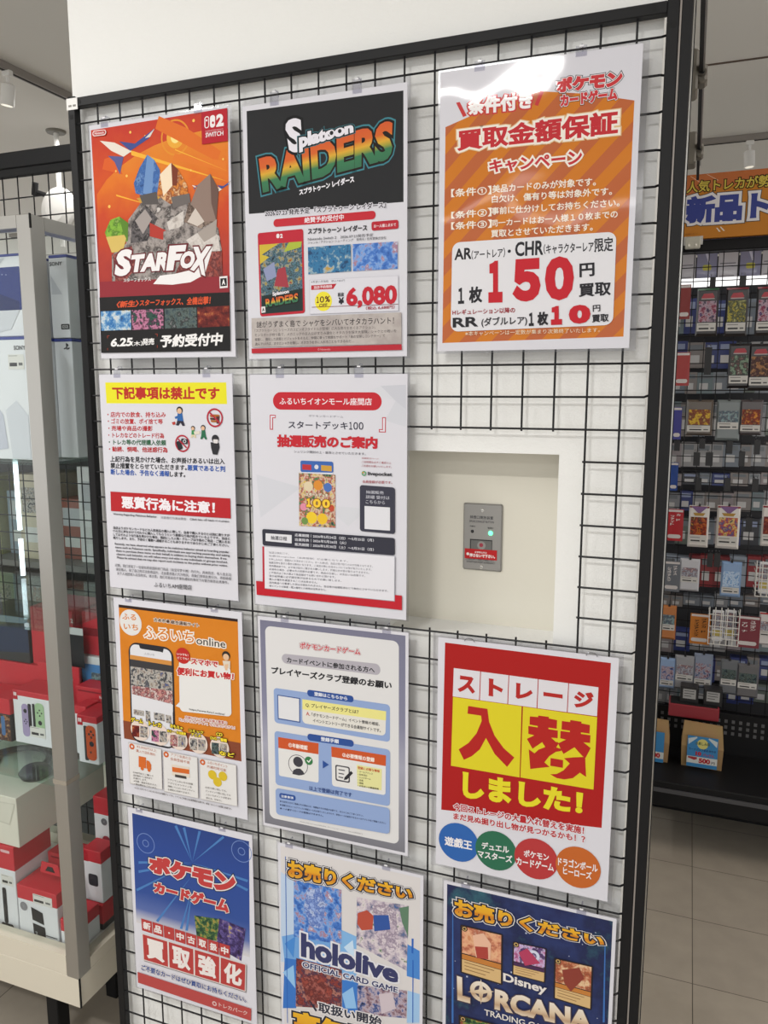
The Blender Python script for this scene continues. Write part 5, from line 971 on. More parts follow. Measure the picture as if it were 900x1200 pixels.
('r','card_picture',[(197.9,97.6),(262.9,95.6),(263.3,179.4),(199.0,175.8)],'#2c2426',0.03),
('r','card_picture',[(200.6,99.9),(260.4,98.2),(260.6,143.9),(201.2,142.9)],'@pic_peach2',0),
('r','card_picture',[(201.2,144.4),(260.6,145.6),(260.7,154.0),(201.3,152.3)],'#c07c3c',0),
('r','card_picture',[(201.3,153.1),(260.7,154.8),(260.8,176.7),(201.6,173.6)],'#d2b07c',0),
('r','card_picture',[(205.3,156.3),(250.5,157.9),(250.5,159.1),(205.3,157.5)],'#8a6a44',0),
('r','card_picture',[(205.3,161.9),(244.1,163.4),(244.1,164.7),(205.3,163.1)],'#8a6a44',0),
('r','card_picture',[(205.4,167.4),(237.8,168.9),(237.8,170.1),(205.4,168.6)],'#8a6a44',0),
('c','card_picture',(204.6,102.9),5.1,'#3a2c2a',0.0),
('c','card_picture',(204.6,102.9),3.6,'#c9a86a',2.1),
('r','card_picture',[(30.7,258.9),(111.1,256.4),(112.2,355.0),(32.2,360.0)],'#2c2426',0.03),
('r','card_picture',[(34.1,261.8),(108.0,259.4),(108.6,313.5),(34.9,317.2)],'@pic_green',0),
('r','card_picture',[(34.9,319.2),(108.6,315.5),(108.7,325.3),(35.1,329.3)],'#c07c3c',0),
('r','card_picture',[(35.1,330.3),(108.7,326.3),(109.0,352.2),(35.5,356.8)],'#d2b07c',0),
('r','card_picture',[(40.0,334.1),(96.1,331.0),(96.2,332.5),(40.0,335.6)],'#8a6a44',0),
('r','card_picture',[(40.1,341.2),(88.3,338.4),(88.3,339.9),(40.1,342.7)],'#8a6a44',0),
('r','card_picture',[(40.2,348.3),(80.4,345.9),(80.5,347.4),(40.2,349.8)],'#8a6a44',0),
('c','card_picture',(39.0,265.7),5.6,'#3a2c2a',0.0),
('c','card_picture',(39.0,265.7),3.9,'#c9a86a',2.4),
('p','card_picture',[(54.3,93.4),(73.9,83.9),(88.0,101.3),(86.7,131.5),(61.0,134.5)],'#e3b49a'),
('p','card_picture',[(58.7,113.7),(82.3,109.3),(83.6,132.4),(63.1,136.0)],'#a8443c'),
('c','card_picture',(163.0,103.7),10.4,'#cfd2e6',5.2),
('p','card_picture',[(136.5,104.8),(151.4,92.3),(174.6,115.0),(148.5,126.7)],'#b04060'),
('p','card_picture',[(211.9,116.8),(240.6,104.4),(248.5,122.7),(227.8,153.7),(216.3,140.4)],'#8a3f34'),
('t', 'headline', 'お売りください', [(19.3,28.0),(280.0,35.9),(278.8,56.3),(21.0,64.6)], '@gold', 0.05, [(0.13,'#1f2338'),(0.17,'#e0dcdc')], 0),
('t', 'logo', 'Disney', [(110.6,151.2),(187.4,154.0),(186.2,175.4),(111.1,171.6)], '#e2dcd8', 0.03, [(0.08,'#3a3a58')], 0),
('t', 'logo', 'L', [(26.7,181.2),(51.1,182.8),(51.9,229.4),(28.3,229.6)], '@cream', 0.05, [(0.09,'#4a3f4c')], 0),
('t', 'logo', 'RCANA', [(96.5,186.7),(264.5,181.9),(266.0,219.0),(96.6,227.8)], '@cream', 0.05, [(0.09,'#4a3f4c')], 0),
('c','logo',(71.4,199.8),21.2,'#4a3f4c',0.0),
('c','logo',(71.4,199.8),19.9,'@cream',11.9),
('p','logo',[(70.9,174.8),(75.3,194.3),(95.1,192.7),(75.5,203.0),(71.9,225.0),(67.5,205.3),(47.4,207.0),(67.4,196.7)],'@cream'),
('t', 'logo', 'TRADING CARD GAME', [(78.1,232.7),(252.6,230.5),(253.0,243.0),(78.3,244.5)], '#e2dcd8', 0.015, None, 0),
],
}
FAR_RACK_GOODS = [
('card', 'red translucent divider card just below the orange header sign', [0.9907, 1.0297, 1.9288, 2.0522], ('#8a4444', '')),
('pack', 'black trading card pack with a green top edge and purple art, top rack row', [1.0516, 1.1262, 1.8651, 2.0373], ('#1b1519', '#2f5a3a', '@pic_purple2')),
('pack', 'black trading card pack with a red top edge and yellow-green art, top rack row', [1.1493, 1.2243, 1.8628, 2.036], ('#1b1519', '#7a2530', '@pic_yellowgreen')),
('pack', 'black trading card pack with red and purple art at the photo edge, top rack row', [1.2497, 1.3254, 1.8634, 2.0345], ('#1b1519', '#7a2530', '@pic_purple2')),
('card', 'salmon red divider card with white lettering, second from the top of the far rack', [0.9909, 1.04, 1.687, 1.8093], ('#a84c4c', '')),
('pack', 'black trading card pack with green jungle art and white price tag, second rack row', [1.1707, 1.2446, 1.6775, 1.8383], ('#1b1519', '', '@pic_green2')),
('pack', 'black trading card pack with brown art and yellow bottom stripe, second rack row', [1.2387, 1.3137, 1.6698, 1.8354], ('#1b1519', '', '@pic_brown')),
('pack', 'silver pack with a yellow framed card window, third rack row', [1.0369, 1.13, 1.5038, 1.6352], ('#5a5048', '', '@pic_yellow')),
('pack', 'grey-teal blister pack with a white price tag across its middle, third rack row', [1.1418, 1.2239, 1.4869, 1.6356], ('#6f7779', '', '@pic_teal')),
('pack', 'dark pack with an orange framed card window, third rack row', [1.2203, 1.2964, 1.5087, 1.636], ('#4a4244', '', '@pic_orange')),
('card', 'violet-blue divider card with a white oval, left edge of the third row', [0.9934, 1.0224, 1.4872, 1.608], ('#4a4a90', '')),
('card', 'blue divider card with a white oval, left edge of the fourth row', [0.9921, 1.0206, 1.2928, 1.4002], ('#2f4a8e', '')),
('card', 'bright red divider card with white vertical lettering, left of the white card packs', [0.9906, 1.0492, 1.0999, 1.2223], ('#ad2f36', 'カード|ファイト')),
('pack', 'white pack with a triangular top and black-orange art, middle rack row', [1.0675, 1.1397, 1.0798, 1.2395], ('#cfcac6', '#7a3a3a', '@pic_fire')),
('pack', 'white pack with a red top edge and yellow-blue art, middle rack row', [1.1658, 1.2463, 1.0809, 1.2446], ('#cfcac6', '#8a2f35', '@pic_hero')),
('pack', 'white and red pack cut by the photo edge, middle rack row', [1.319, 1.3803, 1.1003, 1.2526], ('#cfcac6', '#8a2f35', '@pic_red')),
('card', 'grey divider card with white vertical lettering, beside the pack with pale figures', [0.9901, 1.0491, 0.9002, 1.0196], ('#6c7078', 'ヴァイス|シュヴァルツ')),
('pack', 'pale pack with dark and white art right of the grey divider card', [1.0467, 1.1179, 0.9065, 1.033], ('#b9b9c0', '', '@pic_mono')),
('pack', 'blue pack with white streaked art above the white wire basket', [1.1933, 1.2637, 0.8969, 1.0328], ('#7f9cc4', '', '@pic_blue3')),
('pack', 'narrow orange pack with light blue art at the left post, fifth row', [0.9897, 1.0438, 0.7061, 0.8426], ('#b5713c', '', '@pic_teal')),
('card', 'orange divider card with dark vertical lettering, fifth rack row', [1.0954, 1.1676, 0.7017, 0.8215], ('#bd7430', 'ヴァンガード|ディヴァインズ')),
('card', 'maroon divider card with white vertical lettering, fifth rack row', [1.262, 1.3404, 0.7071, 0.8299], ('#7d3b45', 'ユニオン|アリーナ')),
('pack', 'white pack with a red curved top at the photo edge, fifth rack row', [1.3354, 1.3887, 0.7229, 0.8495], ('#c9c5c5', '#b52c30', '@pic_mono')),
('pack', 'light blue pack with dark figures at the left post, sixth row', [0.994, 1.0512, 0.5063, 0.6305], ('#86a0c6', '', '@pic_dusk')),
('pack', 'grey pack with crowded dark art and cream price tag, sixth row', [1.0485, 1.1216, 0.5092, 0.6477], ('#8f9096', '', '@pic_mono')),
('pack', 'grey-blue pack with red bottom strip right of the crowded art pack, sixth row', [1.1177, 1.1856, 0.5234, 0.6631], ('#7f8aa0', '', '@pic_dusk2')),
('pack', 'dark grey pack with a slanted white tag, sixth row', [1.2131, 1.2758, 0.512, 0.6509], ('#5f636a', '', '@pic_dark')),
('pack', 'black and grey pack with large white lettering tag, lowest right of the sixth row', [1.2722, 1.3489, 0.5089, 0.6414], ('#5d5c60', '', '@pic_dark')),
('hook', '', [1.0918, 1.1112, 2.0362, 2.0754], ()),
('hook', '', [1.1899, 1.2119, 2.0362, 2.0756], ()),
('hook', '', [1.0894, 1.1135, 1.7272, 1.8261], ()),
('hook', '', [1.0014, 1.0217, 1.4438, 1.4841], ()),
('hook', '', [1.0887, 1.1092, 1.4547, 1.4934], ()),
('hook', '', [1.1835, 1.2038, 1.4383, 1.486], ()),
('hook', '', [1.2757, 1.2962, 1.4388, 1.4927], ()),
('hook', '', [1.0714, 1.0945, 1.3897, 1.4403], ()),
('hook', '', [1.1139, 1.1389, 1.3912, 1.4415], ()),
('hook', '', [1.2272, 1.2478, 1.3934, 1.4478], ()),
('hook', '', [1.0852, 1.1049, 1.2966, 1.3443], ()),
('hook', '', [1.1846, 1.2052, 1.298, 1.3482], ()),
('hook', '', [1.2779, 1.2997, 1.2991, 1.3487], ()),
('hook', '', [1.2662, 1.2883, 1.1518, 1.2034], ()),
('hook', '', [1.1409, 1.162, 1.0062, 1.0601], ()),
('hook', '', [1.1647, 1.1873, 1.0082, 1.0619], ()),
]
REAR_GOODS = [
([0.9589, 1.01, 1.8938, 2.0318], '#6f7f85'),
([1.0073, 1.054, 1.8938, 2.0307], '#343f78'),
([1.0516, 1.1178, 1.89, 2.0216], '#3a3c44'),
([1.1149, 1.1682, 1.8928, 2.0189], '#343f78'),
([1.1653, 1.2141, 1.8916, 2.0155], '#343f78'),
([1.2106, 1.2758, 1.8867, 2.0209], '#77808c'),
([1.272, 1.3171, 1.888, 2.0145], '#3a3c44'),
([1.313, 1.3627, 1.8844, 2.0163], '#3a3c44'),
([0.9603, 1.0275, 1.7583, 1.8654], '#343f78'),
([1.0269, 1.0934, 1.7585, 1.8589], '#86807f'),
([1.0924, 1.1426, 1.7568, 1.8581], '#343f78'),
([1.1411, 1.2059, 1.755, 1.8612], '#343f78'),
([1.2044, 1.2598, 1.7588, 1.8539], '#6f7f85'),
([1.2581, 1.3265, 1.7562, 1.8572], '#9a9a9d'),
([1.3245, 1.3825, 1.7542, 1.8534], '#66706a'),
([0.9615, 1.025, 1.6582, 1.7401], '#77808c'),
([1.0253, 1.0699, 1.656, 1.7422], '#86807f'),
([1.07, 1.1288, 1.6568, 1.7401], '#6f7f85'),
([1.1286, 1.1779, 1.6571, 1.7417], '#7f8690'),
([1.178, 1.243, 1.6597, 1.7321], '#77808c'),
([1.2427, 1.2833, 1.6613, 1.7382], '#66706a'),
([1.2832, 1.3463, 1.6594, 1.7322], '#7f8690'),
([0.9624, 1.0161, 1.4851, 1.6247], '#6f7f85'),
([1.0137, 1.0657, 1.4841, 1.6208], '#86807f'),
([1.0627, 1.1078, 1.4851, 1.6267], '#77808c'),
([1.1048, 1.1775, 1.4884, 1.6216], '#9a9a9d'),
([1.1739, 1.2303, 1.4869, 1.6256], '#8d9096'),
([1.2265, 1.2906, 1.4943, 1.622], '#86807f'),
([1.2868, 1.3318, 1.4902, 1.6234], '#8d9096'),
([1.3275, 1.3742, 1.4946, 1.6232], '#66706a'),
([0.9639, 1.0264, 1.3579, 1.4578], '#948c90'),
([1.0258, 1.0807, 1.3613, 1.461], '#9a9a9d'),
([1.0801, 1.1413, 1.362, 1.4582], '#9a9a9d'),
([1.1403, 1.1836, 1.3636, 1.4614], '#9a9a9d'),
([1.1825, 1.2462, 1.3659, 1.4607], '#77808c'),
([1.2452, 1.2879, 1.3694, 1.457], '#86807f'),
([1.2868, 1.339, 1.3718, 1.4583], '#8d9096'),
([1.3372, 1.3921, 1.3706, 1.4676], '#86807f'),
([0.9653, 1.0328, 1.2816, 1.3304], '#948c90'),
([1.0348, 1.0984, 1.2878, 1.336], '#3a3c44'),
([1.1005, 1.1465, 1.2897, 1.3367], '#77808c'),
([1.1486, 1.2145, 1.2876, 1.3369], '#343f78'),
([1.2159, 1.2823, 1.2903, 1.3424], '#86807f'),
([1.2837, 1.3258, 1.2965, 1.3418], '#8d9096'),
([1.3271, 1.3895, 1.2978, 1.3463], '#948c90'),
([0.966, 1.0305, 1.174, 1.2486], '#8d9096'),
([1.0309, 1.0793, 1.1795, 1.2598], '#343f78'),
([1.0801, 1.1249, 1.1832, 1.2551], '#9a9a9d'),
([1.1256, 1.1828, 1.1823, 1.2565], '#86807f'),
([1.1831, 1.2333, 1.1891, 1.259], '#948c90'),
([1.2333, 1.3001, 1.1879, 1.266], '#86807f'),
([1.2997, 1.3434, 1.1915, 1.2678], '#6f7f85'),
([1.3425, 1.3841, 1.198, 1.2747], '#8d9096'),
([0.9667, 1.0201, 1.0284, 1.1436], '#3a3c44'),
([1.0188, 1.0764, 1.0389, 1.1481], '#66706a'),
([1.0753, 1.1258, 1.0423, 1.1484], '#7f8690'),
([1.1247, 1.1702, 1.0443, 1.1467], '#77808c'),
([1.1686, 1.2266, 1.0486, 1.1544], '#948c90'),
([1.225, 1.2699, 1.047, 1.1529], '#343f78'),
([1.2676, 1.3368, 1.0512, 1.1597], '#3a3c44'),
([1.3344, 1.3816, 1.0548, 1.1594], '#6f7f85'),
([1.3789, 1.4302, 1.0588, 1.1622], '#8d9096'),
([0.9678, 1.0354, 0.8489, 0.9876], '#9aa5b5'),
([1.0333, 1.082, 0.8552, 0.984], '#9aa5b5'),
([1.0794, 1.127, 0.8611, 0.9934], '#7a2a30'),
([1.1242, 1.1761, 0.8657, 0.9975], '#8f2f35'),
([1.1733, 1.2379, 0.8673, 0.9966], '#7a2a30'),
([1.2345, 1.3013, 0.8775, 1.0016], '#9aa5b5'),
([1.2979, 1.3644, 0.8797, 1.006], '#8f2f35'),
([1.3604, 1.4114, 0.8878, 1.0109], '#7a2a30'),
([0.9693, 1.0154, 0.7644, 0.8211], '#86807f'),
([1.0178, 1.0644, 0.771, 0.8165], '#86807f'),
([1.0666, 1.131, 0.7814, 0.8236], '#7f8690'),
([1.1333, 1.1856, 0.7817, 0.827], '#77808c'),
([1.1872, 1.2372, 0.7857, 0.839], '#8d9096'),
([1.2388, 1.2937, 0.7919, 0.839], '#77808c'),
([1.2954, 1.3575, 0.7987, 0.8422], '#86807f'),
([1.3588, 1.425, 0.8114, 0.8513], '#7f8690'),
([0.9711, 1.0387, 0.5684, 0.6617], '#948c90'),
([1.0384, 1.1027, 0.5799, 0.6717], '#343f78'),
([1.1023, 1.1712, 0.5902, 0.6794], '#9a9a9d'),
([1.1706, 1.2402, 0.5944, 0.6868], '#9a9a9d'),
([1.239, 1.3035, 0.6037, 0.6962], '#948c90'),
([1.302, 1.3704, 0.6109, 0.7046], '#77808c'),
([1.3685, 1.4193, 0.6141, 0.7118], '#6f7f85'),
([0.9719, 1.0443, 0.4397, 0.5351], '#77808c'),
([1.0439, 1.1008, 0.4434, 0.5449], '#3a3c44'),
([1.1003, 1.1459, 0.4568, 0.5453], '#77808c'),
([1.1452, 1.2073, 0.4584, 0.5584], '#343f78'),
([1.2061, 1.2637, 0.469, 0.5623], '#86807f'),
([1.2622, 1.3282, 0.4761, 0.5747], '#343f78'),
([1.3262, 1.3732, 0.4834, 0.5838], '#86807f'),
([1.3714, 1.433, 0.4956, 0.584], '#343f78'),
([0.9728, 1.0176, 0.3376, 0.4228], '#9a9a9d'),
([1.0182, 1.0634, 0.3395, 0.4282], '#8d9096'),
([1.0637, 1.1338, 0.3537, 0.4307], '#6f7f85'),
([1.1341, 1.1989, 0.3658, 0.4403], '#7f8690'),
([1.199, 1.2582, 0.3729, 0.4488], '#3a3c44'),
([1.2578, 1.3051, 0.376, 0.4601], '#343f78'),
([1.3041, 1.3608, 0.3838, 0.4702], '#343f78'),
([1.3598, 1.4165, 0.3931, 0.4727], '#66706a'),
([1.4153, 1.4664, 0.4013, 0.482], '#8d9096'),
]

# ------------------------------------------------------------------ the room
M_WALL = plain('white_wallpaper', '#f0f0ee', 0.75, bump=0.35, bscale=350, g=.9)
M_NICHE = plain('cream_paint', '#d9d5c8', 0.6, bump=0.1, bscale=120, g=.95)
M_CEIL = plain('ceiling_board', '#e6e4df', 0.9)
M_BLACK = plain('black_powder_coat', '#141416', 0.5, spec=0.22)
M_WIRE = plain('black_wire', '#121216', 0.4, spec=.3)
M_DARK = plain('dark_hole', '#050506', 0.8)
M_ALU = plain('brushed_aluminium', '#b4b2ae', 0.3, metal=0.9, bump=0.05, bscale=60)
M_WHITEP = plain('white_plastic', '#e2e0dc', 0.45)
M_GREYP = plain('grey_plastic', '#77736a', 0.5)
def floor_mat():
    m, nt, N, L, b = new_mat('vinyl_floor_tiles'); tc = N.new('ShaderNodeTexCoord')
    br = N.new('ShaderNodeTexBrick'); br.offset = 0; br.inputs['Scale'].default_value = 1; br.inputs['Brick Width'].default_value = 0.45; br.inputs['Row Height'].default_value = 0.3
    br.inputs['Mortar Size'].default_value = 0.0014; br.inputs['Mortar Smooth'].default_value = 0.2
    br.inputs['Color1'].default_value = colour('#ada497'); br.inputs['Color2'].default_value = colour('#a69d91'); br.inputs['Mortar'].default_value = colour('#5a544c')
    mp = N.new('ShaderNodeMapping'); mp.inputs['Location'].default_value = (-1.145 + 0.45 * 20, -1.245 + 0.3 * 20, 0); L.new(tc.outputs['Object'], mp.inputs[0]); L.new(mp.outputs[0], br.inputs[0])
    no = N.new('ShaderNodeTexNoise'); no.inputs['Scale'].default_value = 14; no.inputs['Detail'].default_value = 6; L.new(tc.outputs['Object'], no.inputs[0])
    mx = N.new('ShaderNodeMixRGB'); mx.blend_type = 'MULTIPLY'; mx.inputs[0].default_value = 0.25; L.new(br.outputs[0], mx.inputs[1]); L.new(no.outputs[0], mx.inputs[2]); L.new(mx.outputs[0], b.inputs['Base Color'])
    b.inputs['Roughness'].default_value = 0.4; return m
mb = MB(); mb.box(-6, 6, -5, 9, -0.05, 0, floor_mat()); tag(mb.build('floor'), kind='structure')
mb = MB(); mb.box(-6, 6, -5, 9, CEIL, CEIL + 0.05, M_CEIL); tag(mb.build('ceiling'), kind='structure')
mb = MB(); mb.box(-6, 6, 9, 9.1, 0, CEIL, M_CEIL); tag(mb.build('wall_back'), kind='structure')
# white wall behind the wire panel, with the square recess for the switch
WX0, WX1, WY0, WY1, NX0, NX1, NZ0, NZ1, NY = -0.072, 0.985, 0.022, 0.95, 0.570, 0.858, 1.2525, 1.5685, 0.10
mb = MB()
for a in ((WX0, NX0, 0, CEIL), (NX1, WX1, 0, CEIL), (NX0, NX1, NZ1, CEIL), (NX0, NX1, 0, NZ0)): mb.box(a[0], a[1], WY0, NY, a[2], a[3], M_WALL)
mb.box(WX0, WX1, NY + 0.005, WY1, 0, CEIL, M_WALL)
wall = tag(mb.build('wall_front'), kind='structure')
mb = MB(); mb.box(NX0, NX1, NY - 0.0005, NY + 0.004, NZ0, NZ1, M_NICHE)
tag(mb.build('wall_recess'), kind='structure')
mb = MB(); mb.box(0.2, 3.2, 2.495, 2.505, CEIL - 0.004, CEIL + .01, plain('seam', '#5a4a40', 0.8)); tag(mb.build('trim_1'), kind='structure')

# ------------------------------------------------------------------ wire panel on the wall
TOPZ = 2.16
panel = empty('wire_grid_rack', (0.48, 0.0, 0.0), 'large black wire grid panel covered with posters on the white wall', 'wire panel')
def world_part(mb, name, parent, smooth=False):
    o = mb.build(name, parent, smooth=smooth); o.matrix_parent_inverse = Matrix.Translation(-Vector(parent.location)); return o
for n, (x0, x1) in enumerate(((-0.0615, -0.0450), (0.9895, 1.0062))):
    mb = MB(); mb.bbox(x0, x1, -0.0052, 0.0105, 0.02, 2.208, M_BLACK, 0.0012); p = world_part(mb, 'post', panel)
    cx = (x0 + x1) / 2
    for z in (2.172, 1.35, 0.62):
        mb = MB(); mb.tube((cx, -0.0054, z), (cx, -0.0045, z), 0.0045, M_DARK, 16); mb.build('bolt_hole', p)
mb = MB(); mb.bbox(-0.0455, 0.990, -0.0052, 0.0105, 2.1885, 2.2045, M_BLACK, 0.0012); rail = world_part(mb, 'top_rail', panel)
for cx in (-0.034, 0.972):
    mb = MB(); mb.tube((cx, -0.0054, 2.1965), (cx, -0.0045, 2.1965), 0.0045, M_DARK, 16); mb.build('bolt_hole', rail)
mb = MB(); mb.bbox(-0.0455, 0.990, -0.0052, 0.0105, 0.03, 0.046, M_BLACK, 0.0012); world_part(mb, 'bottom_rail', panel)
mb = MB(); WR = 0.0017
for r in range(0, 43):
    z = TOPZ - 0.05 * r
    if 12 <= r <= 17:
        mb.tube((-0.046, 0, z), (0.306, 0, z), WR, M_WIRE, 8); mb.tube((0.897, 0, z), (0.990, 0, z), WR, M_WIRE, 8)
    else: mb.tube((-0.046, 0, z), (0.984, 0, z), WR, M_WIRE, 8); mb.tube((0.984, 0, z), (0.991, 0.004, z + (.003 if r % 2 == 0 else 0)), WR, M_WIRE, 8)
for c in range(0, 20):
    x = 0.05 * c
    if 7 <= c <= 17:
        mb.tube((x, 0.0034, TOPZ - 0.55 - 0.004), (x, 0.0034, 2.19), WR, M_WIRE, 8); mb.tube((x, 0.0034, 0.04), (x, 0.0034, TOPZ - 0.9 + 0.005), WR, M_WIRE, 8)
    else: mb.tube((x, 0.0034, 0.04), (x, 0.0034, 2.19), WR, M_WIRE, 8)
world_part(mb, 'wire_grid', panel)
mb = MB(); mb.box(-0.0625, -0.0375, -0.0062, -0.0053, 2.184, 2.204, plain('sticker_paper', '#e6e4e2', 0.6))
for k in range(2): mb.box(-0.058 + k * .01, -0.051 + k * .01, -0.0064, -0.0061, 2.189, 2.1925, M_GREYP)
s_ = world_part(mb, 'sticker', panel); s_['label'] = 'white sticker'
# neighbouring slim post with its pale edge strip and the hanger bar fixed to the side of the wall
t = empty('side_post', (1.0165, 0.003, 0.0), 'slim black square post standing right beside the wire panel', 'post')
mb = MB(); mb.bbox(1.0088, 1.0240, -0.0052, 0.0105, 0.0, 2.9995, M_BLACK, 0.0012); world_part(mb, 'upright', t)
mb = MB(); mb.box(1.0062, 1.0088, -0.003, -0.001, 0.02, 2.21, plain('gap_strip', '#9a928c', 0.45)); o = world_part(mb, 'gap_strip', t); o['label'] = 'pale strip between the posts'
mb = MB(); mb.box(1.0243, 1.0262, 0.002, 0.006, 0.02, 2.9, M_ALU); mb.box(1.0262, 1.0275, 0.000, 0.006, 0.02, 2.9, M_DARK); o = world_part(mb, 'edge_strip', t); o['label'] = 'bright metal strip'
M_CLAMP = plain('clamp_grey', '#615c53', .5)
bar = empty('hanger_bar', (1.036, 0.2, 2.25), 'black hanger bar held by two grey clamps above the aisle', 'hanger bar')
mb = MB(); mb.box(1.0310, 1.0378, 0.05, 1.20, 2.244, 2.256, M_BLACK); mb.box(1.0379, 1.0410, 0.05, 1.05, 2.244, 2.256, M_ALU); world_part(mb, 'bar', bar)
for yc in (0.42, 0.92):
    mb = MB(); mb.bbox(0.984, 1.030, yc - .03, yc + .03, 2.212, 2.285, M_CLAMP, 0.004); mb.bbox(1.026, 1.046, yc - .02, yc + .02, 2.228, 2.262, M_CLAMP, 0.005)
    cl = world_part(mb, 'clamp', bar)
    mb = MB(); mb.tube((1.037, yc - .024, 2.245), (1.037, yc - .019, 2.245), 0.0075, plain('screw_steel', '#5c5750', 0.35, metal=.7), 16); mb.tube((1.037, yc - .026, 2.245), (1.037, yc - .0235, 2.245), 0.0038, M_DARK, 6)
    mb.build('screw', cl)

# ------------------------------------------------------------------ smoke vent push button plate in the recess
plate = empty('switch_plate', (0.7175, NY, 1.412), 'grey steel smoke vent button plate with green lamp in the recess', 'switch plate')
M_STEEL = plain('satin_steel', '#8f8d8a', 0.4, metal=0.35)
mb = MB(); mb.bbox(0.6820, 0.7526, NY - 0.0055, NY, 1.352, 1.472, M_STEEL, 0.0022); face = world_part(mb, 'face_plate', plate)
def pu(x, y): return ((x - 172) / 540 * 70.6, (y - 115) / 925 * 120)   # plate field in mm
def pq(x0, y0, x1, y1): a = pu(x0, y0); b = pu(x1, y1); return [a, (b[0], a[1]), b, (a[0], b[1])]
EL = [('t', 'plate_lettering', '排煙口開放装置', pq(265, 280, 588, 325), '#34343a', .01, None, 0), ('t', 'plate_lettering', 'SMOKE EXHAUST BUTTON', pq(260, 345, 598, 375), '#44444a', .01, None, 0),
      ('t', 'lamp_caption', '作動灯', pq(265, 420, 345, 440), '#34343a', .01, None, 0), ('t', 'lamp_caption', '電源灯', pq(515, 430, 595, 452), '#34343a', .01, None, 0),
      ('r', 'button_window', pq(272, 608, 580, 780), '#2c2c2e', 0), ('r', 'button_window', pq(285, 622, 572, 780), '#6a6a68', 0), ('c', 'push_button', pu(432, 690), 7.5, '#8f8d8a', 0), ('c', 'push_button', pu(430, 685), 3.6, '#9a3a48', 0),
      ('r', 'warning_label', pq(200, 745, 650, 885), '#b81c20', 0), ('t', 'warning_label', '非常時以外は', pq(340, 775, 510, 803), '#e9dedd', .02, None, 0), ('t', 'warning_label', '押さないで下さい。', pq(270, 810, 625, 860), '#efe6e4', .05, None, 0), ('c', 'warning_label', pu(245, 820), 2.6, '#efe6e4', 0),
      ('t', 'plate_lettering', 'この釦を押すと排煙口が開放します', pq(215, 880, 610, 905), '#3a3a40', 0, None, 0), ('t', 'plate_lettering', 'DO NOT PUSH EXCEPT IN EMERGENCY', pq(230, 915, 622, 940), '#3a3a40', 0, None, 0)]
def print_world(parent, els, loc, S=0.001):
    """print laid on a face whose top-left corner is at loc (world, seen from -Y)"""
    before = set(bpy.data.objects); print_on(parent, els, 0.0, S)
    off = Matrix.Translation(Vector(loc) - (parent.matrix_world.translation if parent.parent is None else Vector((0, 0, 0))))
    for o in set(bpy.data.objects) - before:
        o.location = off.translation
VL.update()
print_world(plate, EL, (0.6820, NY - 0.0057, 1.472))
for z in (1.4605, 1.3585):
    mb = MB(); mb.lathe([(0.0, -0.0022), (0.002, -0.0021), (0.0034, -0.001), (0.0036, 0)], (0.7165, NY - 0.0055, z), plain('chrome_screw', '#d8d6d2', 0.2, metal=.8), 16, 'Y'); mb.box(0.7143, 0.7187, NY - 0.0080, NY - 0.0070, z - .0004, z + .0004, M_DARK); world_part(mb, 'screw', plate)
mb = MB(); mb.lathe([(0, -.002), (.0022, -.0016), (.003, 0)], (0.6990, NY - .0057, 1.4218), plain('dark_lens', '#101012', 0.2), 16, 'Y'); o = world_part(mb, 'lamp', plate); o['label'] = 'unlit dark lamp'
mb = MB(); mb.lathe([(0, -.003), (.003, -.0022), (.0044, 0)], (0.7322, NY - .0057, 1.4205), plain('green_led', '#6affb0', 0.3, emit=1.6), 20, 'Y'); o = world_part(mb, 'lamp', plate); o['label'] = 'lit green lamp'

# ------------------------------------------------------------------ the posters
PLACES = {1: (-.010, 2.1505, .45, 'red and orange space adventure poster at the top left of the wire panel'),
 2: (.3130, 2.1450, -.25, 'poster with a black upper half and a red 6,080 price'),
 3: (.6630, 2.1525, .1, 'orange striped poster with a large red 150, top right of the wire panel'),
 4: (-.0180, 1.7000, .4, 'white notice with a yellow banner listing prohibited acts, below the space adventure poster'),
 5: (.3145, 1.6975, .25, 'pale lottery sale notice with red pill heading beside the wall recess'),
 6: (-.0120, 1.2590, .2, 'orange poster with a smartphone picture, below the prohibited acts notice'),
 7: (.3185, 1.2550, -.1, 'grey framed poster with blue panels, below the lottery sale notice'),
 8: (.6695, 1.2545, .2, 'red poster with yellow squares and four coloured discs, below the wall recess'),
 9: (-.004, .8085, .35, 'blue poster with large red katakana logo, bottom left of the wire panel'),
 10: (.350, .806, -.1, 'white and light blue card game poster, bottom middle of the wire panel'),
 11: (.685, .806, -.2, 'dark navy starry card game poster, bottom right of the wire panel')}
M_PAPER = ink('#d5d4dc'); M_FILM = glass('clear_film', (0.90, 0.90, 0.92))
M_CLEAR = glass('clear_plastic_hook', (0.88, 0.88, 0.91)); M_HOOKW = plain('hook_white', '#dedee2', 0.25); M_HOOKM = plain('hook_metal', '#8a8a90', 0.3, metal=.8)
VL.update()
FILM = {1: (3, 3, 4, 3), 2: (3, 9, 5, 3), 3: (3, 3, 9, 4), 8: (9, 6, 7, 4), 10: (3, 4, 6, 3), 11: (3, 3, 7, 3), 4: (2, 2, 3, 2), 5: (2, 2, 4, 2)}
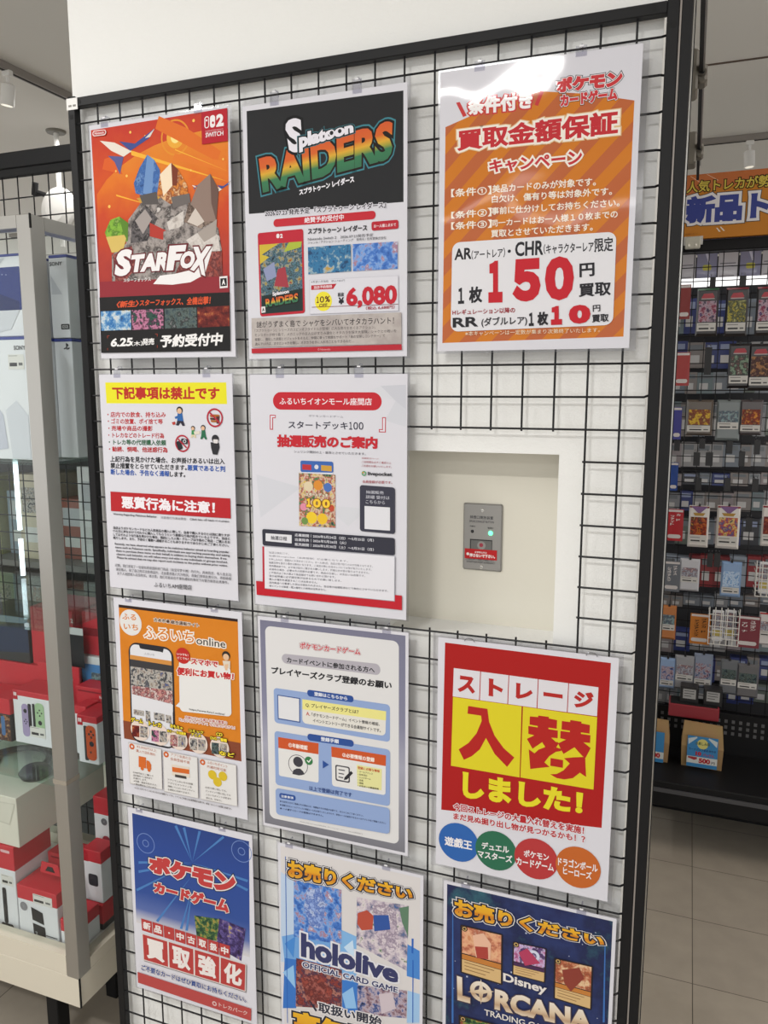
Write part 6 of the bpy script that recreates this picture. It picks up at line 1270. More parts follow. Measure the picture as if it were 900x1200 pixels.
for n, (px, pz, rot, label) in PLACES.items():
    mb = MB(); a, e, c, d = 0.0, 0.297, 0.0, -0.42
    mb.box(0, .297, -.0004, .0004, -.42, 0, M_PAPER)
    po = mb.build('poster'); po.location = (px, -0.0095, pz); po.rotation_euler = (math.radians(.15), math.radians(rot) * .4, math.radians(.2 if n % 2 else -.2))
    tag(po, label, 'poster', 'laminated posters on the wire panel')
    print_on(po, POSTER_PRINT[n], -.0004)
    l, t_, r_, b_ = [v / 1000 for v in FILM.get(n, (3, 3, 3, 3))]
    mb = MB(); o = [(-l, t_), (.297 + r_, t_), (.297 + r_, -.42 - b_), (-l, -.42 - b_)]; i_ = [(0, 0), (.297, 0), (.297, -.42), (0, -.42)]
    for y in (-.0006, .0006): mb.add([(x, y, z) for x, z in o + i_], [(k, (k + 1) % 4, 4 + (k + 1) % 4, 4 + k) for k in range(4)], M_FILM)
    mb.add([(x, y, z) for y in (-.0006, .0006) for x, z in o], [(k, (k + 1) % 4, 4 + (k + 1) % 4, 4 + k) for k in range(4)], M_FILM)
    f = mb.build('film_border', po); f['label'] = 'clear film edge'
    for hx in (.045, .235):
        hx += .025 - ((px + hx) % .05); wz = 2.16 - .05 * math.floor((2.16 - pz + .0005) / .05) - pz; mb = MB()
        if n == 8:
            A = [math.pi * k / 10 for k in range(11)]; pts = [Vector((hx + .0085 * math.cos(q), -.003, -.001 + .0055 * math.sin(q))) for q in A]
            for q in range(10): mb.tube(pts[q], pts[q + 1], .0008, M_HOOKM, 6)
        else:
            mb.box(hx - .008, hx + .008, -.0013, -.0007, -.006, wz + .001, M_CLEAR)
            mb.tube((hx, -.0010, wz + .001), (hx, .004, wz + .0042), .0012, M_CLEAR, 8); mb.tube((hx, .004, wz + .0042), (hx, .0138, wz + .0042), .0012, M_CLEAR, 8); mb.tube((hx, .0138, wz + .0042), (hx, .0142, wz - .003), .0012, M_CLEAR, 8)
            mb.box(hx - .003, hx + .003, -.0025, -.0012, wz - .001, wz + .0015, M_HOOKW)
        mb.build('hook', po)

# ------------------------------------------------------------------ glass display cabinet at the left, and what stands in it
def block(x0, x1, y0, y1, z0, z1, body, b=.0015):
    mb = MB(); mb.bbox(0, x1 - x0, 0, y1 - y0, 0, z1 - z0, body, b); return mb
CX0, CX1, CY0, CY1, CZ0, CZ1 = -1.15, -0.15, -0.025, 0.385, 0.303, 2.004
cab = empty('display_cabinet', (CX0, CY0, 0), 'tall glass display cabinet with aluminium frame full of game boxes', 'display cabinet')
M_RAILP = plain('ivory_rail', '#c9c2b2', 0.45)
mb = MB()
for x0 in (CX0, CX1 - .034):
    for y0 in (CY0, CY1 - .038): mb.bbox(x0, x0 + .034, y0, y0 + .038, CZ0 + .07, CZ1, M_ALU, .001)
for y0 in (CY0, CY1 - .03):
    mb.box(CX0 + .034, CX1 - .034, y0, y0 + .03, CZ1 - .024, CZ1, M_ALU); mb.box(CX0 + .034, CX1 - .034, y0, y0 + .03, CZ0 + .073, CZ0 + .122, M_RAILP)
for x0 in (CX0, CX1 - .03): mb.box(x0, x0 + .03, CY0 + .038, CY1 - .038, CZ1 - .026, CZ1, M_ALU); mb.box(x0, x0 + .03, CY0 + .038, CY1 - .038, CZ0 + .073, CZ0 + .1, M_RAILP)
fr = world_part(mb, 'frame', cab)
mb = MB(); mb.box(CX1 - .001, CX1 + .0015, CY0 - .001, CY0 + .003, CZ1 - .026, CZ1 + .001, M_DARK); mb.build('corner_cap', fr); mb = MB(); mb.box(CX1 - .001, CX1 + .0015, CY0 - .001, CY0 + .003, CZ0, CZ0 + .072, M_DARK); mb.build('corner_cap', fr)
mb = MB(); mb.box(CX1 - .0355, CX1 + .001, CY0 - .001, CY0 + .039, .835, .845, plain('joint_tape', '#8f877b', .5)); mb.build('joint_band', fr)
mb = MB(); mb.bbox(CX0, CX1, CY0, CY1, CZ0, CZ0 + .072, M_RAILP, .001); world_part(mb, 'base', cab)
mb = MB(); mb.box(CX0 + .03, CX1 - .03, CY0 + .002, CY0 + .006, CZ0 + .0725, CZ0 + .076, M_WHITEP); mb.build('bright_edge', fr)
mb = MB(); mb.box(CX0 + .036, CX1 - .0185, CY0 + .018, CY1 - .04, CZ0 + .073, .4015, M_WHITEP); world_part(mb, 'deck', cab)
M_GL = glass('cabinet_glass', (0.95, 0.97, 0.965)); M_SH = glass('shelf_glass', (0.84, 0.92, 0.90))
mb = MB(); mb.box(CX0 + .034, CX1 - .034, CY0 + .012, CY0 + .016, CZ0 + .12, CZ1 - .024, M_GL); world_part(mb, 'glass_pane', cab)
mb = MB(); mb.box(CX1 - .017, CX1 - .013, CY0 + .038, CY1 - .038, CZ0 + .1, CZ1 - .026, M_GL); world_part(mb, 'glass_pane', cab)
for z in (1.522, 1.168, .818):
    mb = MB(); mb.box(CX0 + .036, CX1 - .02, CY0 + .02, CY1 - .02, z - .004, z + .002, M_SH); world_part(mb, 'glass_shelf', cab)
M_LED = plain('led_tube', '#e6f6ff', .3, emit=2.6)
for z0, z1 in ((1.30, 1.505), (1.175, 1.275)):
    mb = MB(); mb.tube((-.612, .345, z0), (-.612, .345, z1), .006, M_LED, 10); o = world_part(mb, 'led_tube', cab)
mb = MB(); mb.tube((-.36, .365, 1.505), (-.19, .365, 1.505), .004, M_LED, 8); world_part(mb, 'led_tube', cab)
for x, y in ((-.365, .12), (-.95, .12), (-.365, .33), (-.95, .33)):
    mb = MB(); mb.bbox(x - .018, x + .018, y - .02, y + .02, 0, CZ0, M_BLACK, .002); world_part(mb, 'leg', cab)

M_CARTW = plain('white_carton', '#dadbe0', .5); M_CARTB = plain('blue_carton_edge', '#2c3a8a', .5); M_CARTR = plain('red_carton', '#c02030', .5); M_CARTD = plain('dark_carton', '#26262b', .45)
M_CARTG = plain('grey_carton', '#a9a9ad', .5); M_TAG = plain('price_paper', '#e8e7e2', .6); M_CARTC = plain('cream_carton', '#d6d2c6', .5); M_CARTLB = plain('light_blue_carton', '#4a86c4', .5)
def carton(name, label, x0, x1, y0, y1, z0, z1, body, group, lid=None, lid_h=.0, prints=None, side_prints=None, cat='box'):
    """a box with its printed front; lid: coloured top band"""
    mb = MB(); b = .0012; H = z1 - z0; W = x1 - x0; D = y1 - y0
    mb.bbox(0, W, 0, D, 0, H - (lid_h if lid else 0), body, b)
    o = mb.build(name, None, (x0, y0, z0)); tag(o, label, cat, group)
    if lid:
        mb = MB(); mb.bbox(-.0003, W + .0003, -.0003, D + .0003, H - lid_h, H, lid, b); mb.build('lid_band', o)
    if prints:
        before = set(bpy.data.objects); print_on(o, prints, 0.0)
        for c in set(bpy.data.objects) - before: c.location = (0, -.0006, H)
    return o
def F(x0, y0, x1, y1): return [(x0, y0), (x1, y0), (x1, y1), (x0, y1)]
def tagprint(x, y, w=28, h=12):
    return [('r', 'price_tag', F(x, y, x + w, y + h), '#dcdad6', 0), ('r', 'price_tag', F(x + 2, y + 2, x + w * .6, y + 3.2), '#8a8a88', 0), ('r', 'price_tag', F(x + 3, y + h * .55, x + w * .55, y + h * .8), '#3a3a3c', 0), ('r', 'price_tag', F(x + w * .65, y + h * .55, x + w * .9, y + h * .75), '#6a6a6a', 0)]
S1, S2, S3, S0 = 1.524, 1.170, .820, .4025
gp = 'white console cartons on the top shelf'
psmark = lambda x, y, s: [('p', 'emblem', [(x, y), (x + s * .18, y + s * .05), (x + s * .45, y + s * .25), (x + s * .4, y + s * .5), (x + s * .2, y + s * .4), (x + s * .17, y + s * .95), (x, y + s * .85)], '#202024'), ('p', 'emblem', [(x - s * .45, y + s * .75), (x - s * .05, y + s * .6), (x - s * .05, y + s * .75), (x - s * .3, y + s * .9)], '#202024'), ('p', 'emblem', [(x + s * .25, y + s * .7), (x + s * .65, y + s * .62), (x + s * .6, y + s * .8), (x + s * .25, y + s * .95)], '#202024')]
carton('console_box', 'white console carton with a dark blue picture, on top of the carton reading SONY', -.56, -.234, .03, .30, 1.7805, 1.945, M_CARTW, gp, M_CARTB, .005,
       [('r', 'picture_panel', F(200, 26, 322, 112), '#26357a', .02), ('c', 'picture_panel', (262, 42), 1.2, '#c9d0e6', 0), ('c', 'picture_panel', (275, 40), 1.0, '#c9d0e6', 0), ('c', 'picture_panel', (286, 41), 1.0, '#c9d0e6', 0), ('c', 'picture_panel', (244, 60), 16, '#3a4a96', 0), ('p', 'picture_panel', [(200, 90), (240, 70), (316, 95), (316, 112), (200, 112)], '#1c2860'), ('p', 'front_print', [(262, 8), (285, 8), (262, 26), (240, 26)], '#c3c5cc'), ('p', 'front_print', [(200, 112), (316, 112), (290, 150), (230, 160)], '#cfd1d8')])
carton('console_box', 'white console carton reading SONY with a price tag, lower left on the top shelf', -.56, -.224, .02, .31, S1 + .002, 1.779, M_CARTW, gp, M_CARTB, .006,
       [('t', 'maker_name', 'SONY', F(303, 18, 334, 27), '#2a2a2e', .02, None, 0), *tagprint(286, 36, 42, 30), ('p', 'front_print', [(205, 150), (238, 130), (262, 160), (270, 230), (205, 240)], '#c2c4d2'), ('p', 'front_print', [(270, 150), (300, 130), (330, 160), (330, 250), (280, 250)], '#d0d2da')])
carton('console_box', 'white console carton reading SONY seen through the side glass, top of its pair', -.2225, -.175, .094, .34, 1.7795, 1.949, M_CARTW, gp, M_CARTB, .006,
       [('t', 'maker_name', 'SONY', F(3, 14, 36, 22), '#2a2a2e', .02, None, 0), ('p', 'front_print', [(4, 40), (32, 80), (4, 80)], '#c6c8d0'), ('r', 'price_tag', F(24, 141, 46, 152), '#28282c', .1), ('t', 'price_tag', '825GB', F(27, 143, 43, 150), '#d0d0d0', .02, None, 0)])
carton('console_box', 'grey shaded console carton with a small emblem seen through the side glass, under the other', -.2225, -.175, .096, .34, S1 + .002, 1.778, M_CARTW, gp, M_CARTB, .006, psmark(32, 9, 15))
# third shelf down: red game accessory boxes
gr = 'red game boxes on the third shelf'
carton('game_box', 'long flat red box lying at the back of the third shelf under the console box', -.66, -.335, .21, .36, S3 + .001, .985, M_CARTR, gr, None, 0, [('r', 'front_print', F(10, 60, 300, 63), '#8a1c28', 0), ('r', 'front_print', F(10, 100, 300, 103), '#8a1c28', 0)])
carton('game_box', 'red console box with a dark front picture, highest in the third shelf', -.47, -.336, .22, .35, .986, 1.135, M_CARTR, gr, None, 0, [('r', 'picture_panel', F(55, 55, 165, 140), '#232328', 0), ('r', 'picture_panel', F(55, 40, 165, 58), '#c9c9cc', 0), ('t', 'mark', '2', F(128, 18, 137, 29), '#e3d6d8', .04, None, 0)])
carton('game_box', 'dark console box with a blue-white edge, far left of the third shelf', -.66, -.475, .215, .35, .986, 1.105, M_CARTD, gr, None, 0, [('p', 'front_print', [(0, 0), (185, 0), (185, 14), (0, 22)], '#9aa5b8'), ('p', 'front_print', [(60, 30), (185, 22), (185, 90), (60, 100)], '#2f3a55')])
carton('controller_box', 'red topped white controller box showing the purple and green pair', -.447, -.333, .127, .20, S3 + .001, .955, M_CARTW, gr, M_CARTR, .014,
       [('r', 'mark', F(1, 2, 16, 24), '#b3202f', 0), ('r', 'mark', F(4, 6, 8, 15), '#e6dcde', .4), ('r', 'mark', F(9, 6, 13, 15), '#e6dcde', .4), ('r', 'controller_picture', F(26, 32, 48, 115), '#a596bd', .45), ('c', 'controller_picture', (37, 50), 5.5, '#35353c', 0), ('c', 'controller_picture', (37, 72), 2, '#35353c', 0), ('c', 'controller_picture', (33, 77), 2, '#35353c', 0), ('c', 'controller_picture', (41, 77), 2, '#35353c', 0), ('c', 'controller_picture', (37, 82), 2, '#35353c', 0), ('r', 'controller_picture', F(46, 30, 56, 90), '#2b2b31', .3), ('r', 'controller_picture', F(60, 28, 68, 92), '#2b2b31', .3), ('r', 'controller_picture', F(68, 24, 96, 98), '#a3c29a', .4), ('c', 'controller_picture', (82, 42), 2.3, '#35353c', 0), ('c', 'controller_picture', (76, 49), 2.3, '#35353c', 0), ('c', 'controller_picture', (88, 49), 2.3, '#35353c', 0), ('c', 'controller_picture', (82, 56), 2.3, '#35353c', 0), ('c', 'controller_picture', (82, 74), 6, '#35353c', 0), *tagprint(50, 86, 46, 26)])
carton('game_box', 'dark game box with picture front at the left end of the third shelf', -.56, -.452, .12, .20, S3 + .001, .93, M_CARTD, gr, M_CARTR, .04, [('r', 'picture_panel', F(40, 42, 106, 108), '@pic_brown', 0), ('r', 'picture_panel', F(78, 45, 90, 95), '#4a70a0', .4)])
carton('game_box', 'plain red box marked 2 standing behind the controller pair box', -.44, -.31, .203, .209, S3 + .001, 1.0, M_CARTR, gr, None, 0, [('t', 'mark', '2', F(100, 22, 112, 34), '#e3d6d8', .05, None, 0)])
carton('controller_box', 'red topped white box showing one orange controller, right end of the third shelf', -.226, -.1695, .098, .17, S3 + .001, .936, M_CARTW, gr, M_CARTR, .016,
       [('r', 'mark', F(1, 3, 16, 24), '#b3202f', 0), ('r', 'mark', F(4, 7, 8, 17), '#e6dcde', .4), ('r', 'mark', F(9, 7, 13, 17), '#e6dcde', .4), ('r', 'controller_picture', F(18, 24, 29, 108), '#3a3c40', .3), ('r', 'controller_picture', F(24, 22, 52, 106), '#cf5a32', .4), ('c', 'controller_picture', (39, 36), 3, '#33333a', 0), ('c', 'controller_picture', (33, 43), 3, '#33333a', 0), ('c', 'controller_picture', (45, 43), 3, '#33333a', 0), ('c', 'controller_picture', (39, 50), 3, '#33333a', 0), ('c', 'controller_picture', (39, 66), 6.5, '#33333a', 0), ('r', 'controller_picture', F(33, 84, 38, 89), '#33333a', .2)])
carton('game_box', 'blue and white box seen through the side glass behind the orange controller box', -.33, -.19, .235, .345, S3 + .001, 1.02, M_CARTLB, gr, M_CARTW, .02, [('r', 'front_print', F(30, 40, 130, 80), '@pic_teal', 0)])
carton('game_box', 'red box standing on the blue and white box behind the side glass', -.33, -.23, .245, .35, 1.021, 1.13, M_CARTR, gr, None, 0, [('r', 'front_print', F(4, 40, 96, 60), '#8a1c28', 0)])
carton('game_box', 'black box beside the red one on the blue and white box', -.228, -.186, .245, .345, 1.021, 1.105, M_CARTD, gr, None, 0, [('r', 'front_print', F(3, 3, 50, 14), '#4a4a50', 0)])
carton('game_box', 'red hang-tab box between the blue box and the orange controller box', -.30, -.175, .18, .228, S3 + .001, .965, M_CARTR, gr, None, 0, [('r', 'front_print', F(6, 8, 118, 12), '#8a1c28', 0), ('t', 'mark', 'Nintendo', F(70, 16, 110, 24), '#e3d6d8', .03, None, 0)])
carton('accessory_box', 'narrow white box left of the orange controller box', -.262, -.2285, .13, .175, S3 + .001, .94, M_CARTW, gr, M_CARTR, .02, [('r', 'front_print', F(8, 40, 30, 110), '#3a78b8', .2)])
# lowest deck
gb = 'accessory boxes in the bottom of the cabinet'
carton('accessory_box', 'narrow red and white box with a microphone picture, far left of the bottom deck', -.50, -.361, .016, .13, S0, .621, M_CARTW, gb, M_CARTR, .06, [*tagprint(96, 74, 36, 26), ('r', 'maker_mark', F(100, 10, 128, 17), '#e0b8bc', .45), ('r', 'microphone_picture', F(96, 108, 108, 200), '#28282c', .4), ('r', 'microphone_picture', F(86, 200, 124, 214), '#28282c', .45)])
o = carton('accessory_box', 'red topped box with a black speaker picture and a hang tab', -.354, -.237, .012, .10, S0, .535, M_CARTW, gb, M_CARTR, .035, [*tagprint(48, 12, 56, 24), ('c', 'front_print', (18, 52), 11, '#8a8a90', .9), ('p', 'speaker_picture', [(40, 48), (74, 56), (76, 86), (42, 80)], '#26262a'), ('p', 'speaker_picture', [(42, 88), (78, 92), (80, 132), (44, 126)], '#26262a'), ('r', 'front_print', F(60, 142, 92, 150), '#4a4a50', .1), ('r', 'speaker_picture', F(80, 110, 112, 112), '#26262a', 0), ('t', 'speaker_picture', '2', F(48, 108, 55, 117), '#b0b0b4', .04, None, 0)])
mb = MB(); mb.prism([(.045, .157), (.105, .157), (.10, .185), (.052, .185)], .028, .0292, M_CARTR); h = mb.build('hang_tab', o); mb = MB(); mb.prism([(.062, .164), (.09, .164), (.083, .176), (.07, .176)], .0272, .0279, M_DARK); mb.build('tab_hole', h)
carton('accessory_box', 'small red topped box with a dark gadget picture beside the corner post', -.230, -.187, .012, .09, S0, .478, M_CARTW, gb, M_CARTR, .03, [('r', 'front_print', F(14, 42, 38, 70), '#33333a', .3)])
carton('accessory_box', 'red box standing behind the speaker box', -.354, -.255, .11, .17, S0, .56, M_CARTR, gb, None, 0, [('r', 'front_print', F(10, 8, 140, 12), '#8a1c28', 0)])
o = carton('headset_box', 'large white box with a folded flap drawing, lying on the microphone box', -.62, -.345, .02, .33, .622, .745, M_CARTC, gb, None, 0, [('p', 'front_print', [(150, 20), (272, 14), (252, 70), (150, 62)], '#c6c2b6'), ('p', 'front_print', [(152, 22), (268, 16), (250, 67), (152, 60)], '#d8d4c8'), ('r', 'front_print', F(180, 24, 186, 28), '#3a3a3c', 0), ('r', 'front_print', F(192, 24, 198, 28), '#3a3a3c', 0), ('r', 'front_print', F(204, 24, 210, 28), '#3a3a3c', 0), ('r', 'front_print', F(165, 46, 220, 49), '#8a8880', 0), ('r', 'front_print', F(175, 104, 200, 107), '#6a6860', 0)])
t = empty('headset', (-.47, .13, .745), 'black headset resting on the large white box', 'headset')
mb = MB(); pts = [Vector((-.56 + .0, .13, .755))]
for k in range(13):
    a = math.pi * k / 12; pts.append(Vector((-.47 - .085 * math.cos(a), .12 + .10 * math.sin(a), .757)))
for a, b in zip(pts[1:], pts[2:]): mb.tube(a, b, .008, M_CARTD, 8)
world_part(mb, 'headband', t)
for x in (-.555, -.385):
    mb = MB(); mb.lathe([(0, .0), (.034, .002), (.038, .012), (.03, .022), (0, .024)], (x, .12, .7455), M_CARTD, 20); world_part(mb, 'ear_cup', t, True)
carton('accessory_box', 'tall red and white box with a round mark, seen through the side glass', -.25, -.183, .16, .235, S0, .70, M_CARTW, gb, M_CARTR, .045, [('c', 'front_print', (30, 62), 9, '#6a6a70', .88), ('c', 'front_print', (34, 110), 12, '#a8394a', .3)])
carton('accessory_box', 'cream box stacked on the tall one behind the side glass', -.29, -.205, .245, .34, S0, .80, M_CARTC, gb, None, 0, [('r', 'front_print', F(10, 20, 12, 260), '#a8a49a', 0)])
carton('accessory_box', 'red box with a black gadget picture and square mark behind the side glass', -.236, -.183, .10, .15, .4695, .60, M_CARTW, gb, M_CARTR, .03, [('r', 'mark', F(2, 4, 16, 30), '#b3202f', 0), ('r', 'front_print', F(14, 60, 42, 90), '#33333a', .2)])
carton('accessory_box', 'low dark box with red lid lying against the side glass', -.25, -.183, .096, .155, S0, .468, M_CARTD, gb, M_CARTR, .05, [('r', 'front_print', F(6, 52, 56, 62), '#1c1c20', .1), ('t', 'mark', 'Nintendo', F(20, 10, 56, 18), '#d8b0b4', .03, None, 0)])

# ------------------------------------------------------------------ wire rack behind the cabinet and goods beyond it
rack = empty('wire_rack', (-1.0, .43, 0), 'black wire rack with a thick top rail behind the display cabinet', 'wire rack')
mb = MB(); mb.bbox(-1.9, -.10, .425, .455, 2.243, 2.283, M_BLACK, .002); mb.box(-1.9, -.10, .43, .45, 2.225, 2.243, M_DARK); world_part(mb, 'top_rail', rack)
for x in (-1.9, -.125):
    mb = MB(); mb.bbox(x, x + .025, .42, .46, 0, 2.243, M_BLACK, .002); world_part(mb, 'post', rack)
mb = MB()
for k in range(35): x = -1.87 + .0515 * k; mb.tube((x, .44, .06), (x, .44, 2.24), .0017, M_WIRE, 6)
for k in range(43): z = .07 + .05 * k; mb.tube((-1.88, .4365, z), (-.12, .4365, z), .0017, M_WIRE, 6)
world_part(mb, 'wire_grid', rack)
gg = 'goods on the shelves beyond the cabinet'
sh = empty('goods_shelf', (-1.1, .55, 0), 'dark shelf unit standing behind the wire rack at the left', 'shelf')
for z in (.5, .85, 1.165, 1.52):
    mb = MB(); mb.box(-1.9, -.12, .52, .80, z - .02, z, plain('grey_shelf', '#6a6a68', .5)); world_part(mb, 'shelf_board', sh)
mb = MB(); mb.box(-1.9, -.12, .80, .82, .1, 1.62, plain('shelf_back', '#55585a', .6)); world_part(mb, 'back_panel', sh)
rnd = random.Random(3); words_ = ['pale grey', 'white', 'blue-grey', 'greenish', 'brown', 'beige', 'dark grey', 'silver', 'rust red', 'olive']
cols = ['#a9adb0', '#d0d2d2', '#7f8f9c', '#8f9a86', '#7a5c48', '#b8ae98', '#4a4c50', '#9a9fa3', '#8a5044', '#8a8a55']
for zi, (z, hmax, nm) in enumerate(((1.1655, .30, 'upper'), (.8505, .27, 'middle'), (.5005, .30, 'lower'))):
    x = -1.32
    for k in range(9):
        w = rnd.uniform(.08, .13); h = rnd.uniform(.6, .98) * hmax; ci = (k * 3 + zi * 4) % 10
        o = carton('goods_packet', '%s packet seen through the cabinet glass, on the %s board beyond the wire rack' % (words_[ci], nm), x, x + w - .008, .55 + rnd.uniform(0, .05), .72, z, z + h, plain('packet_' + words_[ci].replace(' ', '_'), cols[ci], .3, coat=.3), gg, None, 0,
                   [('r', 'front_print', F(w * 1000 * .12, h * 1000 * .15, w * 1000 * .8, h * 1000 * .45), rnd.choice(['@pic_packs', '@pic_mono', '@pic_teal', '#b9bcc0']), 0), ('r', 'price_tag', F(w * 1000 * .15, h * 1000 * .62, w * 1000 * .75, h * 1000 * .8), '#cfd0cf', 0)], cat='packet')
        x += w

# ------------------------------------------------------------------ ceiling fittings
def spot(px, py, label, tilt):
    t = empty('ceiling_spotlight', (px, py, CEIL - .045), label, 'spotlight', 'white track spotlights')
    mb = MB(); mb.bbox(px - .02, px + .02, py - .012, py + .012, CEIL - .052, CEIL - .030, M_WHITEP, .003); world_part(mb, 'track_adapter', t)
    mb = MB(); mb.tube((px, py, CEIL - .052), (px, py, CEIL - .085), .007, M_WHITEP, 10); world_part(mb, 'stem', t)
    a = Vector((px, py, CEIL - .085)); b = a + Vector((tilt, 0, -.078))
    mb = MB(); mb.tube(a, b, .027, M_WHITEP, 24); mb.tube(a - (b - a) * .06, a, .018, M_WHITEP, 20, .027); h = world_part(mb, 'lamp_head', t, False)
    mb = MB(); mb.tube(b, b + (b - a) * .01, .022, plain('spot_lens', '#fff4e0', .3, emit=.6), 20); mb.build('lens', h)
def track(x0, x1, y0, y1, label):
    t = empty('ceiling_track', ((x0 + x1) / 2, (y0 + y1) / 2, CEIL - .03), label, 'light track', 'ceiling light tracks')
    mb = MB(); mb.bbox(x0, x1, y0, y1, CEIL - .030, CEIL, plain('track_grey', '#8d8680', .5), .003); world_part(mb, 'rail', t)
    mb = MB(); m = .012; mb.box(x0 + m, x1 - m, y0 + m, y1 - m, CEIL - .0315, CEIL - .030, M_DARK); world_part(mb, 'slot', t)
track(-1.675, -1.64, -.5, 5.5, 'light track running along the ceiling above the display cabinet'); spot(-1.65, 1.45, 'white spotlight on the track above the display cabinet', -.014)
track(.6, 4.5, 3.54, 3.575, 'light track across the ceiling beyond the far card rack'); spot(1.268, 3.557, 'white spotlight on the track above the orange header sign', .005)
track(-4.5, -.3, 4.2, 4.235, 'light track crossing the far ceiling behind the wire rack')
p = empty('ceiling_pole', (-2.1, 2.2, CEIL), 'white pole with a round ceiling flange behind the wire rack', 'pole')
mb = MB(); mb.lathe([(0, -.012), (.045, -.012), (.05, -.006), (.05, 0)], (-2.1, 2.2, CEIL), M_GREYP, 28); world_part(mb, 'flange', p)
mb = MB(); mb.tube((-2.1, 2.2, CEIL - .01), (-2.1, 2.2, 2.42), .013, M_WHITEP, 12); world_part(mb, 'tube', p)
mb = MB(); mb.lathe([(0, -.03), (.06, -.026), (.10, -.010), (.112, .0), (.112, .012), (0, .012)], (-2.08, 2.16, 2.60), M_WHITEP, 36, 'Y'); o = world_part(mb, 'round_mirror_back', p, False); o['label'] = 'white disc'
mb = MB(); mb.tube((-2.22, 2.15, 2.70), (-2.10, 2.18, 2.66), .012, M_DARK, 8); mb.tube((-2.22, 2.15, 2.68), (-2.20, 2.14, 2.74), .016, M_DARK, 8); world_part(mb, 'bracket', p)
s = empty('smoke_detector', (-1.70, 1.02, CEIL), 'pale round smoke detector on the ceiling left of the white wall', 'smoke detector')
mb = MB(); mb.lathe([(0, -.045), (.03, -.043), (.045, -.02), (.052, -.018), (.052, 0)], (-1.42, 1.02, CEIL), plain('detector', '#b9b5ae', .5), 24); world_part(mb, 'body', s)

# ------------------------------------------------------------------ far card rack at the right
RY = 2.0
fr_ = empty('card_rack', (1.6, RY, 0), 'long black wire rack for trading cards across the aisle', 'display rack')
mb = MB()
for k in range(30): x = .935 + .05 * k; mb.tube((x, RY, .36), (x, RY, 2.22), .0017, M_WIRE, 6)
for k in range(38): z = .37 + .05 * k; mb.tube((.90, RY - .0034, z), (2.4, RY - .0034, z), .0017, M_WIRE, 6)
world_part(mb, 'wire_grid', fr_)
for x in (.90, 2.4):
    mb = MB(); mb.bbox(x, x + .03, RY - .005, RY + .03, 0, 2.23, M_BLACK, .002); world_part(mb, 'post', fr_)
mb = MB(); mb.bbox(.90, 2.43, RY - .02, RY + .03, 2.175, 2.215, M_BLACK, .003); world_part(mb, 'top_rail', fr_)
mb = MB(); mb.bbox(.90, 2.43, 1.62, RY + .4, .17, .265, M_BLACK, .004); mb.box(.90, 2.43, 1.93, RY + .35, 0, .17, M_BLACK); mb.box(.90, 2.43, 1.615, 1.62, .225, .24, plain('edge_grey', '#4a4a4e', .4)); world_part(mb, 'base_deck', fr_)
mb = MB(); mb.box(.90, 2.43, RY + .42, RY + .44, .1, 2.22, plain('rack_back', '#3a3b40', .7)); world_part(mb, 'back_panel', fr_)
mb = MB(); mb.box(.93, 2.4, 1.94, 1.948, .265, .43, M_BLACK)
for i in range(26):
    for k in range(3): mb.box(.955 + i * .026, .966 + i * .026, 1.9385, 1.9402, .345 + k * .024, .358 + k * .024, plain('perforation', '#5a5a5c', .6))
world_part(mb, 'perforated_front', fr_)
# header sign (orange board with lettering)
sg = empty('header_sign', (.985, 1.97, 2.2), 'orange header sign with white and blue lettering above the far rack', 'sign')
mb = MB(); mb.box(.955, 2.1, 1.955, 1.975, 2.2165, 2.44, ink('#bd7a2c')); world_part(mb, 'board', sg)
VL.update()
print_world(sg, [('p', 'board_print', [(0, 0), (330, 0), (330, 20), (0, 70)], '#b5683a'), ('p', 'board_print', [(15, 5), (16, 4), (50, 28), (49, 29)], '#d9c0a4'), ('p', 'board_print', [(70, 3), (71, 2), (110, 26), (109, 27)], '#d9c0a4'),
  ('t', 'tagline', '人気トレカが勢揃い！', F(5, 22, 372, 62), '#c9b44a', .02, [(.1, '#3a2a18')], 0), ('t', 'headline', '新品トレカ', F(6, 74, 470, 170), '#3c468c', .06, [(.16, '#dcd9dc'), (.19, '#54483a')], 0),
  ('p', 'board_print', [(112, 190), (116, 190), (128, 204), (122, 204)], '#e6dccb'), ('p', 'board_print', [(124, 187), (128, 187), (142, 202), (136, 202)], '#e6dccb'), ('t', 'small_print', '古本市場トレカパーク', F(8, 203, 50, 209), '#7a4a2a', 0, None, 0)], (.99, 1.9545, 2.44), .001)
mb = MB(); mb.bbox(1.0, 1.052, 1.935, 1.952, 2.18, 2.222, plain('clip_grey', '#b5b2a6', .5), .003); mb.box(.99, 1.06, 1.952, 1.954, 2.195, 2.225, M_ALU); o = world_part(mb, 'fixing_plate', sg)
for cx in (1.014, 1.038):
    mb = MB(); mb.tube((cx, 1.933, 2.192), (cx, 1.937, 2.192), .004, plain('bright_screw', '#e6e2d6', .25, metal=.6), 12); world_part(mb, 'screw', sg)
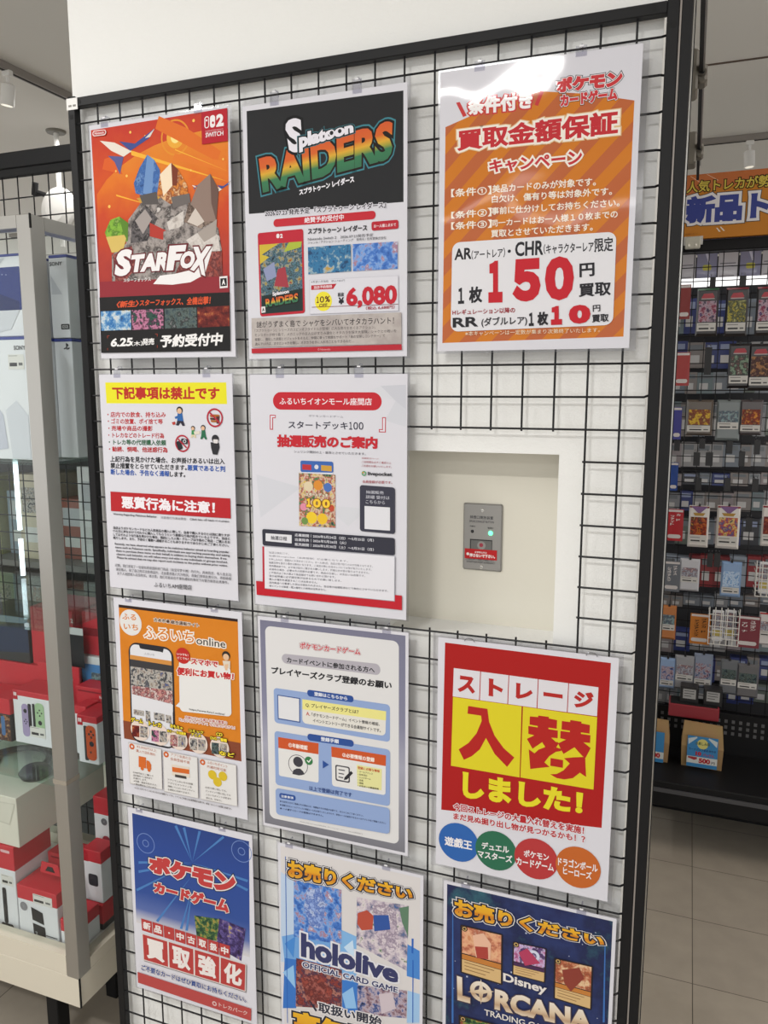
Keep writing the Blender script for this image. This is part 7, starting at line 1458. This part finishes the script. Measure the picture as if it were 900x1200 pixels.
# lit tube and sheets behind the wires
lt = empty('shelf_lamp', (1.6, 2.16, 2.085), 'bright white lamp tube behind the wires of the far rack', 'lamp')
mb = MB(); mb.tube((.95, 2.16, 2.085), (2.3, 2.16, 2.085), .017, plain('lamp_tube', '#ffffff', .4, emit=1.1), 12); world_part(mb, 'tube', lt)
for x in (.945, 2.28):
    mb = MB(); mb.box(x, x + .03, 2.14, 2.18, 2.06, 2.11, M_WHITEP); world_part(mb, 'end_cap', lt)
sb = empty('inner_banner', (1.3, 2.26, 2.2), 'violet banner with yellow lettering behind the wires under the header sign', 'banner')
mb = MB(); mb.box(.93, 2.2, 2.255, 2.26, 2.205, 2.262, ink('#77769a')); world_part(mb, 'board', sb)
VL.update(); print_world(sb, [('t', 'lettering', '大会開催中！シングルカード高価買取', F(40, 12, 560, 44), '#c9bd5a', .03, None, 0)], (.99, 2.2545, 2.262))
for k in range(9):
    x = .965 + k * .079; c = ['#c4c2c8', '#8f8fa8'][k % 2]
    mb = MB(); mb.box(0, .074, 0, .001, 0, .118, ink(c)); o = mb.build('price_sheet', None, (x, 2.25, 2.106)); tag(o, ['white', 'violet-grey'][k % 2] + ' price sheet under the violet banner behind the far rack wires', 'paper', 'price sheets behind the far rack wires' + ('' if k % 2 else ', white'))
    print_on(o, [('r', 'sheet_print', F(6, -110, 50, -106), '#8a5a5c', 0), ('r', 'sheet_print', F(6, -62, 64, -58), '#77757c', 0), ('r', 'sheet_print', F(6, -14, 60, -11), '#77757c', 0)] if k % 2 == 0 else [('r', 'sheet_print', F(22, -58, 54, -36), '#bdb75a', .3), ('p', 'sheet_print', [(30, -100), (38, -108), (48, -66), (42, -66)], '#cfcfe0')], 0)
# goods on the hooks
M_HOOK = plain('hook_black', '#17161a', .4)
hooklabel = 'empty black display hook with a price holder on the far rack'
gk = 'packs hanging on the far rack'
for kind, label, (x0, x1, z0, z1), cols_ in FAR_RACK_GOODS:
    W, H = (x1 - x0) * 1000, (z1 - z0) * 1000
    if kind == 'hook':
        t = empty('display_hook', ((x0 + x1) / 2, 1.93, z1), hooklabel, 'hook', 'empty display hooks on the far rack')
        mb = MB(); mb.bbox(x0, x1, 1.928, 1.934, z0, z1, M_HOOK, .001); world_part(mb, 'price_holder', t)
        mb = MB(); xm = (x0 + x1) / 2; mb.tube((xm, 1.934, z1 - .004), (xm, 1.992, z1 - .002), .0016, M_HOOK, 6); mb.tube((xm - .006, 1.94, z1 + .004), (xm - .006, 1.932, z1 + .010), .0014, M_HOOKM, 6); mb.tube((xm + .006, 1.94, z1 + .004), (xm + .006, 1.932, z1 + .010), .0014, M_HOOKM, 6); world_part(mb, 'wire_prong', t)
        continue
    if kind == 'pack':
        body, header, art = cols_
        mb = MB(); h = z1 - z0; w = x1 - x0
        ring = [(0, .0), (w, .0), (w, h), (0, h)]
        mb.add([(0, .004, 0), (w, .004, 0), (w, .004, h), (0, .004, h), (w * .08, -.004, h * .06), (w * .92, -.004, h * .06), (w * .92, -.004, h * .94), (w * .08, -.004, h * .94), (w * .08, .010, h * .06), (w * .92, .010, h * .06), (w * .92, .010, h * .94), (w * .08, .010, h * .94)],
               [(4, 5, 6, 7), (0, 1, 5, 4), (1, 2, 6, 5), (2, 3, 7, 6), (3, 0, 4, 7), (11, 10, 9, 8), (1, 0, 8, 9), (2, 1, 9, 10), (3, 2, 10, 11), (0, 3, 11, 8)], plain('pack_' + body, body, .3, coat=.4))
        o = mb.build('card_pack', None, (x0, 1.93, z0)); tag(o, label, 'card pack', gk)
        els = [('r', 'art_panel', F(W * .1, H * (.27 if W < H * .75 else .1), W * .9, H * .70), art, 0)]
        if header: els += [('r', 'header_strip', F(W * .02, H * .01, W * .98, H * .05), header, 0)]
        if body == '#1b1519': els += [('p', 'title_logo', [(W * .2, H * .2), (W * .3, H * .12), (W * .7, H * .11), (W * .8, H * .19), (W * .7, H * .23), (W * .3, H * .24)], '#a8474f'), ('r', 'title_logo', F(W * .2, H * .215, W * .8, H * .235), '#b0a8a8', 0)]
        if art in ('@pic_fire', '@pic_hero'): els += [('p', 'title_logo', [(W * .1, H * .02), (W * .9, H * .02), (W * .5, H * .2)], '#7a5a8a'), ('p', 'title_logo', [(W * .2, H * .17), (W * .8, H * .17), (W * .7, H * .24), (W * .3, H * .24)], '#a8843a')]
        ty = .72 if art not in ('@pic_teal', '@pic_mono', '@pic_dark') else .55
        els += [('r', 'price_tag', F(W * .06, H * ty, W * .92, H * (ty + .17)), '#c9c7c4', 0), ('r', 'price_tag', F(W * .12, H * (ty + .03), W * .6, H * (ty + .05)), '#8a8886', 0), ('r', 'price_tag', F(W * .15, H * (ty + .10), W * .6, H * (ty + .135)), '#3a3a3c', 0), ('r', 'price_tag', F(W * .68, H * (ty + .10), W * .85, H * (ty + .13)), '#5a5a5a', 0)]
        before = set(bpy.data.objects); print_on(o, els, 0.0)
        for c in set(bpy.data.objects) - before: c.location = (0, -.0048, h)
        mb = MB(); mb.tube((w / 2, .0, h + .003), (w / 2, .062, h + .003), .0016, M_HOOK, 6); mb.box(w / 2 - .004, w / 2 + .004, -.002, .002, h - .004, h + .006, M_HOOK); mb.build('hook_tip', o)
    else:
        col, txt = cols_
        mb = MB(); w, h = x1 - x0, z1 - z0; mb.box(0, w, 0, .0015, 0, h, ink(col)); o = mb.build('divider_card', None, (x0, 1.925, z0)); tag(o, label, 'divider card', 'divider cards on the far rack')
        els = [('r', 'card_print', F(W * .05, H * .02, W * .95, H * .09), '#cfc9c9', 0), ('r', 'card_print', F(W * .08, H * .80, W * .88, H * .92), '#cfc9c9', .5)]
        for ci, s in enumerate(txt.split('|') if txt else []):
            n_ = len(s); lc = '#3a2a1c' if col == '#bd7430' else '#dcd6d6'
            for k, ch in enumerate(s):
                if ch == 'ー': continue
                xx = W * (.56 - .36 * ci); yy = H * (.14 + .08 * k + .06 * ci); els.append(('t', 'card_lettering', ch, F(xx, yy, xx + W * .24, yy + H * .07), lc, .03, None, 0))
        before = set(bpy.data.objects); print_on(o, els, 0.0)
        for c in set(bpy.data.objects) - before: c.location = (0, -.0002, h)
        mb = MB(); mb.tube((w / 2, .001, h - .003), (w / 2, .067, h - .003), .0016, M_HOOK, 6); mb.build('hook_tip', o)
for (x0, x1, z0, z1), c in REAR_GOODS:
    mb = MB(); w, h = x1 - x0, z1 - z0; mb.bbox(0, w, 0, .05, 0, h, plain('rear_' + c, c, .4, coat=.2), .001); o = mb.build('card_box', None, (x0, 2.2, z0))
    tag(o, 'small box hanging behind the wires of the far rack', 'box', 'small boxes behind the far rack wires')
    W, H = w * 1000, h * 1000
    before = set(bpy.data.objects); print_on(o, [('r', 'front_print', F(W * .12, H * .1, W * .85, H * .3), '#7f858c' if int(c[1:3], 16) > 100 else '#9aa5c4', 0), ('r', 'front_print', F(W * .15, H * .5, W * .7, H * .8), '#d0d0d2', 0)], 0.0)
    for k in set(bpy.data.objects) - before: k.location = (0, -.0004, h)
# white wire baskets
for (x0, x1, z0, z1), lab in (((1.161, 1.266, .715, .86), 'small white wire basket of card packs beside the maroon divider card'), ((1.3115, 1.41, .9156, 1.05), 'white wire basket at the photo edge beside the blue streaked pack')):
    t = empty('wire_basket', ((x0 + x1) / 2, 1.92, z0), lab, 'basket', 'white wire baskets on the far rack'); M_BK = plain('basket_white', '#d6d4d0', .4)
    mb = MB()
    for k in range(6): x = x0 + (x1 - x0) * k / 5; mb.tube((x, 1.90, z0), (x, 1.90, z1), .0018, M_BK, 6); mb.tube((x, 1.90, z0), (x, 1.99, z0), .0018, M_BK, 6)
    for k in range(6): z = z0 + (z1 - z0) * k / 5 * .8; mb.tube((x0, 1.90, z), (x1, 1.90, z), .0018, M_BK, 6); mb.tube((x0, 1.90, z), (x0, 1.99, z), .0018, M_BK, 6); mb.tube((x1, 1.90, z), (x1, 1.99, z), .0018, M_BK, 6)
    world_part(mb, 'wire_frame', t)
    for k in range(2):
        mb = MB(); xx = x0 + .012 + k * .045; mb.bbox(0, .04, 0, .012, 0, .12, M_CARTW, .002); o = mb.build('card_pack', None, (xx, 1.93 + k * .02, z0 + .004)); tag(o, ('nearer' if not k else 'rear') + ' pale pack in the ' + lab.split(' of card')[0].split(' at the')[0] + (' beside the maroon card' if x0 < 1.2 else ' at the photo edge'), 'card pack', gk)
        print_on(o, [('r', 'art_panel', F(4, -112, 36, -50), '@pic_mono', 0), ('r', 'price_tag', F(4, -44, 36, -20), '#c9b86a', 0)], -.0004)
# kraft bags, red bin and small black price boxes on the base deck
M_KRAFT = plain('kraft_paper', '#a8875c', .8, bump=.4, bscale=45, vary=.25)
for (x0, x1, z0, z1), lab, full in (((1.091, 1.232, .2655, .432), 'brown paper bag with a blue price label reading 500 on the base deck', 1), ((.935, 1.0424, .2655, .4256), 'brown paper bag half hidden by the black post on the base deck', 0)):
    w, h = x1 - x0, z1 - z0
    mb = MB(); mb.add([(0, 0, 0), (w, 0, 0), (w, .07, 0), (0, .07, 0), (-.003, -.006, h * .5), (w + .003, -.006, h * .5), (w + .003, .074, h * .5), (-.003, .074, h * .5), (.003, .022, h), (w - .004, .020, h - .004), (w - .004, .034, h - .004), (.003, .036, h)],
                      [(3, 2, 1, 0)] + [(a + i, a + (i + 1) % 4, a + 4 + (i + 1) % 4, a + 4 + i) for a in (0, 4) for i in range(4)] + [(8, 9, 10, 11)], M_KRAFT)
    o = mb.build('paper_bag', None, (x0, 1.78, z0)); tag(o, lab, 'paper bag', 'brown paper bags on the base deck')
    els = [('r', 'label_sheet', F(18, 0, 124, 118), '#3f86bd', 0), ('p', 'label_sheet', [(20, 12), (50, 2), (52, 6), (22, 34)], '#c9d3d6'), ('p', 'label_sheet', [(122, 12), (92, 2), (90, 6), (120, 34)], '#c9d3d6'), ('c', 'label_sheet', (71, 28), 19, '#d6cf7a', 0), ('t', 'label_sheet', 'お楽しみ袋', F(46, 20, 96, 33), '#5a6a4a', .03, None, 0), ('t', 'label_sheet', 'カードパック詰め合わせ', F(24, 46, 118, 56), '#1f3a66', .02, None, 0), ('t', 'label_sheet', '10', F(48, 58, 68, 74), '#b53038', .07, None, 0), ('t', 'label_sheet', 'パック入', F(74, 62, 112, 74), '#b53038', .03, None, 0), ('r', 'label_sheet', F(18, 78, 124, 104), '#d3d6d3', 0), ('p', 'label_sheet', [(22, 80), (54, 80), (54, 88), (44, 92), (22, 86)], '#a83a3e'), ('t', 'label_sheet', '500', F(60, 82, 100, 101), '#b52c34', .06, None, 0), ('t', 'label_sheet', '円', F(104, 90, 116, 100), '#4a3a3a', .02, None, 0)]
    if not full: els = [('r', 'label_sheet', F(14, 0, 92, 118), '#3f86bd', 0), ('r', 'label_sheet', F(14, 78, 92, 104), '#d3d6d3', 0), ('t', 'label_sheet', '500', F(40, 82, 80, 101), '#b52c34', .06, None, 0)]
    before = set(bpy.data.objects); print_on(o, els, 0.0)
    for c in set(bpy.data.objects) - before: c.location = (0, -.0085, h * .76)
    lb = [c for c in o.children][0]
    lb.rotation_euler = (math.radians(-4), 0, 0)
mb = MB(); mb.bbox(0, .18, 0, .09, 0, .05, plain('bin_red', '#8a2430', .4), .003); o = mb.build('card_bin', None, (1.035, 1.84, .4305)); tag(o, 'dark red card bin behind the brown paper bag on the base deck', 'bin')
mb = MB(); mb.box(.006, .174, .006, .084, .0495, .0515, M_DARK); mb.build('opening', o)
for x0, lab in ((1.074, 'left black box with a white price card above the dark red bin'), (1.158, 'right black box with a white price card above the dark red bin')):
    mb = MB(); mb.bbox(0, .066, 0, .05, 0, .065, M_HOOK, .002); o = mb.build('card_case', None, (x0, 1.865, .481)); tag(o, lab, 'card case', 'black card cases above the red bin')
    print_on(o, [('r', 'price_card', F(10, -56, 56, -18), '#a9a9a9', 0), ('r', 'price_card', F(14, -50, 50, -47), '#5a5a5a', 0), ('r', 'price_card', F(14, -40, 50, -37), '#5a5a5a', 0), ('r', 'price_card', F(14, -30, 40, -27), '#5a5a5a', 0)], -.0004)
bpy.data.objects.remove(_fo); VL.update()
